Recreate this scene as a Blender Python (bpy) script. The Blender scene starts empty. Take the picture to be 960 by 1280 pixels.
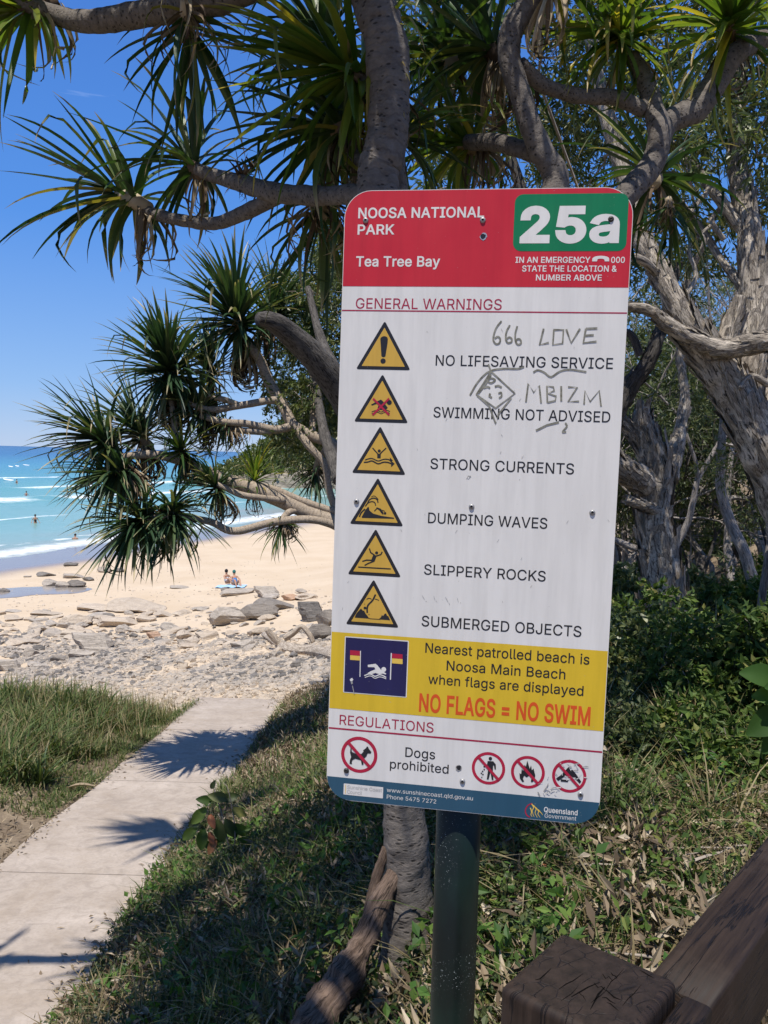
import bpy, math, random
import numpy as np
from mathutils import Vector, Matrix
from mathutils.geometry import tessellate_polygon, delaunay_2d_cdt

sc = bpy.context.scene
COL = sc.collection
PI = math.pi
R = math.radians
rng = np.random.default_rng(7)
random.seed(7)

# ------------------------------------------------------------------ camera
EYE = 1.6
PITCH, ROLL, FPX = R(3.9), R(1.5), 1035.0
cam = bpy.data.objects.new('camera', bpy.data.cameras.new('camera'))
COL.objects.link(cam)
sc.camera = cam
cam.data.sensor_fit = 'VERTICAL'
cam.data.sensor_height = 32.0
cam.data.lens = FPX / 1280 * 32.0
cam.data.clip_start = 0.02
cam.data.clip_end = 60000
_fwd = Vector((0, math.cos(PITCH), -math.sin(PITCH)))
_dn = Vector((0, -math.sin(PITCH), -math.cos(PITCH)))
_rt = Vector((1, 0, 0))
_ix = _rt * math.cos(ROLL) - _dn * math.sin(ROLL)      # image right
_iy = _rt * math.sin(ROLL) + _dn * math.cos(ROLL)      # image down
m3 = Matrix((_ix, -_iy, -_fwd)).transposed()
cam.matrix_world = Matrix.Translation((0, 0, EYE)) @ m3.to_4x4()

# ------------------------------------------------------------------ world, sun
SUN_EL, SUN_AZ = R(68.5), math.atan2(-0.34, -0.94)       # azimuth from +Y towards +X
W = bpy.data.worlds.new('World')
sc.world = W
W.use_nodes = True
nt = W.node_tree
bg = nt.nodes['Background']
sky = nt.nodes.new('ShaderNodeTexSky')
sky.sky_type = 'NISHITA'
sky.sun_disc = False
sky.sun_elevation = SUN_EL
sky.sun_rotation = SUN_AZ
sky.altitude = 0
sky.air_density = 1.0
sky.dust_density = 0.0
sky.ozone_density = 2.5
hsv = nt.nodes.new('ShaderNodeHueSaturation')
hsv.inputs['Saturation'].default_value = 1.12
nt.links.new(sky.outputs[0], hsv.inputs['Color'])
# clear subtropical blue: the sky's colour by height above the horizon
gtc = nt.nodes.new('ShaderNodeTexCoord'); gsx = nt.nodes.new('ShaderNodeSeparateXYZ'); grd = nt.nodes.new('ShaderNodeValToRGB')
gmx = nt.nodes.new('ShaderNodeMixRGB'); gmx.inputs[0].default_value = 0.86
gsc = nt.nodes.new('ShaderNodeVectorMath'); gsc.operation = 'SCALE'; gsc.inputs['Scale'].default_value = 7.6
while len(grd.color_ramp.elements) < 5: grd.color_ramp.elements.new(.5)
for el_, (p_, c_) in zip(grd.color_ramp.elements, ((0, (.40, .57, .88)), (.07, (.26, .48, .90)), (.25, (.09, .30, .85)), (.5, (.06, .20, .68)), (1, (.08, .17, .40)))):
    el_.position = p_; el_.color = (*c_, 1)
nt.links.new(gtc.outputs['Generated'], gsx.inputs[0]); nt.links.new(gsx.outputs[2], grd.inputs[0]); nt.links.new(grd.outputs[0], gsc.inputs[0])
nt.links.new(hsv.outputs[0], gmx.inputs[1]); nt.links.new(gsc.outputs[0], gmx.inputs[2])
# a few thin low wisps of cloud
tc = nt.nodes.new('ShaderNodeTexCoord')
mp = nt.nodes.new('ShaderNodeMapping')
mp.inputs['Scale'].default_value = (3.0, 3.0, 26.0)
nz = nt.nodes.new('ShaderNodeTexNoise')
nz.inputs['Scale'].default_value = 1.6
nz.inputs['Detail'].default_value = 7
cr = nt.nodes.new('ShaderNodeValToRGB')
cr.color_ramp.elements[0].position = 0.72
cr.color_ramp.elements[0].color = (0, 0, 0, 1)
cr.color_ramp.elements[1].position = 0.86
cr.color_ramp.elements[1].color = (0.35, 0.35, 0.35, 1)
mxw = nt.nodes.new('ShaderNodeMixRGB')
mxw.inputs[2].default_value = (9, 10, 11.5, 1)
nt.links.new(tc.outputs['Generated'], mp.inputs[0])
nt.links.new(mp.outputs[0], nz.inputs['Vector'])
nt.links.new(nz.outputs['Fac'], cr.inputs[0])
nt.links.new(cr.outputs[0], mxw.inputs[0])
nt.links.new(gmx.outputs[0], mxw.inputs[1])
nt.links.new(mxw.outputs[0], bg.inputs['Color'])
bg.inputs['Strength'].default_value = 0.11
sun = bpy.data.objects.new('sun', bpy.data.lights.new('sun', 'SUN'))
COL.objects.link(sun)
sun.data.energy = 4.8
sun.data.angle = R(0.55)
sun.data.color = (1.0, 0.955, 0.89)
sv = Vector((math.sin(SUN_AZ) * math.cos(SUN_EL), math.cos(SUN_AZ) * math.cos(SUN_EL), math.sin(SUN_EL)))
sun.rotation_euler = sv.to_track_quat('Z', 'Y').to_euler()
sc.view_settings.view_transform = 'Standard'
sc.view_settings.look = 'None'
sc.view_settings.exposure = 0.25
sc.view_settings.gamma = 1.0
sc.cycles.max_bounces = 6
sc.cycles.diffuse_bounces = 3
sc.cycles.transparent_max_bounces = 6
sc.cycles.use_adaptive_sampling = True
sc.cycles.adaptive_threshold = 0.02
sc.cycles.use_denoising = True


# ------------------------------------------------------------------ helpers
def ray(px, py):
    v = _ix * ((px - 480) / FPX) + _iy * ((py - 640) / FPX) + _fwd
    return v


def at(px, py, Y):
    """World point on the sight line of a photo pixel (960x1280) at depth Y."""
    v = ray(px, py)
    return Vector((0, 0, EYE)) + v * (Y / v.y)


def tag(o, label=None, cat=None, group=None, kind=None):
    if label: o['label'] = label
    if cat: o['category'] = cat
    if group: o['group'] = group
    if kind: o['kind'] = kind
    return o


def link(name, me, parent=None, mats=None):
    o = bpy.data.objects.new(name, me)
    COL.objects.link(o)
    if parent is not None:
        o.parent = parent
    if mats and me is not None and not me.materials:
        for m in (mats if isinstance(mats, (list, tuple)) else [mats]):
            me.materials.append(m)
    return o


def empty(name, loc=(0, 0, 0), rz=0):
    o = bpy.data.objects.new(name, None)
    COL.objects.link(o)
    o.location = loc
    o.rotation_euler = (0, 0, rz)
    o.empty_display_size = 0.1
    return o


class MB:
    """Collects vertices and faces; build() links them as one mesh object."""
    def __init__(s):
        s.v = []; s.f = []; s.uv = []; s.mi = []; s.n = 0

    def add(s, v, f, uv=None, mi=0):
        v = np.asarray(v, float).reshape(-1, 3)
        f = [tuple(int(i) + s.n for i in q) for q in f]
        s.v.append(v); s.f += f; s.mi += [mi] * len(f)
        s.uv.append(np.zeros((len(v), 2)) if uv is None else np.asarray(uv, float))
        s.n += len(v)

    def mesh(s, name, smooth=True):
        me = bpy.data.meshes.new(name)
        v = np.concatenate(s.v) if s.v else np.zeros((0, 3))
        me.from_pydata(v.tolist(), [], s.f)
        uv = np.concatenate(s.uv)
        ul = me.uv_layers.new(name='UVMap')
        li = np.zeros(len(me.loops), int)
        me.loops.foreach_get('vertex_index', li)
        ul.data.foreach_set('uv', uv[li].astype(np.float32).ravel())
        me.polygons.foreach_set('material_index', np.array(s.mi, int))
        me.polygons.foreach_set('use_smooth', np.full(len(s.f), smooth))
        me.update()
        return me

    def build(s, name, mats, parent=None, smooth=True):
        return link(name, s.mesh(name, smooth), parent, mats)


def fast_mesh(name, V, F, smooth=False):
    """V (n,3), F (m,k) arrays with k = 3 or 4."""
    me = bpy.data.meshes.new(name)
    n, m, k = len(V), len(F), F.shape[1]
    me.vertices.add(n); me.vertices.foreach_set('co', V.astype(np.float32).ravel())
    me.loops.add(m * k); me.loops.foreach_set('vertex_index', F.astype(np.int32).ravel())
    me.polygons.add(m)
    me.polygons.foreach_set('loop_start', np.arange(0, m * k, k, dtype=np.int32))
    me.polygons.foreach_set('loop_total', np.full(m, k, dtype=np.int32))
    me.polygons.foreach_set('use_smooth', np.full(m, smooth))
    me.update(calc_edges=True)
    return me


def vnoise(p, s=1.0, seed=0):
    """Cheap smooth 3-D noise in -1..1 (sum of rotated sines)."""
    p = np.asarray(p, float) * s
    r = np.random.default_rng(seed + 11)
    out = 0
    for k in range(5):
        a = r.normal(size=3); a /= np.linalg.norm(a)
        b = r.normal(size=3); b /= np.linalg.norm(b)
        f = 1.0 * (1.7 ** (k * .6))
        out = out + np.sin(p @ a * f * 2.1 + r.uniform(0, 6) + 1.3 * np.sin(p @ b * f * 1.7 + r.uniform(0, 6)))
    return out / 5


def spline(P, n):
    """Catmull-Rom through rows of P (any number of columns), n samples per span."""
    P = np.asarray(P, float)
    if len(P) < 3:
        t = np.linspace(0, 1, n + 1)[:, None]
        return P[0] * (1 - t) + P[1] * t
    Q = np.vstack([2 * P[0] - P[1], P, 2 * P[-1] - P[-2]])
    out = []
    for i in range(1, len(Q) - 2):
        t = np.linspace(0, 1, n, endpoint=False)[:, None]
        a, b, c, d = Q[i - 1], Q[i], Q[i + 1], Q[i + 2]
        out.append(.5 * (2 * b + (c - a) * t + (2 * a - 5 * b + 4 * c - d) * t ** 2 + (3 * b - a - 3 * c + d) * t ** 3))
    out.append(Q[-2][None, :])
    return np.vstack(out)


def tube(mb, P, rad, seg=10, mi=0, cap=True, rough=0.0, seed=0, nscale=6.0, twist=0.0, ring=0.0, ringstep=0.03):
    """A tapered limb along P with radii rad; UV = (around, metres along)."""
    P = np.asarray(P, float); n = len(P)
    rad = np.broadcast_to(np.asarray(rad, float), (n,))
    T = np.gradient(P, axis=0); T /= np.linalg.norm(T, axis=1)[:, None] + 1e-12
    up = np.array([0, 0, 1.0]) if abs(T[0][2]) < .9 else np.array([1.0, 0, 0])
    N = np.cross(T[0], up); N /= np.linalg.norm(N)
    L = np.r_[0, np.cumsum(np.linalg.norm(np.diff(P, axis=0), axis=1))]
    V = []; UV = []
    a = np.linspace(0, 2 * PI, seg + 1)
    for i in range(n):
        N = N - T[i] * (N @ T[i]); N /= np.linalg.norm(N) + 1e-12
        B = np.cross(T[i], N)
        aa = a + twist * L[i]
        d = np.cos(aa)[:, None] * N + np.sin(aa)[:, None] * B
        r = np.full(seg + 1, rad[i])
        if ring:
            ph = (L[i] / ringstep) % 1.0
            r = r * (1 + ring * (1 if ph < .35 else -.4) + ring * .6 * math.sin(L[i] * 37 + seed))
        V.append(P[i] + d * r[:, None])
        UV.append(np.c_[a / (2 * PI), np.full(seg + 1, L[i])])
    V = np.array(V)
    if rough:
        q = V.reshape(-1, 3)
        c = np.repeat(P, seg + 1, axis=0)
        # flute along the length: noise sampled in stretched coordinates
        s1 = vnoise(q * np.array([1, 1, .28]), nscale, seed); s2 = vnoise(q, nscale * 3.1, seed + 5)
        q = c + (q - c) * (1 + rough * s1 + rough * .5 * s2)[:, None]
        V = q.reshape(n, seg + 1, 3)
        V[:, -1] = V[:, 0]
    F = []
    for i in range(n - 1):
        for j in range(seg):
            k = i * (seg + 1) + j
            F.append((k, k + 1, k + seg + 2, k + seg + 1))
    base = V.reshape(-1, 3)
    uv = np.array(UV).reshape(-1, 2)
    if cap:
        base = np.vstack([base, P[:1] , P[-1:]]); uv = np.vstack([uv, [[.5, 0], [.5, L[-1]]]])
        c0, c1 = n * (seg + 1), n * (seg + 1) + 1
        for j in range(seg):
            F.append((c0, j + 1, j))
            k = (n - 1) * (seg + 1) + j
            F.append((c1, k, k + 1))
    mb.add(base, F, uv, mi)


def limb(mb, pts, seg=10, n=6, **kw):
    """pts rows: (px, py, Y, width_px) -> tube."""
    rows = []
    for px, py, Y, w in pts:
        p = at(px, py, Y)
        rows.append([p.x, p.y, p.z, w * Y / FPX / 2])
    S = spline(rows, n)
    tube(mb, S[:, :3], S[:, 3], seg, **kw)
    return S


# ------------------------------------------------------------------ materials
class NT:
    def __init__(s, name):
        s.m = bpy.data.materials.new(name); s.m.use_nodes = True
        s.t = s.m.node_tree; s.p = s.t.nodes['Principled BSDF']; s.out = s.t.nodes['Material Output']

    def n(s, typ, **kw):
        x = s.t.nodes.new('ShaderNode' + typ)
        for k, v in kw.items():
            if k.startswith('_'): setattr(x, k[1:], v)
            else:
                i = x.inputs[int(k[1:])] if k[0] == 'i' and k[1:].isdigit() else x.inputs[k.replace('_', ' ')]
                if hasattr(v, 'node') or isinstance(v, bpy.types.NodeSocket): s.t.links.new(v, i)
                else: i.default_value = v
        return x

    def l(s, a, b): s.t.links.new(a, b)

    def ramp(s, fac, stops, interp='LINEAR'):
        r = s.n('ValToRGB'); e = r.color_ramp; e.interpolation = interp
        while len(e.elements) < len(stops): e.elements.new(.5)
        for el, (p, c) in zip(e.elements, stops):
            el.position = p
            el.color = (c, c, c, 1) if isinstance(c, (int, float)) else (*c, 1)
        s.l(fac, r.inputs[0]); return r.outputs[0]

    def math(s, op, a, b=0.0, c=0.0):
        x = s.n('Math', _operation=op)
        for i, v in enumerate((a, b, c)):
            if isinstance(v, bpy.types.NodeSocket): s.l(v, x.inputs[i])
            else: x.inputs[i].default_value = v
        return x.outputs[0]

    def mix(s, f, a, b, mode='MIX'):
        x = s.n('MixRGB', _blend_type=mode)
        for i, v in enumerate((f, a, b)):
            if isinstance(v, bpy.types.NodeSocket): s.l(v, x.inputs[i])
            else: x.inputs[i].default_value = v if i == 0 else (*v, 1)
        return x.outputs[0]

    def noise(s, scale, detail=4, rough=.55, vec=None, dist=0):
        x = s.n('TexNoise', Scale=scale, Detail=detail, Roughness=rough, Distortion=dist)
        if vec is not None: s.l(vec, x.inputs['Vector'])
        return x.outputs['Fac']

    def pos(s, scale=(1, 1, 1), src=None):
        if src is None: src = s.n('NewGeometry').outputs['Position']
        m = s.n('Mapping'); m.inputs['Scale'].default_value = scale
        s.l(src, m.inputs[0]); return m.outputs[0]

    def uv(s, scale=(1, 1, 1)): return s.pos(scale, s.n('UVMap').outputs[0])
    def obj(s, scale=(1, 1, 1)): return s.pos(scale, s.n('TexCoord').outputs['Object'])

    def bump(s, h, strength=.4, dist=.01, prev=None):
        b = s.n('Bump', Strength=strength, Distance=dist); s.l(h, b.inputs['Height'])
        if prev is not None: s.l(prev, b.inputs['Normal'])
        s.l(b.outputs[0], s.p.inputs['Normal']); return b.outputs[0]

    def base(s, c):
        if isinstance(c, bpy.types.NodeSocket): s.l(c, s.p.inputs['Base Color'])
        else: s.p.inputs['Base Color'].default_value = (*c, 1)

    def set(s, rough=.6, spec=.5, metal=0.0, coat=0.0):
        s.p.inputs['Roughness'].default_value = rough
        s.p.inputs['Specular IOR Level'].default_value = spec
        s.p.inputs['Metallic'].default_value = metal
        s.p.inputs['Coat Weight'].default_value = coat
        return s


def flat(name, c, rough=.5, spec=.4, var=.08, vs=30, metal=0.0, bump=0.0):
    t = NT(name).set(rough, spec, metal)
    nz = t.noise(vs, 5, .6, t.obj())
    t.base(t.mix(t.ramp(nz, [(.3, 0.0), (.7, 1.0)]), tuple(x * (1 - var) for x in c), tuple(min(1, x * (1 + var)) for x in c)))
    if bump: t.bump(nz, bump, .002)
    return t.m


def leaf_mat(name, stops, trans=.35, rough=.38, spec=.5, tint=1.25, along=None):
    """stops: colour ramp over a per-leaf random value. Works for single-leaf objects and joined leaves."""
    t = NT(name).set(rough, spec)
    oi = t.n('ObjectInfo').outputs['Random']
    ri = t.n('NewGeometry').outputs['Random Per Island']
    r = t.math('FRACT', t.math('ADD', oi, ri))
    col = t.ramp(r, stops)
    nz = t.noise(9, 3, .6, t.pos())
    col = t.mix(.55, col, t.ramp(nz, [(.3, .55), (.7, 1.0)]), 'MULTIPLY')
    if along:                                       # tips dry out to straw colour
        u = t.n('SeparateXYZ'); t.l(t.n('UVMap').outputs[0], u.inputs[0])
        e = t.math('ADD', u.outputs[1], t.math('MULTIPLY', t.math('SUBTRACT', r, .5), .35))
        col = t.mix(t.ramp(e, [(.82, 0.0), (1.0, 1.0)]), col, along)
        # long fine veins
        w = t.n('TexWave', _bands_direction='X', Scale=9.0); t.l(t.n('UVMap').outputs[0], w.inputs[0])
        t.bump(w.outputs['Fac'], .15, .002)
    t.base(col)
    tr = t.n('BsdfTranslucent')
    t.l(t.mix(1.0, col, (tint, tint * 1.08, tint * .45), 'MULTIPLY'), tr.inputs[0])
    mx = t.n('MixShader'); mx.inputs[0].default_value = trans
    t.l(t.p.outputs[0], mx.inputs[1]); t.l(tr.outputs[0], mx.inputs[2]); t.l(mx.outputs[0], t.out.inputs[0])
    return t.m


M = {}
M['pandan_green'] = leaf_mat('pandan_green', [(0, (.022, .052, .02)), (.35, (.035, .08, .024)), (.7, (.06, .115, .03)), (.93, (.13, .17, .04)), (1, (.34, .28, .05))], .26, .36, .4, along=(.35, .27, .14))
M['pandan_blue'] = leaf_mat('pandan_blue', [(0, (.03, .065, .032)), (.5, (.05, .10, .042)), (.85, (.11, .15, .06)), (1, (.2, .21, .1))], .22, .42, .4, along=(.45, .36, .2))
M['pandan_lime'] = leaf_mat('pandan_lime', [(0, (.06, .115, .022)), (.5, (.12, .19, .03)), (.85, (.24, .28, .04)), (1, (.55, .42, .05))], .48, .3, .5, along=(.4, .3, .12))
M['dead_leaf'] = leaf_mat('dead_leaf', [(0, (.06, .04, .025)), (.35, (.16, .11, .07)), (.7, (.33, .25, .16)), (1, (.5, .41, .28))], .12, .7, .2)
M['gum_leaf'] = leaf_mat('gum_leaf', [(0, (.055, .085, .026)), (.5, (.11, .145, .042)), (.85, (.19, .21, .07)), (1, (.3, .29, .11))], .3, .42, .5)
M['gum_dark'] = leaf_mat('gum_dark', [(0, (.035, .058, .02)), (.6, (.075, .10, .034)), (1, (.16, .17, .06))], .25, .5, .4)
M['shrub_leaf'] = leaf_mat('shrub_leaf', [(0, (.04, .075, .018)), (.5, (.085, .14, .03)), (.85, (.15, .21, .045)), (1, (.3, .26, .09))], .28, .5, .22)
M['bright_leaf'] = leaf_mat('bright_leaf', [(0, (.06, .13, .03)), (.6, (.1, .2, .04)), (1, (.18, .27, .06))], .33, .5, .25)
M['grass'] = leaf_mat('grass', [(0, (.05, .085, .024)), (.45, (.10, .15, .042)), (.8, (.19, .21, .08)), (1, (.36, .30, .16))], .3, .6, .2)
M['dry_grass'] = leaf_mat('dry_grass', [(0, (.13, .1, .04)), (.5, (.26, .2, .1)), (1, (.42, .35, .2))], .25, .6, .3)
M['litter'] = leaf_mat('litter', [(0, (.10, .07, .045)), (.4, (.23, .17, .11)), (.8, (.38, .30, .2)), (1, (.52, .44, .33))], .1, .7, .2)
M['gloss_leaf'] = leaf_mat('gloss_leaf', [(0, (.03, .07, .015)), (1, (.05, .11, .02))], .3, .55, .2)
M['russet_leaf'] = leaf_mat('russet_leaf', [(0, (.3, .1, .05)), (1, (.42, .19, .09))], .3, .5, .3)


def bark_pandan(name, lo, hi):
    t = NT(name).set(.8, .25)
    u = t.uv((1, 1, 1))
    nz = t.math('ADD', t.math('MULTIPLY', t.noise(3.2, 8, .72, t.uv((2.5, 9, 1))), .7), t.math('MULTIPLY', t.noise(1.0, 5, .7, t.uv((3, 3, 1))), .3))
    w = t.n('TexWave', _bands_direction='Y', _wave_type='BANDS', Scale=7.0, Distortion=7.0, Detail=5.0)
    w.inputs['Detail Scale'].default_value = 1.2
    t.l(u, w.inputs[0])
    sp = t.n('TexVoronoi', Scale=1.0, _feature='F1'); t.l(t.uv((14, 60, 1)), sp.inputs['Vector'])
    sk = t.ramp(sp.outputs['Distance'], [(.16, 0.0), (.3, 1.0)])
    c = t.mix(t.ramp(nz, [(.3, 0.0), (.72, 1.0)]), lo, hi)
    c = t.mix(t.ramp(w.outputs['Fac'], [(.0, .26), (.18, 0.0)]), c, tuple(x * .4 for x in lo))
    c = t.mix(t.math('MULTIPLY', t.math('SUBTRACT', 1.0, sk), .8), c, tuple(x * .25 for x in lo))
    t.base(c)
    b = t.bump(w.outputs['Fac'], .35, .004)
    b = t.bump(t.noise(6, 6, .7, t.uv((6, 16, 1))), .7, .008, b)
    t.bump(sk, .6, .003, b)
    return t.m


M['bark_pandan'] = bark_pandan('bark_pandan', (.07, .058, .05), (.23, .20, .17))  # near bark darkened: the crown's shade is put into its colour
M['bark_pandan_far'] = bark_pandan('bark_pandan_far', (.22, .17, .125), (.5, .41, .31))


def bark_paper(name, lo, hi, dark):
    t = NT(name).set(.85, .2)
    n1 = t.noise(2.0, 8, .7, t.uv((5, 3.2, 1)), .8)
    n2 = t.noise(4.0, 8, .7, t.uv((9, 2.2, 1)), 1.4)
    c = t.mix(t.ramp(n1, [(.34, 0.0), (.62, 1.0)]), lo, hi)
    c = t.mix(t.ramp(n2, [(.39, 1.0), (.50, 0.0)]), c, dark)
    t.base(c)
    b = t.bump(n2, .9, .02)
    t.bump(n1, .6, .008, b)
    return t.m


M['bark_paper'] = bark_paper('bark_paper', (.16, .13, .105), (.70, .61, .49), (.03, .024, .02))  # extra pale-dark contrast paints sun patches and shadow into the bark
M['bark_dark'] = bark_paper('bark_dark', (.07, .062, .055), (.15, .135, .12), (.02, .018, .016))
M['bark_thin'] = bark_paper('bark_thin', (.2, .17, .145), (.5, .45, .4), (.06, .05, .045))
M['root_bark'] = bark_paper('root_bark', (.10, .065, .045), (.27, .19, .14), (.04, .028, .02))
M['twig'] = flat('twig', (.27, .23, .19), .85, .2, .3, 12)
M['driftwood'] = bark_paper('driftwood', (.3, .24, .18), (.56, .48, .38), (.14, .1, .07))

# ------------------------------------------------------------------ terrain
def ss(a, b, x):
    t = np.clip((x - a) / (b - a), 0, 1)
    return t * t * (3 - 2 * t)


PX0, PX1 = -3.42, -1.88                      # edges of the concrete path


def zpath(y): return -1.35 - .115 * np.clip(y, 0, 40)


def height(x, y, detail=True):
    x = np.asarray(x, float); y = np.asarray(y, float)
    d = ((x + 46.9) - .354 * y) * .943 + .6 * np.sin(x * .13) + .4 * np.sin(y * .21)
    beach = np.where(d < 24, -6.2 + .042 * d, -5.19 + .15 * (d - 24))
    beach = np.minimum(beach, -1.4)
    zp = zpath(y)
    lowland = beach * (1 - ss(19, 14, y)) + zp * ss(19, 14, y)
    lowland = np.where((x > PX0 - .3) & (x < PX1 + .3) & (y < 16), np.minimum(lowland, zp - .03), lowland)
    lowland = np.where(x < -3, beach * ss(13.2, 15.8, y) + (zp - .03 + .25 * ss(-3.45, -5.2, x)) * (1 - ss(13.2, 15.8, y)), lowland)
    # right-hand bank up to the plateau
    t = np.clip((x + 1.92) / 2.75, 0, 1); t = t ** (.95 + .13 * np.clip(y - 3, 0, 8))
    plat = -.04 - .03 * np.clip(y - 6, 0, 12)
    m = t * ss(15.5, 9.0, y)
    far = ss(-.5, 3.0, x - .30 * y) * ss(6, 10, y)
    m = np.maximum(m, far)
    m = np.maximum(m, .28 * ss(-2.2, .5, x) * ss(25, 15, y))
    z = lowland * (1 - m) + plat * m
    hill = ss(16, 62, y) * 15 * ss(0, .22, (x / np.maximum(y, 1) - .27)) * ss(9, 20, np.hypot(x, y))
    z = z + hill
    z = np.where(y < 0, np.where(x > -1.9, z, z), z)
    # inland behind the camera
    if detail:
        P = np.stack([x, y, x * 0], -1)
        amp = np.where((d < 28), .02, .07) * np.where((x > PX0 - .15) & (x < PX1 + .12) & (y < 16.3), 0.0, 1) * np.where((x < PX0) & (x > PX0 - .6), .3, 1)
        z = z + amp * vnoise(P, 1.1, 3) + amp * .4 * vnoise(P, 4.2, 8)
    onpath = (x > PX0 + .12) & (x < PX1 - .12) & (y < 15.6)
    z = np.where(onpath, np.minimum(z, zp - .09), z)
    return z


def H(x, y): return float(height(np.array([x]), np.array([y]))[0])


def ground(px, py, y0=1.0, y1=140):
    """Where the sight line of a photo pixel meets the terrain."""
    v = ray(px, py); v = v / v.y
    t = np.geomspace(y0, y1, 500)
    z = EYE + v.z * t
    h = height(v.x * t, t, False)
    i = int(np.argmax(z < h))
    if z[i] >= h[i]: i = len(t) - 1
    return Vector((v.x * t[i], t[i], H(v.x * t[i], t[i])))


th = np.concatenate([np.linspace(-180, -45, 46, endpoint=False), np.linspace(-45, 45, 460, endpoint=False), np.linspace(45, 180, 46)])
th = np.radians(th)
rr = np.geomspace(.35, 900, 330)
TH, RR = np.meshgrid(th, rr)
X = RR * np.sin(TH); Y = RR * np.cos(TH)
Z = height(X, Y)
Z = np.where(RR > 260, np.minimum(Z, -8 + 0 * Z) , Z)
V = np.stack([X, Y, Z], -1).reshape(-1, 3)
nt_, nr_ = len(th), len(rr)
ii, jj = np.meshgrid(np.arange(nr_ - 1), np.arange(nt_ - 1), indexing='ij')
k = (ii * nt_ + jj).ravel()
F = np.stack([k, k + 1, k + nt_ + 1, k + nt_], -1)[:, ::-1]
cv = len(V)
V = np.vstack([V, [[0, 0, H(0, .1)]]])
me = fast_mesh('ground', V, F, True)
# surface weights: sand and wetness
x, y, z = V.T
d = ((x + 46.9) - .354 * y) * .943
sand = np.clip(ss(12.0, 15.5, y - .25 * vnoise(V, .8, 2)) * ss(1.5, -1.5, x - .27 * y), 0, 1)
sand = np.maximum(sand, ss(44, 38, d) * ss(14, 16, y))
for nm, val in (('sand', sand), ('wet', ss(9.5, 5.5, d + .8 * vnoise(V, .12, 9)))):
    a = me.attributes.new(nm, 'FLOAT', 'POINT'); a.data.foreach_set('value', val.astype(np.float32))

t = NT('ground'); t.set(.9, .2)
P0 = t.pos()
n1 = t.noise(1.3, 8, .65, P0); n2 = t.noise(22, 6, .7, P0); n3 = t.noise(.35, 5, .6, P0)
soil = t.mix(t.ramp(n2, [(.3, 0.0), (.7, 1.0)]), (.085, .062, .042), (.24, .18, .12))
soil = t.mix(t.ramp(n1, [(.42, 0.0), (.62, .75)]), soil, (.32, .25, .17))
sandc = t.mix(t.ramp(n3, [(.3, 0.0), (.7, 1.0)]), (.55, .43, .295), (.63, .51, .37))
sandc = t.mix(t.ramp(n2, [(.35, 0.0), (.75, .35)]), sandc, (.42, .32, .22))
wetn = t.n('Attribute', _attribute_name='wet').outputs['Fac']
sandn = t.n('Attribute', _attribute_name='sand').outputs['Fac']
sandc = t.mix(wetn, sandc, (.27, .215, .175))
t.base(t.mix(sandn, soil, sandc))
t.l(t.ramp(wetn, [(0, .9), (.6, .5), (1, .16)]), t.p.inputs['Roughness'])
t.l(t.ramp(wetn, [(0, .15), (1, .8)]), t.p.inputs['Specular IOR Level'])
b_ = t.bump(t.math('MULTIPLY', n2, t.math('SUBTRACT', 1.0, wetn)), .45, .03)
t.bump(t.math('MULTIPLY', t.noise(2.6, 4, .6, P0), t.math('SUBTRACT', 1.0, wetn)), .5, .16, b_)
M['ground'] = t.m
tag(link('ground', me, None, t.m), kind='structure')

# ------------------------------------------------------------------ sea
SEA = -6.2
def shore_xy(dd, u):
    """point at distance dd seaward of the waterline, u metres along it"""
    return (-26.7 - dd * .943 + u * .334, 57.3 + dd * .334 + u * .943)
rs = np.concatenate([[0], np.geomspace(1, 30000, 240)]) - 8
us = np.concatenate([-np.geomspace(30000, 60, 40), np.linspace(-55, 180, 260), np.geomspace(190, 30000, 50)])
A, B = np.meshgrid(us, rs)
X = -26.7 - B * .943 + A * .334; Y = 57.3 + B * .334 + A * .943
wave = np.zeros_like(X)
for d0, a0, w0, ph in ((44, .55, 3.0, 0), (74, .5, 4, 2), (105, .45, 5, 4), (19, .16, 1.6, 1), (150, .5, 6, 3)):
    dd = B - d0 - 3 * np.sin(A * .03 + ph) - 1.2 * np.sin(A * .11 + ph)
    wave += a0 * np.exp(-(dd / w0) ** 2) * (.6 + .4 * np.sin(A * .05 + ph))
PP = np.stack([X, Y, X * 0], -1)
wave += .07 * vnoise(PP, .35, 4) * ss(2, 12, B) + .03 * vnoise(PP, 1.3, 5) * ss(0, 10, B)
wave *= ss(500, 200, np.hypot(X, Y))
Z = SEA + .02 + wave
V = np.stack([X, Y, Z], -1).reshape(-1, 3)
na = len(us); k = (np.arange(len(rs) - 1)[:, None] * na + np.arange(na - 1)[None]).ravel()
F = np.stack([k, k + 1, k + na + 1, k + na], -1)
me = fast_mesh('sea', V, F, True)
a = me.attributes.new('off', 'FLOAT', 'POINT'); a.data.foreach_set('value', B.ravel().astype(np.float32))
a = me.attributes.new('along', 'FLOAT', 'POINT'); a.data.foreach_set('value', A.ravel().astype(np.float32))
t = NT('sea'); t.set(.2, .3)
off = t.n('Attribute', _attribute_name='off').outputs['Fac']
al = t.n('Attribute', _attribute_name='along').outputs['Fac']
n_big = t.noise(.03, 4, .6, t.pos()); n_mid = t.noise(.16, 6, .65, t.pos()); n_f = t.noise(1.1, 6, .7, t.pos())
o2 = t.math('ADD', off, t.math('MULTIPLY', t.math('SUBTRACT', n_big, .5), 60))
lg = t.math('LOGARITHM', t.math('MAXIMUM', o2, 1.0), 10.0)
col = t.ramp(t.math('DIVIDE', lg, 4.0), [(0, (.30, .33, .27)), (.30, (.22, .38, .34)), (.46, (.12, .33, .30)), (.58, (.045, .23, .31)), (.68, (.012, .11, .24)), (1, (.006, .06, .17))])
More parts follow.
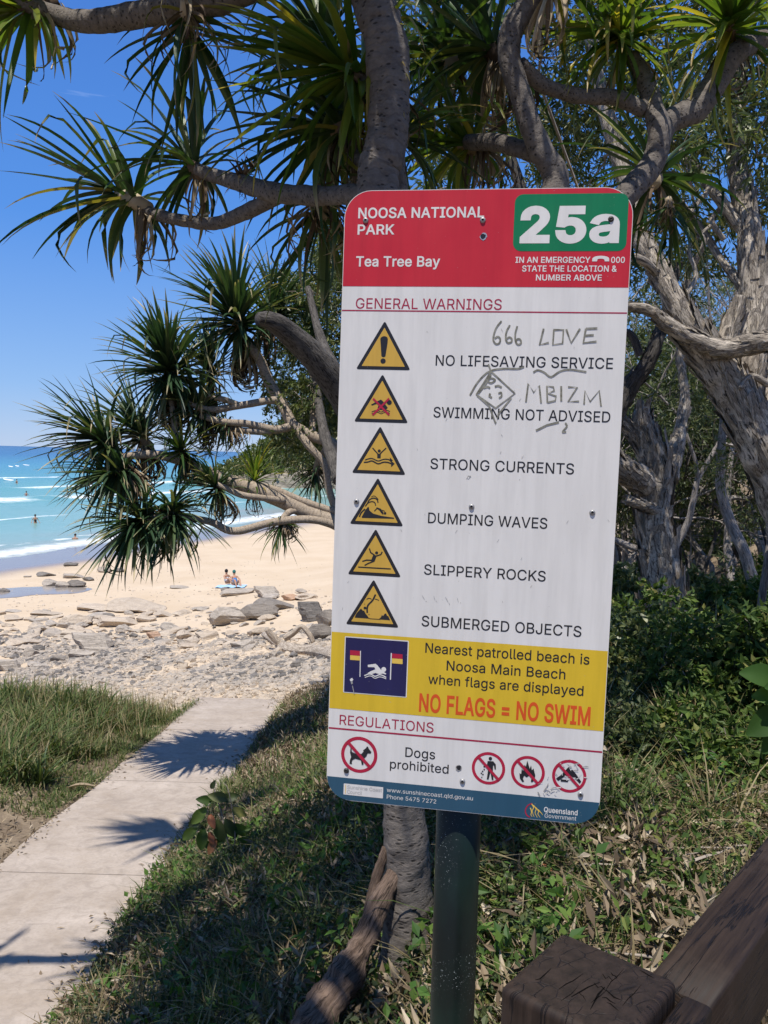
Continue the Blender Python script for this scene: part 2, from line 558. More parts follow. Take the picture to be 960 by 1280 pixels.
foam = None
for d0, w0, thr, ph in ((1.2, 2.2, .30, 0.0), (4.2, .7, .45, 2.0), (19, 1.0, .50, 1.0), (41, 3.2, .36, 0.0), (50, 1.5, .5, 1.2), (71, 2.4, .44, 2.0), (103, 2.6, .5, 4.0)):
    wob = t.math('ADD', t.math('MULTIPLY', t.math('SINE', t.math('ADD', t.math('MULTIPLY', al, .03), ph)), 3.0 if d0 > 10 else 1.0),
                 t.math('MULTIPLY', t.math('SUBTRACT', n_mid, .5), 5.0 if d0 > 10 else 2.2))
    dd = t.math('ABSOLUTE', t.math('SUBTRACT', t.math('SUBTRACT', off, d0), wob))
    band = t.ramp(t.math('DIVIDE', dd, w0), [(.15, 1.0), (1.0, 0.0)])
    brk = t.ramp(t.noise(.045 if d0 > 10 else .3, 3, .5, t.pos((1, 1, 1 + d0 * .01))), [(thr, 0.0), (thr + .07, 1.0)]) if d0 > 2 else None
    f1 = band if brk is None else t.math('MULTIPLY', band, brk)
    foam = f1 if foam is None else t.math('MAXIMUM', foam, f1)
foam = t.math('MULTIPLY', foam, t.ramp(n_f, [(.3, .1), (.58, 1.0)]))
t.base(t.mix(foam, col, (.85, .87, .88)))
t.l(t.ramp(foam, [(0, .24), (1, .8)]), t.p.inputs['Roughness'])
w = t.bump(t.noise(1.6, 4, .6, t.pos((1, 1.6, 1))), .35, .12)
tag(link('sea', me, None, t.m), kind='structure')

# shallow water lying in a hollow of the beach, and the sky-bright film round it
def puddle(cx, cy, rx, ry, rot, seed):
    r = np.random.default_rng(seed); mb = MB()
    zc = min(H(cx + rx * math.cos(a) * .0, cy + ry * math.sin(a) * .0) for a in (0, 1))
    a = np.linspace(0, 2 * PI, 60, endpoint=False)
    rad = 1 + .18 * np.sin(2 * a + 1) + .1 * np.sin(5 * a + seed) + .05 * np.sin(9 * a)
    px_ = rx * rad * np.cos(a); py_ = ry * rad * np.sin(a)
    xx = cx + px_ * math.cos(rot) - py_ * math.sin(rot); yy = cy + px_ * math.sin(rot) + py_ * math.cos(rot)
    zz = height(xx, yy) + .012
    vs = [(cx, cy, H(cx, cy) + .03)] + list(zip(xx, yy, zz))
    for f_ in (.75, .5, .25):
        X_ = cx + (xx - cx) * f_; Y_ = cy + (yy - cy) * f_
        vs += list(zip(X_, Y_, height(X_, Y_) + .03))
    n = 60; F = []
    rings = [1, 1 + n, 1 + 2 * n, 1 + 3 * n]
    for a0, b0 in zip(rings, rings[1:]):
        for j in range(n): F.append((a0 + j, a0 + (j + 1) % n, b0 + (j + 1) % n, b0 + j))
    for j in range(n): F.append((rings[-1] + j, rings[-1] + (j + 1) % n, 0))
    mb.add(vs, F)
    t_ = bpy.data.materials.get('pool_water')
    if t_ is None:
        q = NT('pool_water'); q.set(.18, .4); q.base((.3, .26, .22)); q.bump(q.noise(3, 3, .5, q.pos()), .08, .02); t_ = q.m
    tag(mb.build('tide_pool', t_), kind='structure')
g = ground(10, 742); puddle(g.x, g.y, 3.4, 2.2, .15, 3)

# ------------------------------------------------------------------ headland across the bay
hx = np.linspace(-70, 170, 150); hy = np.linspace(0, 1, 60)
A, B = np.meshgrid(hx, hy)
front = 188 + .10 * (A + 20) + 5 * np.sin(A * .11) + 3 * np.sin(A * .31)
prof = 26 * ss(-50, -18, A) * (.85 + .15 * np.sin(A * .09 + 1)) + 6 * ss(0, 60, A)
Yh = front + B * 55
rise = ss(0, .03, B) * .22 + .78 * ss(.03, .75, B)
Z = SEA - .5 + prof * rise
PP = np.stack([A, Yh, Z], -1)
Z = Z + (.7 * vnoise(PP, .22, 1) + .45 * vnoise(PP, .8, 2)) * ss(0, .02, B) * ss(-50, -35, A)
V = np.stack([A, Yh, Z], -1).reshape(-1, 3)
k = (np.arange(59)[:, None] * 150 + np.arange(149)[None]).ravel()
F = np.stack([k, k + 1, k + 151, k + 150], -1)
t = NT('headland'); t.set(.9, .2)
zz = t.n('SeparateXYZ'); t.l(t.n('NewGeometry').outputs['Position'], zz.inputs[0])
rock = t.mix(t.ramp(t.noise(.6, 6, .7, t.pos((1, 1, 4))), [(.35, 0.0), (.65, 1.0)]), (.09, .08, .065), (.36, .31, .24))
t.base(t.mix(t.ramp(t.math('ADD', zz.outputs[2], t.math('MULTIPLY', t.noise(.2, 4, .6, t.pos()), 2.0)), [(0, 0.0)] + [(1, 1.0)]), rock, (.06, .08, .035)))
M['headland'] = t.m
headland = tag(link('headland', fast_mesh('headland', V, F, True), None, t.m), kind='structure')


# ------------------------------------------------------------------ leaf cards
def cards(C, D, N, L, Wd, fold=.18):
    """Folded rhombus leaves. C base points, D directions, N leaf normals, L lengths, Wd widths."""
    D = D / (np.linalg.norm(D, axis=1)[:, None] + 1e-9)
    S = np.cross(D, N); S /= np.linalg.norm(S, axis=1)[:, None] + 1e-9
    N2 = np.cross(S, D)
    L = L[:, None]; Wd = Wd[:, None]
    v = np.stack([C, C + D * L * .45 + S * Wd * .5 + N2 * Wd * fold, C + D * L - N2 * L * .12, C + D * L * .45 - S * Wd * .5 + N2 * Wd * fold], 1)
    n = len(C)
    return v.reshape(-1, 3), np.arange(4 * n).reshape(n, 4)


def rdir(n, r, up=0.0):
    d = r.normal(size=(n, 3)); d[:, 2] += up
    return d / np.linalg.norm(d, axis=1)[:, None]


def clumps(centers, radii, per, L, Wd, r, droop=-.3, shell=.6, lenvar=.35):
    """Leaves spread in many small tufts round each clump centre."""
    Cs, Ds = [], []
    for c, R0 in zip(centers, radii):
        nt2 = max(3, per // 9)
        td = rdir(nt2, r); tr = r.uniform(shell, 1.0, nt2) ** .7
        tp = np.asarray(c) + td * (R0 * tr)[:, None] * np.array([1, 1, .8])
        idx = r.integers(0, nt2, per)
        # leaves sit along a short twig that points outwards
        s = r.uniform(-.45, .25, per)[:, None] * R0
        base = tp[idx] + td[idx] * s + r.normal(size=(per, 3)) * R0 * .05
        dd = td[idx] * .8 + rdir(per, r) * .9 + np.array([0, 0, droop])
        Cs.append(base); Ds.append(dd)
    C = np.vstack(Cs); D = np.vstack(Ds); n = len(C)
    Lr = L * r.uniform(1 - lenvar, 1 + lenvar, n); Wr = Wd * Lr / L * r.uniform(.8, 1.2, n)
    return cards(C, D, rdir(n, r, .6), Lr, Wr)


def grow(mb, nodes, radii, targets, r, wig=.12, tipr=.004, seg=5, k=1.0, step=3):
    """Join each target to the nearest node of the skeleton with a crooked twig."""
    nodes = [np.asarray(p, float) for p in nodes]; rad = list(radii)
    N = np.array(nodes); Rd = np.array(rad)
    left = [np.asarray(t_, float) for t_ in targets]
    order = np.argsort([np.min(np.linalg.norm(N - t_, axis=1)) for t_ in left])
    for oi in order:
        t_ = left[oi]
        dist = np.linalg.norm(N - t_, axis=1)
        i = int(np.argmin(dist + .15 * (Rd < tipr * 1.2)))
        a = N[i]; L = dist[i]
        if L < .02: continue
        n = max(3, min(7, int(L / .15) + 2))
        s = np.linspace(0, 1, n)[:, None]
        P = a * (1 - s) + t_ * s
        P[1:-1] += r.normal(size=(n - 2, 3)) * wig * L * .5
        P[1:-1, 2] += .1 * L * np.sin(s[1:-1, 0] * PI)
        r0 = min(Rd[i] * .75, tipr + k * .018 * L); r1 = tipr
        rr_ = np.linspace(r0, r1, n)
        tube(mb, P, rr_, seg, cap=False)
        N = np.vstack([N, P[1:]]); Rd = np.r_[Rd, rr_[1:]]


# forest on the headland: reads as one mass
r = np.random.default_rng(21)
n = 2600
cx = r.uniform(-50, 120, n); cb = r.uniform(.05, .8, n) ** 1.1
cy = 188 + .10 * (cx + 20) + 5 * np.sin(cx * .11) + 3 * np.sin(cx * .31) + cb * 55
pr = 26 * ss(-50, -18, cx) * (.85 + .15 * np.sin(cx * .09 + 1)) + 6 * ss(0, 60, cx)
cz = SEA - .5 + pr * (ss(0, .03, cb) * .22 + .78 * ss(.03, .75, cb)) + r.uniform(.2, 1.6, n)
keep = pr > 1.2
Vc, Fc = clumps(np.c_[cx, cy, cz][keep], r.uniform(1.0, 2.4, keep.sum()), 26, .9, .55, r, .2)
tag(link('headland_forest', fast_mesh('headland_forest', Vc, Fc), None, M['gum_leaf']), kind='stuff')

# ------------------------------------------------------------------ concrete path, slab by slab
t = NT('concrete'); t.set(.88, .25)
P0 = t.pos()
n1 = t.noise(2.2, 7, .65, P0); n2 = t.noise(38, 5, .7, P0); n3 = t.noise(6.5, 5, .6, P0, 1.2)
c = t.mix(t.ramp(n1, [(.35, 0.0), (.68, 1.0)]), (.37, .305, .245), (.49, .415, .345))
c = t.mix(t.ramp(n3, [(.48, 0.0), (.66, .5)]), c, (.29, .24, .195))
c = t.mix(t.ramp(t.noise(.9, 6, .7, P0, .6), [(.5, 0.0), (.64, .45)]), c, (.33, .26, .19))
c = t.mix(t.ramp(n2, [(.3, .28), (.55, 0.0)]), c, (.2, .17, .14))
t.base(c); t.bump(t.math('ADD', n2, t.math('MULTIPLY', n3, .6)), .3, .006)
M['concrete'] = t.m
path = tag(link('path', bpy.data.meshes.new('path'), None, t.m), kind='structure')
ys = [1.2, 2.7, 4.15, 5.63, 7.1, 8.55, 10.0, 11.45, 12.9, 14.35, 15.75]
r = np.random.default_rng(4)
for y0, y1 in zip(ys, ys[1:]):
    mb = MB(); g = .0035
    a0, a1 = y0 + g, y1 - g
    n = 8
    rows = []
    for i in range(n + 1):
        yy = a0 + (a1 - a0) * i / n
        le = PX0 + .025 * math.sin(yy * 2.1) + (-.12 * ss(13, 15.6, yy)); ri = PX1 + .02 * math.sin(yy * 1.7 + 1) + .16 * ss(8, 12, yy) - .22 * ss(12.5, 15.7, yy)
        rows.append((le, ri, yy, zpath(yy)))
    dz = r.uniform(-.003, .003)
    prof = []
    for le, ri, yy, zz in rows:
        b = .012
        prof.append([(le, yy, zz - .12), (le, yy, zz - b + dz), (le + b, yy, zz + dz), (ri - b, yy, zz + dz), (ri, yy, zz - b + dz), (ri, yy, zz - .12)])
    V_ = np.array(prof).reshape(-1, 3); F_ = []
    for i in range(n):
        for j in range(5):
            k = i * 6 + j; F_.append((k, k + 1, k + 7, k + 6))
    F_.append(tuple(range(5, -1, -1))); F_.append(tuple(n * 6 + q for q in range(6)))
    mb.add(V_, F_)
    mb.build('slab', M['concrete'], path, smooth=False)
# dark earth showing in the joints
mb = MB()
V_ = []
for yy in np.linspace(1.2, 15.7, 40):
    V_ += [(PX0 + .02, yy, zpath(yy) - .03), (PX1 - .02 + .1 * float(ss(8, 12, yy)) - .2 * float(ss(12.5, 15.7, yy)), yy, zpath(yy) - .009)]
mb.add(V_, [(2 * i, 2 * i + 1, 2 * i + 3, 2 * i + 2) for i in range(39)])
mb.build('bedding', M['ground'], path)

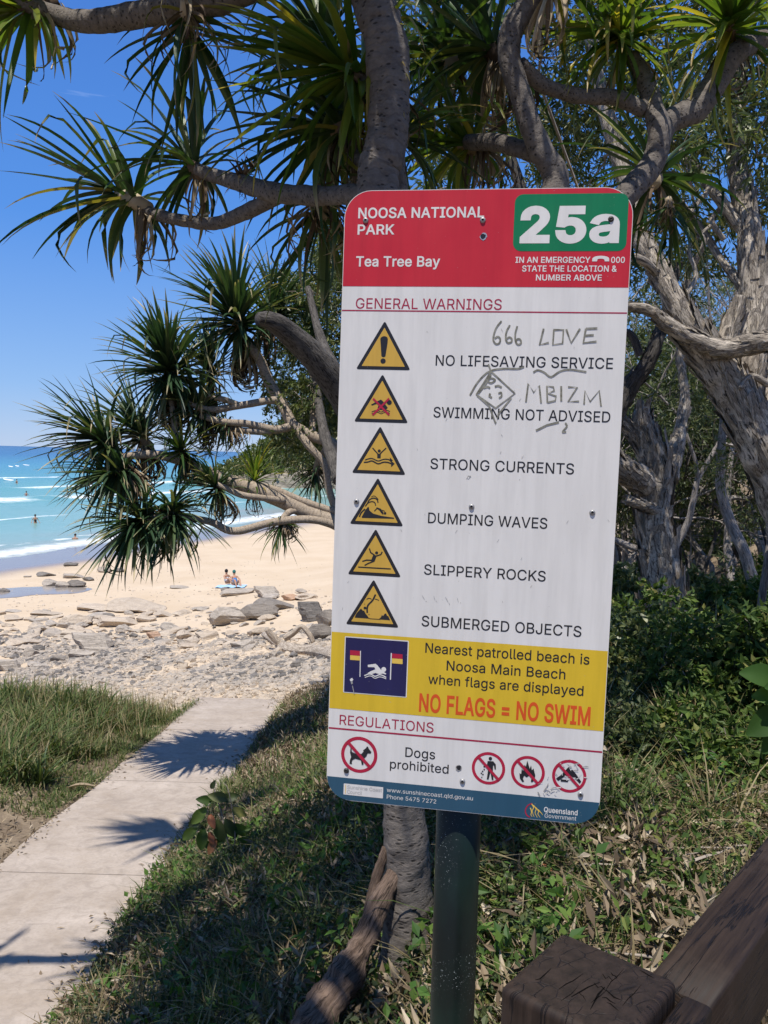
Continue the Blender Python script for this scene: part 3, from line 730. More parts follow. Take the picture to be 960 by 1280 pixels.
# ------------------------------------------------------------------ warning sign
GLYPHS = {'&': '448;197 -7 165 -5 136 1 110 12 78 34 54 62 39 96 34 133 37 163 47 189 63 213 85 235 140 279 216 335 237 352 255 375 260 389 262 405 258 427 245 445 226 457 201 461 184 459 168 453 155 444 145 431 139 416 137 399 139 380 145 363 169 327 204 284 438 0 364 0 171 231 121 293 102 319 87 344 78 370 75 398 79 430 91 458 109 481 134 499 165 510 200 513 235 510 266 499 290 482 308 459 320 433 324 404 322 382 315 362 305 342 291 325 256 293 154 217 128 195 110 174 100 154 97 131 100 108 109 87 124 70 143 57 166 49 193 46 223 50 251 59 278 75 301 95 321 121 336 151 346 186 349 224 408 224 406 194 403 167 397 144 385 115 371 92 345 62 333 47 305 23 271 7 234 -3', '.': '188;95 -4 78 -1 63 9 53 24 50 41 53 59 63 73 78 83 95 87 113 83 128 73 138 59 141 41 138 24 128 9 113 -1', '0': '453;227 -7 191 -3 158 7 130 24 105 48 85 77 69 113 57 155 50 202 48 254 50 306 57 353 69 395 85 431 106 461 130 484 159 502 191 512 227 516 262 512 295 502 323 484 348 461 368 431 384 395 396 353 403 306 405 254 403 202 396 155 384 113 368 77 348 48 323 24 295 7 263 -3;227 50 261 56 290 74 306 92 320 116 330 144 338 176 342 213 344 254 342 295 338 332 330 365 320 393 306 416 290 435 261 453 227 460 192 453 163 435 147 416 134 393 123 365 115 332 111 295 109 254 111 213 115 176 123 144 134 116 147 92 163 74 192 56', '2': '453;64 0 64 47 234 229 282 282 299 305 311 327 318 348 320 371 317 397 308 419 293 436 273 449 250 457 224 460 196 457 172 447 153 433 139 413 130 390 127 362 66 362 68 391 75 418 86 442 111 473 143 496 168 507 196 513 225 516 254 513 281 507 306 497 337 474 361 445 376 411 381 372 378 345 371 318 357 290 336 259 267 180 153 60 153 57 389 57 389 0', '4': '453;40 105 40 158 247 509 311 509 109 166 109 163 413 163 413 105;282 0 282 121 282 146 282 318 343 318 343 0', '5': '453;221 -7 192 -5 165 1 140 11 108 32 83 60 66 93 60 130 122 130 127 108 138 89 154 73 173 60 196 52 221 50 250 53 276 64 298 82 314 104 324 131 328 162 324 193 314 221 297 244 275 262 248 273 218 277 192 275 167 268 145 258 128 246 67 253 96 509 366 509 366 452 151 452 134 301 136 301 155 315 178 325 203 331 229 334 263 330 294 321 321 306 345 285 364 260 379 231 388 199 391 163 388 132 381 102 369 76 352 52 332 32 309 15 282 3 253 -4', '7': '453;97 0 323 448 323 452 62 452 62 509 391 509 391 449 165 0', '=': '453;72 245 72 301 381 301 381 245;72 97 72 153 381 153 381 97', 'A': '480;16 0 201 509 276 509 463 0 395 0 287 302 264 372 232 478 245 478 213 371 191 302 85 0;110 142 110 199 370 199 370 142', 'B': '456;60 0 60 509 241 509 274 507 304 501 329 491 359 469 381 442 394 410 398 374 395 344 387 320 373 301 356 286 336 275 315 267 315 262 339 257 363 245 385 227 402 203 414 173 418 136 413 100 400 67 377 39 344 18 317 8 284 2 247 0;125 57 245 57 281 60 309 67 330 80 349 105 355 137 352 161 342 184 327 203 306 218 279 228 248 231 125 231;125 285 238 285 265 288 288 296 308 309 323 326 333 348 336 372 330 403 313 429 283 446 240 452 125 452', 'C': '510;267 -7 225 -3 186 7 150 25 119 49 92 79 70 115 53 157 44 203 40 254 44 305 53 352 70 393 92 429 119 459 150 484 186 501 225 512 267 516 305 513 340 504 373 490 402 471 427 447 448 418 463 385 473 348 408 348 401 373 389 395 375 413 357 428 337 440 315 449 292 454 267 456 237 453 209 445 184 432 161 414 141 391 125 364 113 332 106 295 103 254 106 213 113 177 125 145 141 117 161 94 184 76 210 63 237 56 267 53 292 55 315 60 337 69 357 81 375 96 389 114 401 136 408 160 473 160 463 124 448 91 428 62 402 38 373 19 341 5 305 -4', 'D': '502;219 0 96 0 96 57 215 57 254 60 288 68 318 81 343 99 363 122 379 149 390 181 397 216 399 255 397 294 390 329 379 361 364 388 344 410 320 428 291 441 258 449 221 452 93 452 93 509 225 509 273 505 315 495 353 478 385 455 412 426 433 391 449 351 458 306 462 255 458 205 449 159 433 119 411 83 384 54 351 31 312 14 268 3;125 509 125 0 60 0 60 509', 'E': '419;60 0 60 509 372 509 372 452 125 452 125 286 355 286 355 229 125 229 125 57 375 57 375 0', 'F': '410;60 0 60 509 369 509 369 452 125 452 125 278 346 278 346 221 125 221 125 0', 'G': '520;269 -7 225 -3 185 7 149 25 118 49 91 79 69 116 53 157 43 203 40 254 43 305 53 352 69 393 91 429 117 459 149 484 184 501 223 512 265 516 304 513 340 504 374 489 403 469 429 445 449 416 465 384 474 349 408 349 399 372 387 393 373 411 356 427 337 439 315 448 291 454 265 456 236 453 209 445 183 432 160 414 141 392 125 364 113 332 106 295 103 254 106 213 113 177 125 145 141 117 161 95 184 76 210 63 238 56 269 53 309 57 345 71 374 93 396 123 407 147 413 173 415 202 434 199 283 199 283 256 478 256 478 200 475 160 466 124 451 91 431 62 406 38 377 19 344 5 308 -4', 'H': '517;60 0 60 509 125 509 125 289 392 289 392 509 457 509 457 0 392 0 392 232 125 232 125 0', 'I': '301;31 0 31 57 118 57 118 452 31 452 31 509 269 509 269 452 183 452 183 57 269 57 269 0', 'J': '396;185 -7 143 -2 106 11 75 33 52 63 38 100 33 145 33 173 98 173 98 145 104 104 122 74 149 56 185 50 220 56 248 74 266 104 272 145 272 509 336 509 336 145 332 100 318 63 294 33 263 11 227 -2', 'K': '467;104 145 104 216 139 261 174 303 212 344 364 509 448 509 231 276 228 276;60 0 60 509 125 509 125 334 124 225 125 193 125 0;372 0 188 259 228 309 449 0', 'L': '393;60 0 60 509 125 509 125 57 361 57 361 0', 'M': '628;60 0 60 509 152 509 277 187 287 159 299 123 311 84 322 49 307 49 318 83 330 121 342 158 352 187 476 509 568 509 568 0 504 0 504 291 504 327 505 369 506 413 507 457 513 457 498 409 482 363 467 322 456 291 342 0 286 0 170 291 159 321 145 361 129 408 112 457 119 457 120 416 121 372 122 328 122 291 122 0', 'N': '523;60 0 60 509 136 509 343 183 363 151 388 107 414 55 405 54 401 108 399 157 399 195 399 509 463 509 463 0 387 0 202 290 177 331 148 381 108 452 119 454 122 384 124 328 125 291 125 0', 'O': '533;267 -7 225 -3 186 7 150 25 119 49 92 79 70 115 53 157 44 203 40 254 44 305 53 352 70 393 92 429 119 459 150 484 186 501 225 512 267 516 309 512 348 501 384 484 415 459 442 429 464 393 480 352 490 305 493 254 490 203 480 157 464 115 442 79 415 49 384 25 348 7 309 -3;267 53 296 55 324 63 349 76 372 94 392 116 408 144 420 176 428 213 430 254 428 295 420 332 408 365 392 392 372 415 349 433 324 446 296 453 267 456 237 453 210 445 184 433 161 415 142 392 125 364 113 332 106 295 103 254 106 213 113 176 125 144 142 117 161 94 184 76 210 63 237 55', 'P': '445;60 0 60 509 235 509 272 506 305 499 332 487 356 471 375 452 390 430 400 404 407 377 409 348 407 318 400 291 390 265 375 243 356 223 332 207 305 195 272 188 235 186 109 186 109 242 233 242 269 246 297 256 318 272 333 294 342 319 344 348 342 376 333 402 318 423 297 439 268 449 232 452 125 452 125 0', 'Q': '533;245 159 313 159 369 85 384 65 468 -48 401 -48 346 27 331 46;267 -7 225 -3 186 7 150 25 119 49 92 79 70 115 53 157 44 203 40 254 44 305 53 352 70 393 92 429 119 459 150 484 186 501 225 512 267 516 309 512 348 501 384 484 415 459 442 429 464 393 480 352 490 305 493 254 490 203 480 157 464 115 442 79 415 49 384 25 348 7 309 -3;267 53 296 55 324 63 349 76 372 94 392 116 408 144 420 176 428 213 430 254 428 295 420 332 408 365 392 392 372 415 349 433 324 446 296 453 267 456 237 453 210 445 184 433 161 415 142 392 125 364 113 332 106 295 103 254 106 213 113 176 125 144 142 117 161 94 184 76 210 63 237 55', 'R': '449;60 0 60 509 236 509 273 506 305 500 333 489 367 465 390 433 401 408 407 381 409 352 407 323 401 296 390 271 367 240 333 217 305 206 273 200 236 198 96 198 96 255 234 255 269 258 298 267 319 281 334 300 342 324 345 352 342 380 334 405 319 425 298 440 269 449 233 452 125 452 125 0;353 0 230 229 303 229 428 0', 'S': '447;224 -9 188 -7 156 -1 128 9 102 23 81 40 64 60 51 83 42 109 38 137 104 137 110 110 123 88 142 71 166 59 194 52 224 49 257 52 286 60 311 74 329 92 341 114 346 139 342 161 332 179 316 193 296 205 245 222 184 239 145 253 112 269 86 289 67 313 56 341 52 372 58 413 75 448 92 468 113 484 138 498 165 508 195 514 227 516 259 514 289 508 316 498 351 476 377 449 394 415 401 378 337 378 326 412 302 437 280 449 254 456 225 459 194 456 167 448 145 435 129 418 118 398 115 376 119 352 131 334 148 319 169 308 212 293 264 279 312 264 336 252 359 238 379 220 395 198 405 171 408 139 403 99 386 64 370 43 349 25 323 11 294 0 261 -7', 'T': '449;32 452 32 509 417 509 417 452 257 452 257 0 193 0 193 452', 'U': '517;259 -8 220 -6 186 2 154 15 126 33 103 55 85 80 71 108 63 140 60 173 60 509 124 509 124 178 128 144 141 113 160 87 187 68 220 56 259 52 298 56 331 68 357 87 377 113 389 144 393 178 393 509 457 509 457 173 454 140 446 108 433 80 414 55 391 33 363 15 332 2 297 -6', 'V': '480;204 0 16 509 84 509 192 206 215 137 248 31 235 31 267 138 290 206 395 509 463 509 278 0', 'W': '686;155 0 16 509 82 509 163 196 175 145 187 94 197 40 189 40 200 94 211 145 224 196 306 509 380 509 462 196 474 145 486 94 497 40 488 40 499 94 510 145 523 196 603 509 670 509 530 0 455 0 368 323 351 391 336 475 350 475 335 395 318 323 230 0', 'Y': '472;203 0 203 208 16 509 91 509 192 344 222 292 250 230 224 230 251 293 280 344 381 509 455 509 268 208 268 0', 'a': '389;160 -9 126 -5 94 5 68 22 48 45 35 73 30 108 34 138 43 161 58 179 78 193 100 203 125 211 178 220 234 227 252 230 265 235 273 243 276 255 276 257 273 279 267 297 256 311 240 322 220 329 196 331 171 329 149 322 132 313 118 301 107 288 100 274 41 291 57 322 79 346 104 364 133 375 163 382 194 384 239 379 263 372 286 360 306 343 322 320 333 290 337 251 337 0 277 0 277 52 272 52 252 25 236 12 215 1 190 -6;170 45 202 49 228 59 248 74 263 93 272 115 276 138 276 190 259 182 231 176 200 171 175 168 134 159 117 150 103 139 95 124 92 105 94 87 102 72 114 61 130 52 149 47', 'b': '424;229 -8 198 -5 172 4 153 17 138 31 118 59 112 59 112 0 53 0 53 509 114 509 114 319 118 319 137 346 152 360 171 373 197 381 229 384 259 382 287 374 313 361 335 342 354 320 370 293 381 261 388 227 390 189 388 151 381 116 370 84 355 57 336 34 313 16 288 3 260 -6;220 47 253 51 279 66 301 88 316 117 325 151 328 189 325 227 316 261 301 290 280 311 253 325 220 330 188 325 161 312 140 291 125 263 116 229 113 189 116 150 125 115 140 86 162 65 188 51', 'c': '396;207 -8 174 -5 144 3 117 16 93 35 72 58 56 85 44 116 37 150 34 187 37 225 44 260 56 291 72 318 93 341 117 360 144 374 174 382 207 384 234 383 260 377 284 368 305 356 324 341 340 322 353 301 362 277 303 262 290 289 270 311 242 325 207 330 173 325 145 310 124 287 108 258 99 224 96 187 99 151 108 117 124 89 145 66 173 51 207 46 243 52 271 66 292 89 304 117 363 102 354 78 341 56 325 37 306 21 285 9 261 -1 235 -6', 'd': '424;195 -8 165 -6 137 3 111 16 89 34 70 57 55 84 43 116 36 151 34 189 36 227 43 261 55 293 70 320 89 342 112 361 137 374 165 382 196 384 228 381 253 373 272 360 287 346 306 319 311 319 311 509 372 509 372 0 313 0 313 59 307 59 287 31 272 17 252 4 227 -5;205 47 236 51 263 65 284 86 299 115 309 150 312 189 309 229 300 263 284 291 263 312 237 325 205 330 172 325 145 311 124 290 108 261 99 227 96 189 99 151 109 117 124 88 145 66 172 51', 'e': '404;212 -8 177 -5 145 3 117 16 92 35 72 58 56 85 44 116 37 150 34 187 36 224 44 258 55 290 71 317 91 340 115 359 142 373 172 382 205 384 236 382 266 374 294 361 319 341 341 315 357 282 365 256 370 227 371 194 371 169 75 169 75 221 338 221 310 202 307 237 298 269 283 294 263 314 237 326 205 330 173 326 146 313 125 294 109 270 99 241 96 211 96 178 100 139 110 106 128 80 151 61 179 50 212 46 234 48 254 53 271 61 285 73 297 88 306 105 365 91 353 63 335 39 311 19 283 4 249 -5', 'f': '254;228 379 228 327 6 327 6 379;81 0 81 432 84 461 96 486 113 505 135 519 161 527 187 530 222 527 243 521 227 468 215 472 195 474 171 470 154 460 145 443 142 419 142 0', 'g': '425;207 -151 168 -148 134 -140 105 -127 82 -110 64 -91 51 -69 101 -41 122 -66 136 -78 154 -88 178 -95 207 -97 249 -92 282 -75 304 -47 311 -6 311 68 306 68 287 41 272 28 252 16 227 8 195 5 165 7 138 14 113 27 90 43 71 65 55 90 43 120 36 154 34 191 36 229 43 263 55 293 71 320 90 342 112 361 138 374 166 382 196 384 228 382 253 373 273 360 288 346 308 319 313 319 313 379 372 379 372 -9 370 -40 363 -67 350 -90 324 -117 291 -136 265 -144 237 -149;205 59 237 63 264 75 285 95 300 121 309 154 312 193 309 231 300 264 285 291 264 312 237 325 205 330 172 325 145 312 124 290 109 262 99 229 96 193 99 155 109 123 124 96 145 76 172 63', 'h': '410;114 227 114 0 53 0 53 509 114 509 114 287 102 287 116 319 132 344 152 362 187 379 227 384 264 380 295 369 321 349 341 321 350 298 355 271 357 240 357 0 296 0 296 235 290 275 273 304 246 323 210 329 184 326 161 317 141 303 126 283 117 257', 'i': '167;53 0 53 379 114 379 114 0;84 443 67 446 54 455 44 468 41 483 44 499 54 512 67 521 84 524 100 521 114 512 123 499 126 483 123 468 114 455 100 446', 'l': '189;139 -2 101 3 74 20 58 47 53 84 53 509 114 509 114 99 115 77 120 62 130 54 146 52 160 53 170 54 181 3 162 -1', 'm': '610;53 0 53 379 112 379 112 295 108 295 118 323 132 346 151 363 172 376 195 384 219 386 257 380 287 361 309 331 321 295 312 295 322 321 337 343 357 361 381 375 407 383 437 386 468 383 497 372 522 354 541 328 553 296 557 255 557 0 496 0 496 254 490 289 473 313 447 326 419 330 395 328 374 320 358 307 345 290 338 270 335 247 335 0 274 0 274 260 269 288 253 311 229 326 199 330 178 328 158 320 140 307 126 289 117 266 114 238 114 0', 'n': '410;114 227 114 0 53 0 53 379 112 379 112 287 102 287 116 319 132 344 152 362 187 379 227 384 264 380 295 369 321 349 341 321 350 298 355 271 357 240 357 0 296 0 296 235 290 275 273 304 246 323 210 329 184 326 161 317 141 303 126 283 117 257', 'o': '415;207 -8 174 -5 144 3 117 16 93 35 72 58 56 85 44 116 37 150 34 187 37 225 44 260 56 291 72 318 93 341 117 360 144 374 174 382 207 384 241 382 271 374 299 360 323 341 343 318 359 291 371 260 379 225 381 187 379 150 371 116 359 85 343 58 323 35 299 16 271 3 241 -5;207 46 242 51 270 66 292 89 307 117 316 151 319 187 316 224 307 258 292 287 270 310 242 325 207 330 173 325 145 310 124 287 108 258 99 224 96 187 99 151 108 117 124 89 145 66 173 51', 'p': '424;53 -143 53 379 112 379 112 319 118 319 137 346 152 360 171 373 197 381 229 384 259 382 287 374 313 361 335 342 354 320 370 293 381 261 388 227 390 189 388 151 381 116 370 84 355 57 336 34 313 16 288 3 260 -6 229 -8 198 -5 173 4 153 17 138 31 118 59 114 59 114 -143;220 47 253 51 279 66 301 88 316 117 325 151 328 189 325 227 316 261 301 290 280 311 253 325 220 330 188 325 161 312 140 291 125 263 116 229 113 189 116 150 125 115 140 86 162 65 188 51', 'q': '424;372 -143 311 -143 311 59 306 59 287 31 272 17 252 4 227 -5 195 -8 165 -6 137 3 111 16 89 34 70 57 55 84 43 116 36 151 34 189 36 227 43 261 55 293 70 320 89 342 112 361 137 374 165 382 196 384 228 381 253 373 272 360 287 346 307 319 313 319 313 379 372 379;205 47 236 51 263 65 284 86 299 115 309 150 312 189 309 229 300 263 284 291 263 312 237 325 205 330 172 325 145 311 124 290 108 261 99 227 96 189 99 151 109 117 124 88 145 66 172 51', 'r': '259;53 0 53 379 112 379 112 321 115 321 130 347 152 367 181 380 213 385 229 384 243 384 243 322 230 324 207 326 182 323 159 315 140 301 126 284 117 262 114 237 114 0', 's': '365;182 -8 145 -5 112 3 84 18 62 38 45 63 36 94 94 107 105 79 124 60 150 49 181 45 217 50 244 62 262 81 268 103 265 121 254 136 237 147 212 155 149 170 118 180 92 192 72 208 53 237 47 274 51 305 65 332 87 354 115 370 149 381 187 384 223 381 254 372 279 358 299 339 314 316 324 290 268 277 258 298 243 316 219 328 187 333 156 329 131 317 114 299 109 277 112 258 124 243 144 232 172 223 229 209 261 200 287 187 306 171 325 142 331 107 326 75 312 47 290 24 260 6 223 -5', 't': '227;204 379 204 327 6 327 6 379;65 471 126 471 126 98 128 76 136 61 150 53 170 50 185 51 202 54 213 2 192 -3 168 -4 138 -1 113 7 92 21 72 52 65 93', 'u': '410;182 -5 146 -1 115 11 89 31 69 59 60 82 54 109 53 139 53 379 114 379 114 144 119 105 137 75 164 56 200 50 226 53 249 62 268 77 283 97 293 122 296 153 296 379 357 379 357 0 298 0 298 92 307 92 294 60 277 35 257 17 222 0', 'v': '389;163 0 17 379 84 379 165 155 187 87 206 21 184 21 203 87 224 155 305 379 371 379 226 0', 'w': '567;138 0 23 379 87 379 133 214 154 137 175 41 165 41 186 135 206 214 252 379 316 379 362 214 382 136 402 41 391 41 413 135 434 214 480 379 545 379 429 0 368 0 319 172 305 225 291 280 277 338 291 338 277 280 263 225 248 172 199 0', 'y': '389;47 -139 61 -86 71 -87 88 -90 104 -89 118 -84 130 -74 141 -58 151 -36 163 -1 17 379 84 379 165 155 187 87 206 21 184 21 202 87 224 155 305 379 371 379 204 -58 191 -85 177 -107 159 -124 139 -136 117 -143 91 -145 65 -143'}


def gly(ch):
    adv, *cs = GLYPHS[ch].split(';')
    out = []
    for c_ in cs:
        q = list(map(int, c_.split())); out.append(np.array(q, float).reshape(-1, 2))
    big = max(out, key=lambda p: abs(area(p)))
    return int(adv), [out], 1 if area(big) > 0 else -1


def area(p):
    x_, y_ = p[:, 0], p[:, 1]
    return .5 * np.sum(x_ * np.roll(y_, -1) - y_ * np.roll(x_, -1))


def offset(p, d, sgn):
    e = np.roll(p, -1, 0) - p; e /= np.linalg.norm(e, axis=1)[:, None] + 1e-9
    nrm = np.c_[e[:, 1], -e[:, 0]] * sgn
    pn = np.roll(nrm, 1, 0)
    b = nrm + pn; q = (b * b).sum(1)[:, None]
    b = 2 * b / np.maximum(q, 1.0)
    return p + b * d


def text(s, u0, vb, u1, cap, bold=0.0):
    """Contours (mm, v down) of a line of lettering from u0 to u1 on baseline vb."""
    X_ = 0; groups = []
    for ch in s:
        if ch == ' ': X_ += 210; continue
        adv, sol, sg = gly(ch)
        for cs in sol:
            groups.append([(offset(c_, bold, sg) if bold else c_) + [X_, 0] for c_ in cs])
        X_ += adv + bold * .7
    allp = np.vstack([c_ for g_ in groups for c_ in g_]); lo, hi = allp[:, 0].min(), allp[:, 0].max()
    sx = (u1 - u0) / (hi - lo); sy = cap / (509.0 + 2 * bold)
    return [[np.c_[u0 + (c_[:, 0] - lo) * sx, vb - (c_[:, 1] + bold) * sy] for c_ in g_] for g_ in groups]


def circ(u, v, r_, n=20, a0=0, a1=2 * PI):
    a = np.linspace(a0, a1, n, endpoint=(a1 - a0) < 6.2)
    return np.c_[u + r_ * np.cos(a), v + r_ * np.sin(a)]


def stroke(pts, w, taper=False, sm=0):
    """A band of width w along pts as a polygon."""
    p = np.array(pts, float)
    if sm: p = spline(p, sm)
    e = np.gradient(p, axis=0); e /= np.linalg.norm(e, axis=1)[:, None] + 1e-9
    nn = np.c_[-e[:, 1], e[:, 0]]
    ww = np.full(len(p), w / 2)
    if taper: ww = ww * np.linspace(1, .35, len(p))
    return np.vstack([p + nn * ww[:, None], (p - nn * ww[:, None])[::-1]])


def rrect(u0, v0, u1, v1, rad, n=6, corners=(1, 1, 1, 1)):
    out = []
    for (cu, cv_, a0), on in zip(((u1, v0, -90), (u1, v1, 0), (u0, v1, 90), (u0, v0, 180)), corners):
        if not on: out.append((cu, cv_)); continue
        cc = (cu - rad if cu == u1 else cu + rad, cv_ - rad if cv_ == v1 else cv_ + rad)
        for a in np.linspace(R(a0), R(a0 + 90), n): out.append((cc[0] + rad * math.cos(a), cc[1] + rad * math.sin(a)))
    return np.array(out)


PW, PH = 450.0, 1005.0
def U(u, v, z=0):                # sign mm -> panel-local metres
    return (u / 1000, -v / 1000, z / 1000)


def plain(name, c, rough=.38, wear=.0, spec=.28):
    t = NT(name).set(rough, spec)
    o = t.obj()
    n1_ = t.noise(9, 5, .6, o); n2_ = t.noise(160, 3, .6, o)
    col = t.mix(t.ramp(n1_, [(.3, 0.0), (.7, 1.0)]), tuple(q * .94 for q in c), c)
    col = t.mix(t.ramp(n2_, [(.70, 0.0), (.76, .6)]), col, (.35, .33, .30))
    # vertical grime streaks, then wide bands painting soft reflections into the colour
    st = t.noise(5, 5, .7, t.obj((9, .7, 1)))
    col = t.mix(t.ramp(st, [(.42, 0.0), (.72, .34)]), col, tuple(q * .6 for q in c))
    col = t.mix(t.ramp(t.noise(3.0, 2, .4, t.obj((2.6, .35, 1))), [(.35, 0.0), (.65, .2)]), col, tuple(q * .8 for q in c))
    t.base(col)
    w = t.noise(1.6, 2, .4, t.obj((3.2, .5, 1)))
    t.bump(w, .5, .012)
    t.l(t.ramp(n1_, [(.3, rough * .8), (.7, rough * 1.25)]), t.p.inputs['Roughness'])
    return t.m


SM = {
    'white': plain('sign_white', (.70, .67, .62), .34), 'print': plain('sign_print', (.66, .63, .58), .4),
    'red': plain('sign_red', (.52, .022, .035), .4), 'green': plain('sign_green', (.005, .17, .065), .4),
    'maroon': plain('sign_maroon', (.36, .02, .055), .4), 'yellow': plain('sign_yellow', (.66, .44, .03), .36),
    'tri': plain('sign_tri', (.58, .35, .06), .36), 'black': plain('sign_black', (.022, .022, .026), .36),
    'navy': plain('sign_navy', (.02, .019, .078), .34), 'teal': plain('sign_teal', (.028, .085, .135), .34),
    'oran': plain('sign_orange', (.66, .09, .02), .36), 'ring': plain('sign_ring', (.42, .018, .05), .36),
    'grey': plain('sign_grey', (.32, .31, .29), .5), 'gold': plain('sign_gold', (.75, .5, .09), .36),
    'metal': flat('bare_metal', (.45, .44, .43), .4, .5, .2, 60, .6),
}
t = NT('marker_pen').set(.6, .3)
t.base(t.mix(t.ramp(t.noise(90, 5, .7, t.obj()), [(.3, 0.0), (.65, 1.0)]), (.085, .08, .055), (.27, .26, .21)))
SM['pen'] = t.m

TL = Vector((-.0757, 1.3628, EYE + .4229))
rx = Vector((.98781, -.15525, -.0105)).normalized(); uz = Vector((.0105, -.0045, .9999)); nz_ = rx.cross(uz).normalized(); uz = nz_.cross(rx)
sign = empty('information_sign', (0, 0, 0))
tag(sign, 'tall white, red and yellow beach warning sign 25a with marker scrawl', 'sign')
panelM = Matrix.Translation(TL) @ Matrix((rx, uz, nz_)).transposed().to_4x4()
base_xy = panelM @ Vector((.222, -1.0, -.055))
gz = H(base_xy.x, base_xy.y)
sign.location = (base_xy.x, base_xy.y, gz)
inv = Matrix.Translation(-Vector(sign.location))


def plate(polys, z0, z1):
    """Solid plate with straight sides."""
    mb = MB()
    tri = tessellate_polygon([[Vector((p[0], p[1], 0)) for p in polys]])
    n = len(polys)
    a = np.array([U(u, v, z1) for u, v in polys]); b = np.array([U(u, v, z0) for u, v in polys])
    F_ = [tuple(q) for q in tri] + [tuple(n + i for i in q[::-1]) for q in tri]
    F_ += [(i, (i + 1) % n, n + (i + 1) % n, n + i) for i in range(n)]
    mb.add(np.vstack([a, b]), F_)
    return mb


panel = plate(rrect(0, 0, PW, PH, 43, 10), -1.6, 0).build('panel', SM['white'], sign, smooth=False)
panel.matrix_basis = inv @ panelM
panel['label'] = 'white aluminium sign panel with rounded corners'


def fill(cs):
    """Triangulate contours under the non-zero winding rule (letters may overlap themselves)."""
    vs, es = [], []
    for c_ in cs:
        k_ = len(vs); vs += [Vector((float(p[0]), float(p[1]))) for p in c_]
        es += [(k_ + i, k_ + (i + 1) % len(c_)) for i in range(len(c_))]
    ov, oe, of, *_ = delaunay_2d_cdt(vs, es, [], 0, 1e-5)
    P_ = np.array([v_[:] for v_ in ov]); T_ = np.array([f_ for f_ in of if len(f_) == 3])
    C_ = P_[T_].mean(1); wn = np.zeros(len(C_))
    for c_ in cs:
        a_ = np.asarray(c_, float); b_ = np.roll(a_, -1, 0)
        for p_, q_ in zip(a_, b_):
            cr_ = (q_[0] - p_[0]) * (C_[:, 1] - p_[1]) - (q_[1] - p_[1]) * (C_[:, 0] - p_[0])
            wn += ((p_[1] <= C_[:, 1]) & (q_[1] > C_[:, 1]) & (cr_ > 0)).astype(float) - ((p_[1] > C_[:, 1]) & (q_[1] <= C_[:, 1]) & (cr_ < 0))
    T_ = T_[wn != 0]; used_ = np.unique(T_); re_ = np.zeros(len(P_), int); re_[used_] = np.arange(len(used_))
    return P_[used_], re_[T_]


def decal(name, layers, label=None, z=.25, parent=None):
    """layers: list of (material key, list of groups, layer number); a group is a list of contours."""
    mb = MB(); mats = []
    for key, groups, lay in layers:
        if key not in mats: mats.append(key)
        mi = mats.index(key); zz_ = 0
        for g_ in groups:
            if isinstance(g_, np.ndarray): g_ = [g_]
            flat_, tri = fill(g_)
            zz_ += .004
            V_ = [U(p[0], p[1], z + .25 * lay + zz_ % .12) for p in flat_]
            T_ = []
            for a, b, c_ in tri:
                A_, B_, C_ = flat_[a], flat_[b], flat_[c_]
                cr_ = (B_[0] - A_[0]) * (C_[1] - A_[1]) - (B_[1] - A_[1]) * (C_[0] - A_[0])
                T_.append((a, b, c_) if cr_ < 0 else (a, c_, b))
            mb.add(V_, T_, mi=mi)
    o = mb.build(name, [SM[q] for q in mats], parent or panel, smooth=False)
    if label: o['label'] = label
    return o


# colour bands
decal('red_band', [('red', [rrect(.9, .9, PW - .9, 151, 42.2, 10, (1, 0, 0, 1))], 0)], 'red band across the top of the sign')
decal('green_box', [('green', [rrect(270.5, 9, 442.5, 96, 13, 6)], 1)], 'green box behind the number 25a')
decal('yellow_band', [('yellow', [rrect(.9, 718.5, PW - .9, 848.5, 1, 2, (0, 0, 0, 0))], 0)], 'yellow band near the foot of the sign')
decal('teal_band', [('teal', [rrect(.9, 966, PW - .9, PH - .9, 42.2 * .92, 10, (0, 1, 1, 0))], 0)], 'dark teal band along the bottom of the sign')
decal('ruled_line', [('maroon', [rrect(.9, 188.6, PW - .9, 190.6, 1, 2, (0, 0, 0, 0))], 0)], 'thin dark red line under GENERAL WARNINGS')
decal('ruled_line', [('maroon', [rrect(.9, 881.2, PW - .9, 884, 1, 2, (0, 0, 0, 0))], 0)], 'thin dark red line under REGULATIONS')
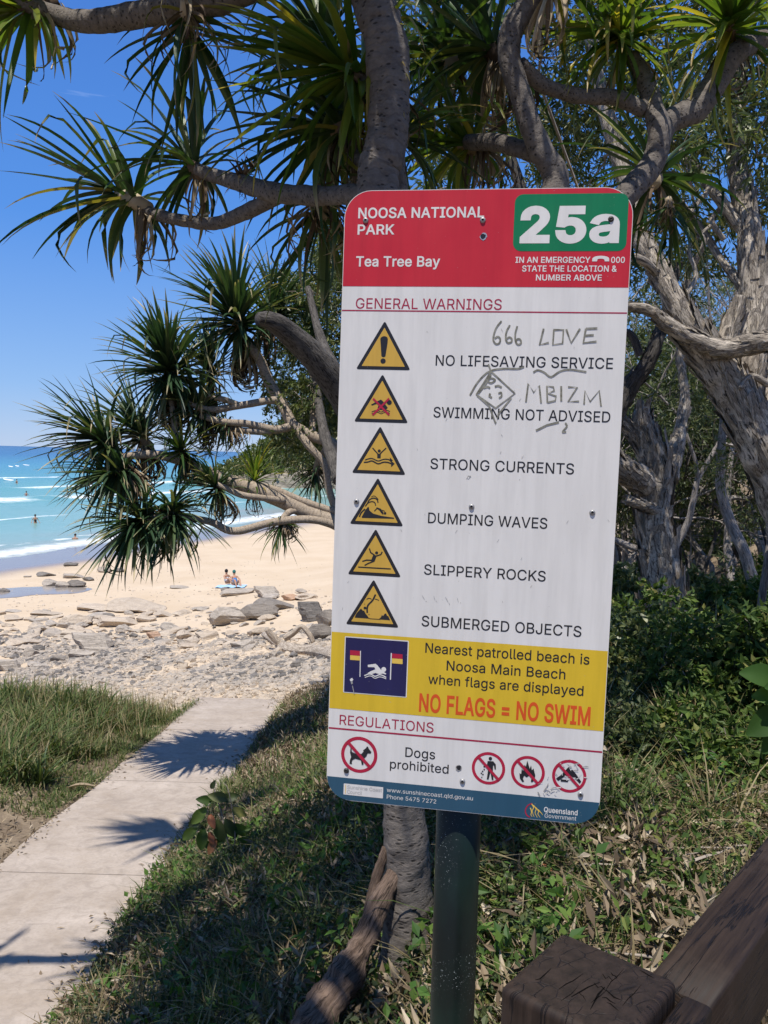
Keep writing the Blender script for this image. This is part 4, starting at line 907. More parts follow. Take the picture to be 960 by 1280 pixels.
for s_, u0, vb, u1, cap, bold, key, lay in (
    ('NOOSA NATIONAL', 22.6, 43.8, 223.7, 16.6, 17, 'white', 1), ('PARK', 22.4, 69.4, 82.3, 16.0, 17, 'white', 1),
    ('Tea Tree Bay', 21.6, 119.8, 157.5, 16.4, 17, 'white', 1), ('25', 280.4, 84.0, 381.5, 56.6, 38, 'white', 2), ('a', 386.0, 84.0, 431.0, 56.6, 26, 'white', 2),
    ('IN AN EMERGENCY', 275.6, 113.8, 390.0, 9.3, 15, 'white', 1), ('000', 421.0, 113.8, 441.5, 9.2, 15, 'white', 1),
    ('STATE THE LOCATION &', 286.5, 127.2, 430.3, 9.4, 15, 'white', 1), ('NUMBER ABOVE', 308.5, 140.8, 408.5, 9.2, 15, 'white', 1),
    ('GENERAL WARNINGS', 23.4, 186.4, 257.5, 16.6, 2, 'maroon', 0), ('NO LIFESAVING SERVICE', 156.7, 275.3, 432.5, 16.8, 5, 'black', 0),
    ('SWIMMING NOT ADVISED', 156.5, 358.0, 433.0, 17.0, 5, 'black', 0), ('STRONG CURRENTS', 154.8, 440.8, 382.0, 17.2, 5, 'black', 0),
    ('DUMPING WAVES', 154.6, 528.8, 345.0, 17.3, 5, 'black', 0), ('SLIPPERY ROCKS', 151.4, 613.3, 346.6, 17.0, 5, 'black', 0),
    ('SUBMERGED OBJECTS', 150.8, 698.8, 406.8, 17.6, 5, 'black', 0), ('Nearest patrolled beach is', 158.7, 742.3, 421.6, 16.6, 6, 'black', 1),
    ('Noosa Main Beach', 194.8, 769.0, 385.4, 16.4, 6, 'black', 1), ('when flags are displayed', 165.6, 793.7, 414.9, 16.2, 6, 'black', 1),
    ('NO FLAGS = NO SWIM', 152.1, 841.6, 427.8, 31.0, 20, 'oran', 1), ('REGULATIONS', 19.2, 875.3, 177.6, 16.8, 2, 'maroon', 0),
    ('Dogs', 132.3, 920.2, 182.1, 16.4, 6, 'black', 0), ('prohibited', 107.3, 942.3, 205.3, 15.4, 6, 'black', 0),
    ('www.sunshinecoast.qld.gov.au', 103.7, 983.0, 247.2, 6.9, 0, 'white', 1), ('Phone 5475 7272', 104.1, 994.6, 187.0, 6.9, 0, 'white', 1),
    ('Queensland', 362.6, 990.6, 416.0, 9.0, 16, 'white', 1), ('Government', 364.1, 999.4, 414.5, 7.0, 0, 'white', 1)):
    decal('lettering', [(key, text(s_, u0, vb, u1, cap, bold), lay)], 'lettering that reads ' + s_)
decal('council_badge', [('white', [rrect(30, 975.8, 97.5, 995, .5, 2)], 1), ('grey', text('Sunshine Coast', 36.5, 984.4, 95.5, 6.0, -6), 2), ('grey', text('Council', 36.5, 992.6, 62, 6.0, -6), 2), ('gold', [rrect(32.8, 977.8, 33.8, 993.5, .3, 2, (0, 0, 0, 0))], 2)], 'white badge that reads Sunshine Coast Council')
# handset between EMERGENCY and 000
a = np.linspace(0, PI, 9)
hs = [(392.5, 111.5), (392.8, 106.5)] + [(405.5 - 12.5 * math.cos(q), 107.2 - 4.2 * math.sin(q)) for q in a] + [(418.3, 111.5), (411.5, 111.5), (411, 108.6)] + [(405.5 + 5 * math.cos(q), 108.6 - 1.2 * math.sin(q)) for q in a] + [(399.8, 111.5)]
decal('handset_symbol', [('white', [np.array(hs)], 1)], 'white telephone handset symbol')


def mapper(xa, ya, ua, va, su, sv_, kx, ky):
    def f(p):
        p = np.asarray(p, float)
        return np.c_[ua + su * ((p[:, 0] - xa) + kx * (p[:, 1] - ya)), va + sv_ * ((p[:, 1] - ya) - ky * (p[:, 0] - xa))]
    return f


TRI = [(71.9, 205.5, 312, 70, .033), (71.4, 290.4, 296, 475, .033), (70.6, 374.2, 277, 868, .045), (69.9, 458.2, 322, 42, .05), (69.3, 542.2, 305, 432, .06), (68.8, 626.0, 289, 817, .07)]
K = lambda pts, w, sm=0: stroke(pts, w, sm=sm)
A_ = np.array
FIG = [
    ('exclamation mark', [('black', [A_([(278, 208), (283, 197), (294, 190), (307, 187), (320, 190), (331, 197), (335, 210), (333, 240), (317, 340), (310, 346), (300, 348), (291, 344), (286, 338), (281, 250)]), circ(299, 377, 20)])]),
    ('swimmer struck out by a red cross', [('black', [circ(347, 695, 19), A_([(208, 710), (262, 682), (282, 672), (296, 682), (335, 735), (322, 752), (280, 752), (258, 735), (268, 712), (262, 702), (214, 718)]), K([(212, 768), (240, 757), (262, 757), (285, 768), (310, 757), (335, 757), (352, 766)], 6, 3), K([(212, 782), (240, 771), (262, 771), (285, 782), (310, 771), (335, 771), (350, 780)], 5, 3)]), ('ring', [K([(224, 664), (346, 792)], 15), K([(346, 664), (219, 792)], 15)])]),
    ('swimmer with raised arms above current arrows', [('black', [K([(218, 1038), (252, 1078), (262, 1090)], 9), K([(322, 1040), (284, 1076), (272, 1090)], 9), circ(269, 1062, 12), A_([(253, 1082), (281, 1084), (280, 1120), (254, 1118)]), K([(160, 1132), (190, 1122), (220, 1122), (260, 1140), (300, 1128), (335, 1128), (352, 1136)], 8, 4), K([(150, 1150), (180, 1148), (215, 1140), (260, 1162), (300, 1150), (335, 1152), (362, 1162)], 10, 4), A_([(349, 1112), (374, 1138), (352, 1147)]), A_([(358, 1138), (387, 1162), (361, 1188)])])]),
    ('breaking wave tumbling a bather', [('black', [A_([(195, 352), (222, 300), (246, 270), (252, 278), (256, 300), (285, 325), (350, 343), (445, 357), (445, 365), (200, 358)]), K([(178, 350), (192, 318), (222, 288)], 11, 4), K([(224, 268), (244, 242), (275, 230), (298, 240), (304, 262)], 8, 4), K([(240, 248), (256, 216), (290, 203), (316, 216), (322, 240)], 9, 4), K([(270, 194), (295, 186), (325, 214)], 5, 4), K([(294, 305), (318, 280), (342, 290), (362, 322)], 8), K([(310, 278), (335, 296), (350, 318), (362, 330)], 8), K([(352, 298), (374, 306)], 6), circ(376, 322, 10)])]),
    ('person slipping over', [('black', [circ(311, 623, 12), K([(255, 588), (265, 620), (296, 642)], 10), K([(354, 615), (344, 636), (308, 648)], 10), A_([(286, 636), (312, 645), (294, 694), (266, 688)]), K([(283, 682), (232, 680), (200, 690)], 10), K([(288, 690), (246, 706), (218, 722)], 10), K([(168, 735), (420, 750)], 9)])]),
    ('diver striking rocks under water', [('black', [K([(303, 938), (280, 985), (247, 1020), (238, 1048), (238, 1085)], 13, 3), circ(221, 1046, 11), K([(233, 976), (254, 968), (272, 976)], 6, 3), K([(298, 974), (314, 978), (330, 986)], 6, 3), A_([(140, 1122), (152, 1092), (165, 1075), (182, 1058), (190, 1050), (203, 1066), (215, 1068), (224, 1090), (238, 1106), (248, 1122), (262, 1131)]), A_([(328, 1136), (346, 1118), (352, 1103), (364, 1108), (372, 1094), (384, 1088), (392, 1108), (402, 1112), (416, 1144)]), K([(255, 1131), (340, 1137)], 5), circ(252, 1098, 4, 8), circ(218, 1015, 3, 8)])])]
for (ua, va, xa, ya, ky), (desc, figs) in zip(TRI, FIG):
    f = mapper(xa, ya, ua, va, .2155, .209, .036, ky)
    v0, vb = va - 1, va + 78.2
    bw, hw = 44.8, 44.8
    def rtri(inset):
        # rounded triangle inset by `inset`
        A1, B1, C1 = np.array([ua, va + inset * 2.0]), np.array([ua + bw - inset * 1.72, vb - inset]), np.array([ua - bw + inset * 1.72, vb - inset])
        out = []
        rr0 = 3.0 if inset < 1 else .8
        for P_, Q_, S_ in ((A1, C1, B1), (B1, A1, C1), (C1, B1, A1)):
            d1 = (Q_ - P_) / np.linalg.norm(Q_ - P_); d2 = (S_ - P_) / np.linalg.norm(S_ - P_)
            for s_ in np.linspace(0, 1, 5):
                out.append(P_ + d1 * rr0 * 1.5 * (1 - s_) ** 2 + d2 * rr0 * 1.5 * s_ ** 2)
        return np.array(out)
    L_ = [('black', [rtri(0)], 0), ('tri', [rtri(5.4)], 1)]
    for i, (key, polys) in enumerate(figs): L_.append((key, [f(p) for p in polys], 2 + i))
    decal('warning_triangle', L_, 'yellow warning triangle with black border showing ' + desc)

# blue square with flags and swimmer
f = mapper(118, 58, 24.5, 725.6, .252, .2555, .0417, .0762)
decal('flags_square', [('white', [rrect(23.6, 724.6, 131, 820, 1.6, 4)], 1), ('navy', [rrect(25.2, 726.2, 129.4, 818.4, .6, 3)], 2),
    ('white', [f(p) for p in (K([(219, 150), (214, 322)], 6), K([(424, 165), (417, 340)], 7), circ(373, 273, 16), A_([(266, 243), (318, 235), (332, 246), (356, 277), (390, 300), (386, 306), (366, 300), (345, 304), (318, 296), (290, 304), (264, 298), (285, 285), (318, 272), (311, 258), (268, 257)]), K([(243, 314), (272, 303), (292, 306), (315, 318), (342, 308), (365, 312), (389, 325)], 7, 3), K([(247, 326), (275, 316), (292, 318), (315, 331), (342, 322), (365, 325), (389, 335)], 5, 3), A_([(146, 338), (160, 328), (170, 340), (160, 352), (148, 350)]))], 3),
    ('ring', [f(A_([(149, 145), (216, 151), (216, 183), (149, 178)])), f(A_([(428, 168), (498, 174), (498, 204), (428, 199)]))], 3),
    ('gold', [f(A_([(149, 179), (216, 184), (216, 214), (149, 209)])), f(A_([(428, 200), (498, 205), (498, 238), (428, 232)]))], 3),
    ('grey', [f(p) for p in (A_([(152, 356), (164, 350), (166, 366), (156, 372)]), K([(163, 380), (170, 412), (175, 436)], 5))], 4)], 'dark blue square showing a swimmer between two red and yellow flags')


def ring(uc, vc, ro, w):
    return [circ(uc, vc, ro, 44), circ(uc, vc, ro - w, 44)[::-1]]


f = mapper(208, 845, 54.6, 924.2, .235, .245, .04, .085)
decal('prohibition_ring', [('ring', [ring(54.6, 924.2, 31, 5.6)], 0), ('black', [f(p) for p in (A_([(146, 792), (153, 806), (156, 825), (180, 836), (225, 838), (240, 822), (264, 850), (250, 866), (240, 872), (236, 888), (240, 914), (226, 916), (221, 884), (180, 872), (162, 880), (154, 892), (156, 910), (138, 908), (140, 884), (150, 860), (142, 830)]), A_([(236, 815), (258, 797), (264, 786), (272, 788), (279, 804), (297, 825), (290, 836), (270, 834), (260, 852)]))], 1), ('ring', [K([(34.2, 903.5), (74.8, 944.8)], 5.2)], 2)], 'red ring with a slash across a black dog')
f = mapper(155, 205, 270.2, 926.6, .254, .262, .04, .09)
decal('prohibition_ring', [('ring', [ring(270.2, 926.6, 27.2, 4.8)], 0), ('black', [f(p) for p in (circ(167, 142, 11), A_([(150, 157), (186, 160), (202, 180), (203, 212), (194, 210), (190, 186), (185, 184), (183, 230), (188, 279), (177, 279), (168, 228), (156, 276), (145, 275), (153, 212), (152, 190), (126, 200), (122, 193), (146, 178)]), circ(128, 212, 5, 8), circ(118, 224, 5, 8), circ(110, 236, 5, 8), circ(120, 244, 5, 8), circ(113, 262, 4, 8))], 1), ('ring', [K([(252.4, 908.4), (288, 944.6)], 4.5)], 2)], 'red ring with a slash across a person dropping litter')
f = mapper(405, 230, 333.9, 927.0, .254, .262, .04, .09)
flame = A_([(372, 292), (355, 268), (352, 236), (363, 242), (366, 208), (376, 220), (384, 182), (392, 194), (401, 156), (412, 192), (417, 208), (425, 184), (430, 216), (441, 206), (452, 250), (446, 280), (432, 294), (424, 288), (428, 268), (414, 250), (398, 262), (382, 250), (374, 270), (382, 288)])
decal('prohibition_ring', [('ring', [ring(333.9, 927.0, 27.2, 4.8)], 0), ('black', [f(flame)], 1), ('ring', [K([(316.1, 908.8), (351.7, 945)], 4.5)], 2)], 'red ring with a slash across a black flame')
f = mapper(667, 257, 399.7, 927.1, .254, .262, .04, .09)
decal('prohibition_ring', [('ring', [ring(399.7, 927.1, 27.2, 4.8)], 0), ('black', [f(p) for p in (A_([(585, 272), (612, 252), (640, 225), (655, 205), (664, 198), (674, 218), (688, 216), (712, 246), (742, 290), (732, 302), (704, 270), (676, 256), (640, 258), (600, 286)]), A_([(614, 276), (664, 280), (658, 294), (616, 290)]))], 1), ('ring', [K([(381.9, 908.9), (417.5, 945.1)], 4.5)], 2)], 'scratched red ring with a slash across a black figure')
# scratches through the paint of the last two rings
r = np.random.default_rng(12)
sc_ = []
for cu, cv_, su_, sv2, n_ in ((399, 908, 22, 8, 13), (398, 928, 24, 10, 12), (372, 948, 18, 11, 16), (362, 955, 12, 7, 8)):
    for q in range(n_):
        u_, v_ = cu + r.normal() * su_ * .5, cv_ + r.normal() * sv2 * .5
        a_ = r.normal() * .5 + .5 * r.integers(-1, 2); l_ = r.uniform(2, 9)
        pts = [(u_, v_), (u_ + l_ * .5 * math.cos(a_), v_ + l_ * .5 * math.sin(a_) + r.normal() * .8), (u_ + l_ * math.cos(a_), v_ + l_ * math.sin(a_))]
        sc_.append((K(pts, r.uniform(.4, 1.8), 2), q % 3))
decal('scratches', [('white', [p for p, q in sc_ if q != 0], 3.4), ('grey', [p for p, q in sc_ if q == 0], 3.8)], 'scratches through the lower right symbols')['kind'] = 'stuff'
f = mapper(440, 472, 346.0, 989.6, .254, .262, .04, .09)
decal('state_emblem', [('ring', [f(stroke([(432, 427), (405, 440), (389, 470), (396, 500), (418, 516)], 7, sm=4))], 1), ('gold', [f(stroke(p, 7, True, 4)) for p in ([(428, 430), (440, 452), (432, 478), (444, 512)], [(438, 438), (456, 462), (450, 486), (464, 516)], [(452, 452), (472, 476), (468, 494), (482, 516)], [(468, 466), (486, 484), (498, 500)], [(420, 455), (428, 480), (424, 500), (432, 512)])], 1)], 'small gold flame emblem with a crimson arc')

GRAF = [[(258.2, 203.8), (250.9, 213.9), (247.2, 225.4), (247.0, 234.0), (251.2, 239.6), (256.4, 238.1), (257.5, 231.8), (253.6, 228.1), (248.8, 231.1)], [(271.7, 209.9), (267.0, 219.4), (266.1, 230.8), (269.2, 237.3), (274.9, 236.4), (275.5, 231.5), (271.7, 228.7), (267.5, 231.6)], [(283.2, 211.4), (280.8, 222.0), (281.3, 233.4), (285.1, 239.9), (290.1, 238.1), (289.0, 232.4), (284.7, 231.4), (282.0, 234.3)], [(324.2, 214.9), (319.2, 239.9), (333.1, 236.3)], [(340.0, 216.3), (339.5, 239.6), (354.3, 237.1), (354.6, 216.1), (339.2, 216.4)], [(358.8, 215.2), (367.4, 236.3), (379.7, 214.1)], [(388.6, 214.0), (385.8, 236.0), (405.7, 233.4)], [(387.2, 224.7), (401.0, 223.7)], [(388.6, 214.0), (406.0, 213.2)], [(213.7, 321.2), (225.9, 299.2), (242.5, 282.9), (263.9, 278.1), (286.8, 277.7), (296.7, 274.6)], [(240.6, 271.4), (245.4, 282.9), (223.8, 319.5), (255.2, 340.4), (284.4, 316.5), (245.4, 282.9)], [(224.8, 320.9), (245.0, 337.8), (256.9, 365.6), (260.0, 350.4), (279.0, 323.9)], [(226.7, 318.0), (237.6, 303.2), (245.6, 287.2)], [(235.0, 309.1), (240.7, 306.9), (245.1, 308.8)], [(252.3, 306.6), (257.9, 304.8), (263.3, 307.5)], [(245.5, 317.5), (244.3, 321.9), (248.7, 324.1)], [(258.5, 317.2), (262.8, 315.6), (263.6, 321.4), (259.7, 324.4)], [(239.4, 297.4), (245.9, 293.5), (252.6, 296.2), (246.2, 301.0), (239.4, 297.4)], [(311.3, 282.9), (318.3, 279.3), (328.3, 282.5), (339.1, 289.4), (352.3, 280.6), (367.6, 277.4), (392.9, 280.5)], [(302.2, 329.6), (304.5, 300.2), (313.7, 314.3), (321.7, 302.7), (325.9, 330.7)], [(335.5, 329.5), (333.6, 303.8), (343.6, 305.0), (345.3, 310.7), (335.6, 315.2), (348.5, 319.2), (347.5, 326.3), (335.5, 329.5)], [(355.6, 303.3), (356.8, 326.9)], [(366.1, 304.4), (380.2, 304.7), (367.3, 327.2), (384.1, 326.2)], [(391.9, 330.8), (392.4, 309.5), (400.9, 326.3), (413.9, 308.9), (417.9, 333.0)], [(320.0, 374.0), (336.6, 364.8), (354.8, 359.7)], [(364.7, 360.2), (367.3, 365.9), (361.2, 374.7), (366.8, 374.5)]]
STR = [stroke(p, 3.1 if len(p) < 4 else 2.7, sm=4 if len(p) > 3 and i not in (4, 10, 11, 19, 20, 22, 23) else 0) for i, p in enumerate(GRAF)]
for lab_, a_, b_ in (('marker scrawl reading 666', 0, 3), ('marker scrawl reading LOVE', 3, 9), ('marker drawing of a diamond with a face', 9, 18), ('marker squiggle under SERVICE', 18, 19), ('marker scrawl reading MBIZM', 19, 24), ('marker dash under ADVISED', 24, 26)):
    for q_ in STR[a_:b_]: q_ += 0
    decal('marker_scrawl', [('pen', STR[a_:b_], 1.6)], lab_)['kind'] = 'stuff'
r = np.random.default_rng(31)
fs = [K([(150 + i * 19 + q, 648 + q * 1.5), (150 + i * 19 + q + r.uniform(-3, 5), 648 + r.uniform(6, 13))], .5) for i in range(4) for q in (0, 6)]
fs += [K([(u_, v_), (u_ + r.uniform(-3, 3), v_ + r.uniform(2, 5))], .5) for u_, v_ in zip(r.uniform(10, 440, 26), r.uniform(200, 700, 26))]
decal('faint_scratches', [('grey', fs, 1)], 'faint pen scratches above SUBMERGED OBJECTS')['kind'] = 'stuff'

# rivets, empty holes and the dent
rv = flat('rivet_metal', (.34, .33, .32), .5, .5, .15, 300, .5)
rv_dark = flat('rivet_dark', (.04, .035, .03), .5, .4, .3, 300, .3)
def rivet(u, v, dark):
    mb = MB(); n = 16; prof = [(4.6, 0), (4.5, 1.0), (3.6, 2.2), (2.2, 2.9), (1.5, 2.9), (1.3, 1.4), (0, 1.4)]
    V_ = [(0, 0, 0)] if False else []
    for rad_, z_ in prof[:-1]:
        for j in range(n): a = 2 * PI * j / n; V_.append(((u + rad_ * math.cos(a)) / 1000, -(v + rad_ * math.sin(a)) / 1000, (z_ + .2) / 1000))
    V_.append((u / 1000, -v / 1000, 1.6 / 1000)); F_ = []
    for i in range(len(prof) - 2):
        for j in range(n): F_.append((i * n + j, i * n + n + j, i * n + n + (j + 1) % n, i * n + (j + 1) % n))
    i = len(prof) - 2
    for j in range(n): F_.append((i * n + j, len(V_) - 1, i * n + (j + 1) % n))
    mb.add(V_, F_, mi=0)
    mb.mi = [0] * (3 * n) + [1] * (len(mb.f) - 3 * n)
    o = mb.build('rivet', [rv_dark if dark else rv, rv_dark], panel)
    if dark: o['label'] = 'rusty dark rivet'
for u, v, dk in ((35, 47, 0), (222, 48, 0), (417.5, 48, 1), (35.5, 499, 0), (224, 499, 0), (413.5, 499.5, 0), (33.7, 953.5, 1), (228.8, 952.5, 0), (419, 955, 0)):
    rivet(u, v, dk)
for u, v in ((223.3, 73), (222, 930.2)):
    ra = circ(u, v, 3.9, 14) + r.normal(size=(14, 2)) * .5
    decal('rivet_hole', [('metal', [circ(u, v, 5.4, 14) + r.normal(size=(14, 2)) * .7], 1.5), ('black', [ra], 2.2)], 'empty rivet hole with chipped paint')
decal('paint_chip', [('grey', [circ(218.7, 451, 2.2, 7) + r.normal(size=(7, 2)) * .8, K([(214, 455), (217, 449)], .7)], 1), ('white', [circ(217, 453, 1.5, 7)], 1.3)], 'small dented paint chip')

# stiffening channels and the post behind
mt = flat('channel_metal', (.42, .42, .41), .45, .5, .15, 40, .7)
for v in (48, 499, 953):
    mb = MB()
    sec = [(-15, -.5), (15, -.5), (15, -14), (12, -14), (12, -3.5), (-12, -3.5), (-12, -14), (-15, -14)]
    V_ = []
    for u in (12, 438):
        for a, b in sec: V_.append(U(u, v + a, b - 1.6))
    F_ = [(i, (i + 1) % 8, 8 + (i + 1) % 8, 8 + i) for i in range(8)]
    mb.add(V_, F_); mb.build('channel', mt, panel, smooth=False)
t = NT('post_paint').set(.35, .25)
o_ = t.pos((1, 1, 1))
base_ = t.mix(t.ramp(t.noise(7, 5, .6, t.pos((1, 1, .5))), [(.35, 0.0), (.65, 1.0)]), (.006, .009, .008), (.010, .024, .018))
sp_ = t.ramp(t.noise(240, 3, .8, o_), [(.63, 0.0), (.69, 1.0)])
pa_ = t.ramp(t.noise(9, 4, .6, o_), [(.44, 0.0), (.6, 1.0)])
sc3 = t.math('MULTIPLY', sp_, pa_)
t.base(t.mix(sc3, base_, (.45, .5, .48)))
t.l(t.ramp(sc3, [(0, .36), (1, .8)]), t.p.inputs['Roughness'])
mb = MB()
zt = (panelM @ Vector((.2, -.02, 0))).z
pts = [(0, 0, -.3), (0, 0, .2), (0, 0, .6), (0, 0, zt - gz - .03)]
tube(mb, pts, .0385, 40)
post = mb.build('post', t.m, sign)
post['label'] = 'dark green round metal post speckled with worn paint'

# ------------------------------------------------------------------ timber railing at the lower right
t = NT('stained_timber').set(.6, .25)
o_ = t.obj((1, 1, 1))
gr = t.noise(3, 7, .65, t.uv((40, 1.6, 1)), .2)
base_ = t.mix(t.ramp(gr, [(.3, 0.0), (.7, 1.0)]), (.008, .005, .0035), (.04, .025, .017))
cr1 = t.noise(2.6, 5, .6, t.uv((11, .9, 1)), .2)
ck = t.ramp(t.math('ABSOLUTE', t.math('SUBTRACT', cr1, .52)), [(.0, 1.0), (.02, 0.0)])
wn = t.ramp(t.noise(9, 4, .6, o_), [(.5, 0.0), (.75, .5)])
base_ = t.mix(wn, base_, (.065, .047, .036))
t.base(t.mix(ck, base_, (.004, .003, .003)))
t.l(t.ramp(gr, [(.3, .5), (.7, .75)]), t.p.inputs['Roughness'])
b_ = t.bump(gr, .3, .0012)
t.bump(t.math('SUBTRACT', 1.0, ck), .7, .0015, b_)
M['timber'] = t.m
# end grain, split into a grid of checks
t = NT('end_grain').set(.6, .25)
dis = t.n('VectorMath', _operation='ADD')
o_ = t.obj()
nzv = t.n('TexNoise', Scale=22.0, Detail=4.0); t.l(o_, nzv.inputs['Vector'])
scl = t.n('VectorMath', _operation='SCALE'); scl.inputs['Scale'].default_value = .012; t.l(nzv.outputs['Color'], scl.inputs[0])
t.l(o_, dis.inputs[0]); t.l(scl.outputs[0], dis.inputs[1])
vo = t.n('TexVoronoi', _feature='DISTANCE_TO_EDGE', Scale=1.0, Randomness=.62)
EG = t.n('VectorRotate', _rotation_type='Z_AXIS', Angle=-.62, i0=dis.outputs[0]).outputs[0]
t.l(t.pos((36, 62, 0), EG), vo.inputs['Vector'])
ck = t.ramp(vo.outputs['Distance'], [(.0, 1.0), (.03, 0.0)])
brk = t.ramp(t.noise(26, 3, .5, o_), [(.42, 0.0), (.58, 1.0)])
ck = t.math('MULTIPLY', ck, brk)
nn_ = t.noise(60, 6, .7, o_)
base_ = t.mix(t.ramp(nn_, [(.3, 0.0), (.7, 1.0)]), (.010, .007, .005), (.036, .024, .018))
t.base(t.mix(ck, base_, (.003, .002, .002)))
b_ = t.bump(nn_, .3, .001)
t.bump(t.math('SUBTRACT', 1.0, ck), .8, .0016, b_)
M['end_grain'] = t.m

rail = empty('timber_railing', (.25, .91, H(.25, .91)))
tag(rail, 'dark stained timber handrail and cracked square post at lower right', 'railing')
ry = math.atan2(.77, .64)                        # rail runs along this bearing
ca, sa = math.cos(ry), math.sin(ry)
Rp = Vector((.357, .926))                        # the post corner nearest the rail


def bevel_box(corners, z0, z1, b, mi_top=1, grow_=1.0):
    """Prism over a convex plan polygon with eased top arrises (several steps)."""
    mb = MB(); c = np.array(corners, float); cen = c.mean(0); n0 = len(c)
    # round plan corners
    pl = []
    for i in range(n0):
        P_, Q_, S_ = c[i], c[i - 1], c[(i + 1) % n0]
        d1 = (Q_ - P_) / np.linalg.norm(Q_ - P_); d2 = (S_ - P_) / np.linalg.norm(S_ - P_)
        for s_ in np.linspace(0, 1, 5): pl.append(P_ + d1 * b * (1 - s_) ** 2 + d2 * b * s_ ** 2)
    pl = np.array(pl); n = len(pl); V_ = []; UV_ = []
    per = np.r_[0, np.cumsum(np.linalg.norm(np.diff(np.vstack([pl, pl[:1]]), axis=0), axis=1))][:-1]
    rows = [(z0, 0)] + [(z1 - b + b * math.sin(a), b * (1 - math.cos(a))) for a in np.linspace(0, PI / 2, 6)]
    for z_, ins in rows:
        dirn = pl - cen; L_ = np.linalg.norm(dirn, axis=1)[:, None]
        q = pl - dirn / L_ * ins * 1.2
        V_ += [(a, b_, z_) for a, b_ in q]; UV_ += [(p_, z_) for p_ in per]
    F_ = []
    for i in range(len(rows) - 1):
        for j in range(n): F_.append((i * n + j, i * n + (j + 1) % n, (i + 1) * n + (j + 1) % n, (i + 1) * n + j))
    mb.add(V_, F_, UV_, 0)
    k0 = (len(rows) - 1) * n
    mb.f.append(tuple(range(k0, k0 + n))); mb.mi.append(mi_top)
    mb.f.append(tuple(range(n - 1, -1, -1))); mb.mi.append(0)
    return mb


s_ = .150
dv = np.array([ca, sa]); nv = np.array([sa, -ca])        # along rail, to its right
R2 = np.array([Rp.x, Rp.y])
pc = [R2, R2 - nv * s_, R2 - nv * s_ - dv * s_, R2 - dv * s_]
pl0 = np.array([rail.location.x, rail.location.y])
zb = rail.location.z
mb = bevel_box([p - pl0 for p in pc], -.3, 1.0 - zb, .010)
po = mb.build('post', [M['timber'], M['end_grain']], rail)
# open drying checks across the end grain
def onplane(px, py, z_):
    v_ = ray(px, py); k_ = (z_ - EYE) / v_.z
    return np.array([v_.x * k_, v_.y * k_])
dk_ = NT('check_dark').set(.9, .1); dk_.base((.002, .0015, .001))
rq = np.random.default_rng(9)
CH = [([(786, 1198), (779, 1207), (775, 1213), (768, 1219), (758, 1231)], 4.6), ([(756, 1234), (748, 1243), (738, 1262)], 1.6), ([(758, 1238), (768, 1247), (776, 1250)], 1.5)]
for q in range(17):
    a_ = (rq.uniform(665, 820), rq.uniform(1190, 1270))
    long_ = rq.uniform() < .6
    dx, dy = (rq.uniform(18, 42), -rq.uniform(14, 30)) if long_ else (rq.uniform(8, 20), rq.uniform(4, 12))
    CH.append(([a_, (a_[0] + dx * .3, a_[1] + dy * .35 + rq.normal() * 1.5), (a_[0] + dx * .6, a_[1] + dy * .55 + rq.normal() * 1.5), (a_[0] + dx, a_[1] + dy)], rq.uniform(.5, 1.2)))
hull = [R2, R2 - nv * s_, R2 - nv * s_ - dv * s_, R2 - dv * s_]
mbk = MB()
for pts_, w_ in CH:
    P_ = np.array([onplane(a_, b_, 1.0) for a_, b_ in pts_])
    rel = P_ - R2
    if ((rel @ dv > -.012) | (rel @ dv < -s_ + .012) | (rel @ nv > -.012) | (rel @ nv < -s_ + .012)).any(): continue
    ww = w_ * .00085 * np.sin(np.linspace(.35, PI - .2, len(P_)))
    e_ = np.gradient(P_, axis=0); e_ /= np.linalg.norm(e_, axis=1)[:, None]; n_ = np.c_[-e_[:, 1], e_[:, 0]]
    A2, B2 = P_ + n_ * ww[:, None], P_ - n_ * ww[:, None]
    V_ = [(a_[0] - pl0[0], a_[1] - pl0[1], 1.0003 - zb) for a_ in A2] + [(a_[0] - pl0[0], a_[1] - pl0[1], 1.0003 - zb) for a_ in B2]; m_ = len(P_)
    mbk.add(V_, [(i, m_ + i, m_ + i + 1, i + 1) for i in range(m_ - 1)])
tag(mbk.build('drying_checks', dk_.m, rail, smooth=False), kind='stuff')
# handrail: long bar beside and past the post, its arrises eased, cut round the post corner
def bar(s0, s1, t0, t1, z0, z1, b=.006):
    mb = MB(); sec = []
    for (a, z_, a0) in ((t1 - b, z1 - b, 0), (t0 + b, z1 - b, 90), (t0 + b, z0 + b, 180), (t1 - b, z0 + b, 270)):
        for q in np.linspace(0, 90, 4): an = R(a0 + q); sec.append((a + b * math.cos(an), z_ + b * math.sin(an)))
    n = len(sec); N_ = max(2, int((s1 - s0) / .12)); V_ = []; UV_ = []
    per = np.r_[0, np.cumsum(np.linalg.norm(np.diff(np.array(sec + sec[:1]), axis=0), axis=1))][:-1]
    for i in range(N_ + 1):
        s1_ = s0 + (s1 - s0) * i / N_
        for (a, z_), u_ in zip(sec, per):
            p = R2 + dv * s1_ + nv * a - pl0; V_.append((p[0], p[1], z_ - zb)); UV_.append((u_, s1_))
    F_ = [(i * n + j, i * n + n + j, i * n + n + (j + 1) % n, i * n + (j + 1) % n) for i in range(N_) for j in range(n)]
    mb.add(V_, F_, UV_)
    mb.f.append(tuple(range(n))); mb.mi.append(0); mb.f.append(tuple(range((N_ + 1) * n - 1, N_ * n - 1, -1))); mb.mi.append(0)
    return mb
mbr = bar(.004, 2.6, -.040, .0385, .845, .982); mb2 = bar(-.19, .0035, .0035, .0385, .845, .982)
mbr.add(np.concatenate(mb2.v), mb2.f, np.concatenate(mb2.uv))
mbr.build('rail', M['timber'], rail)
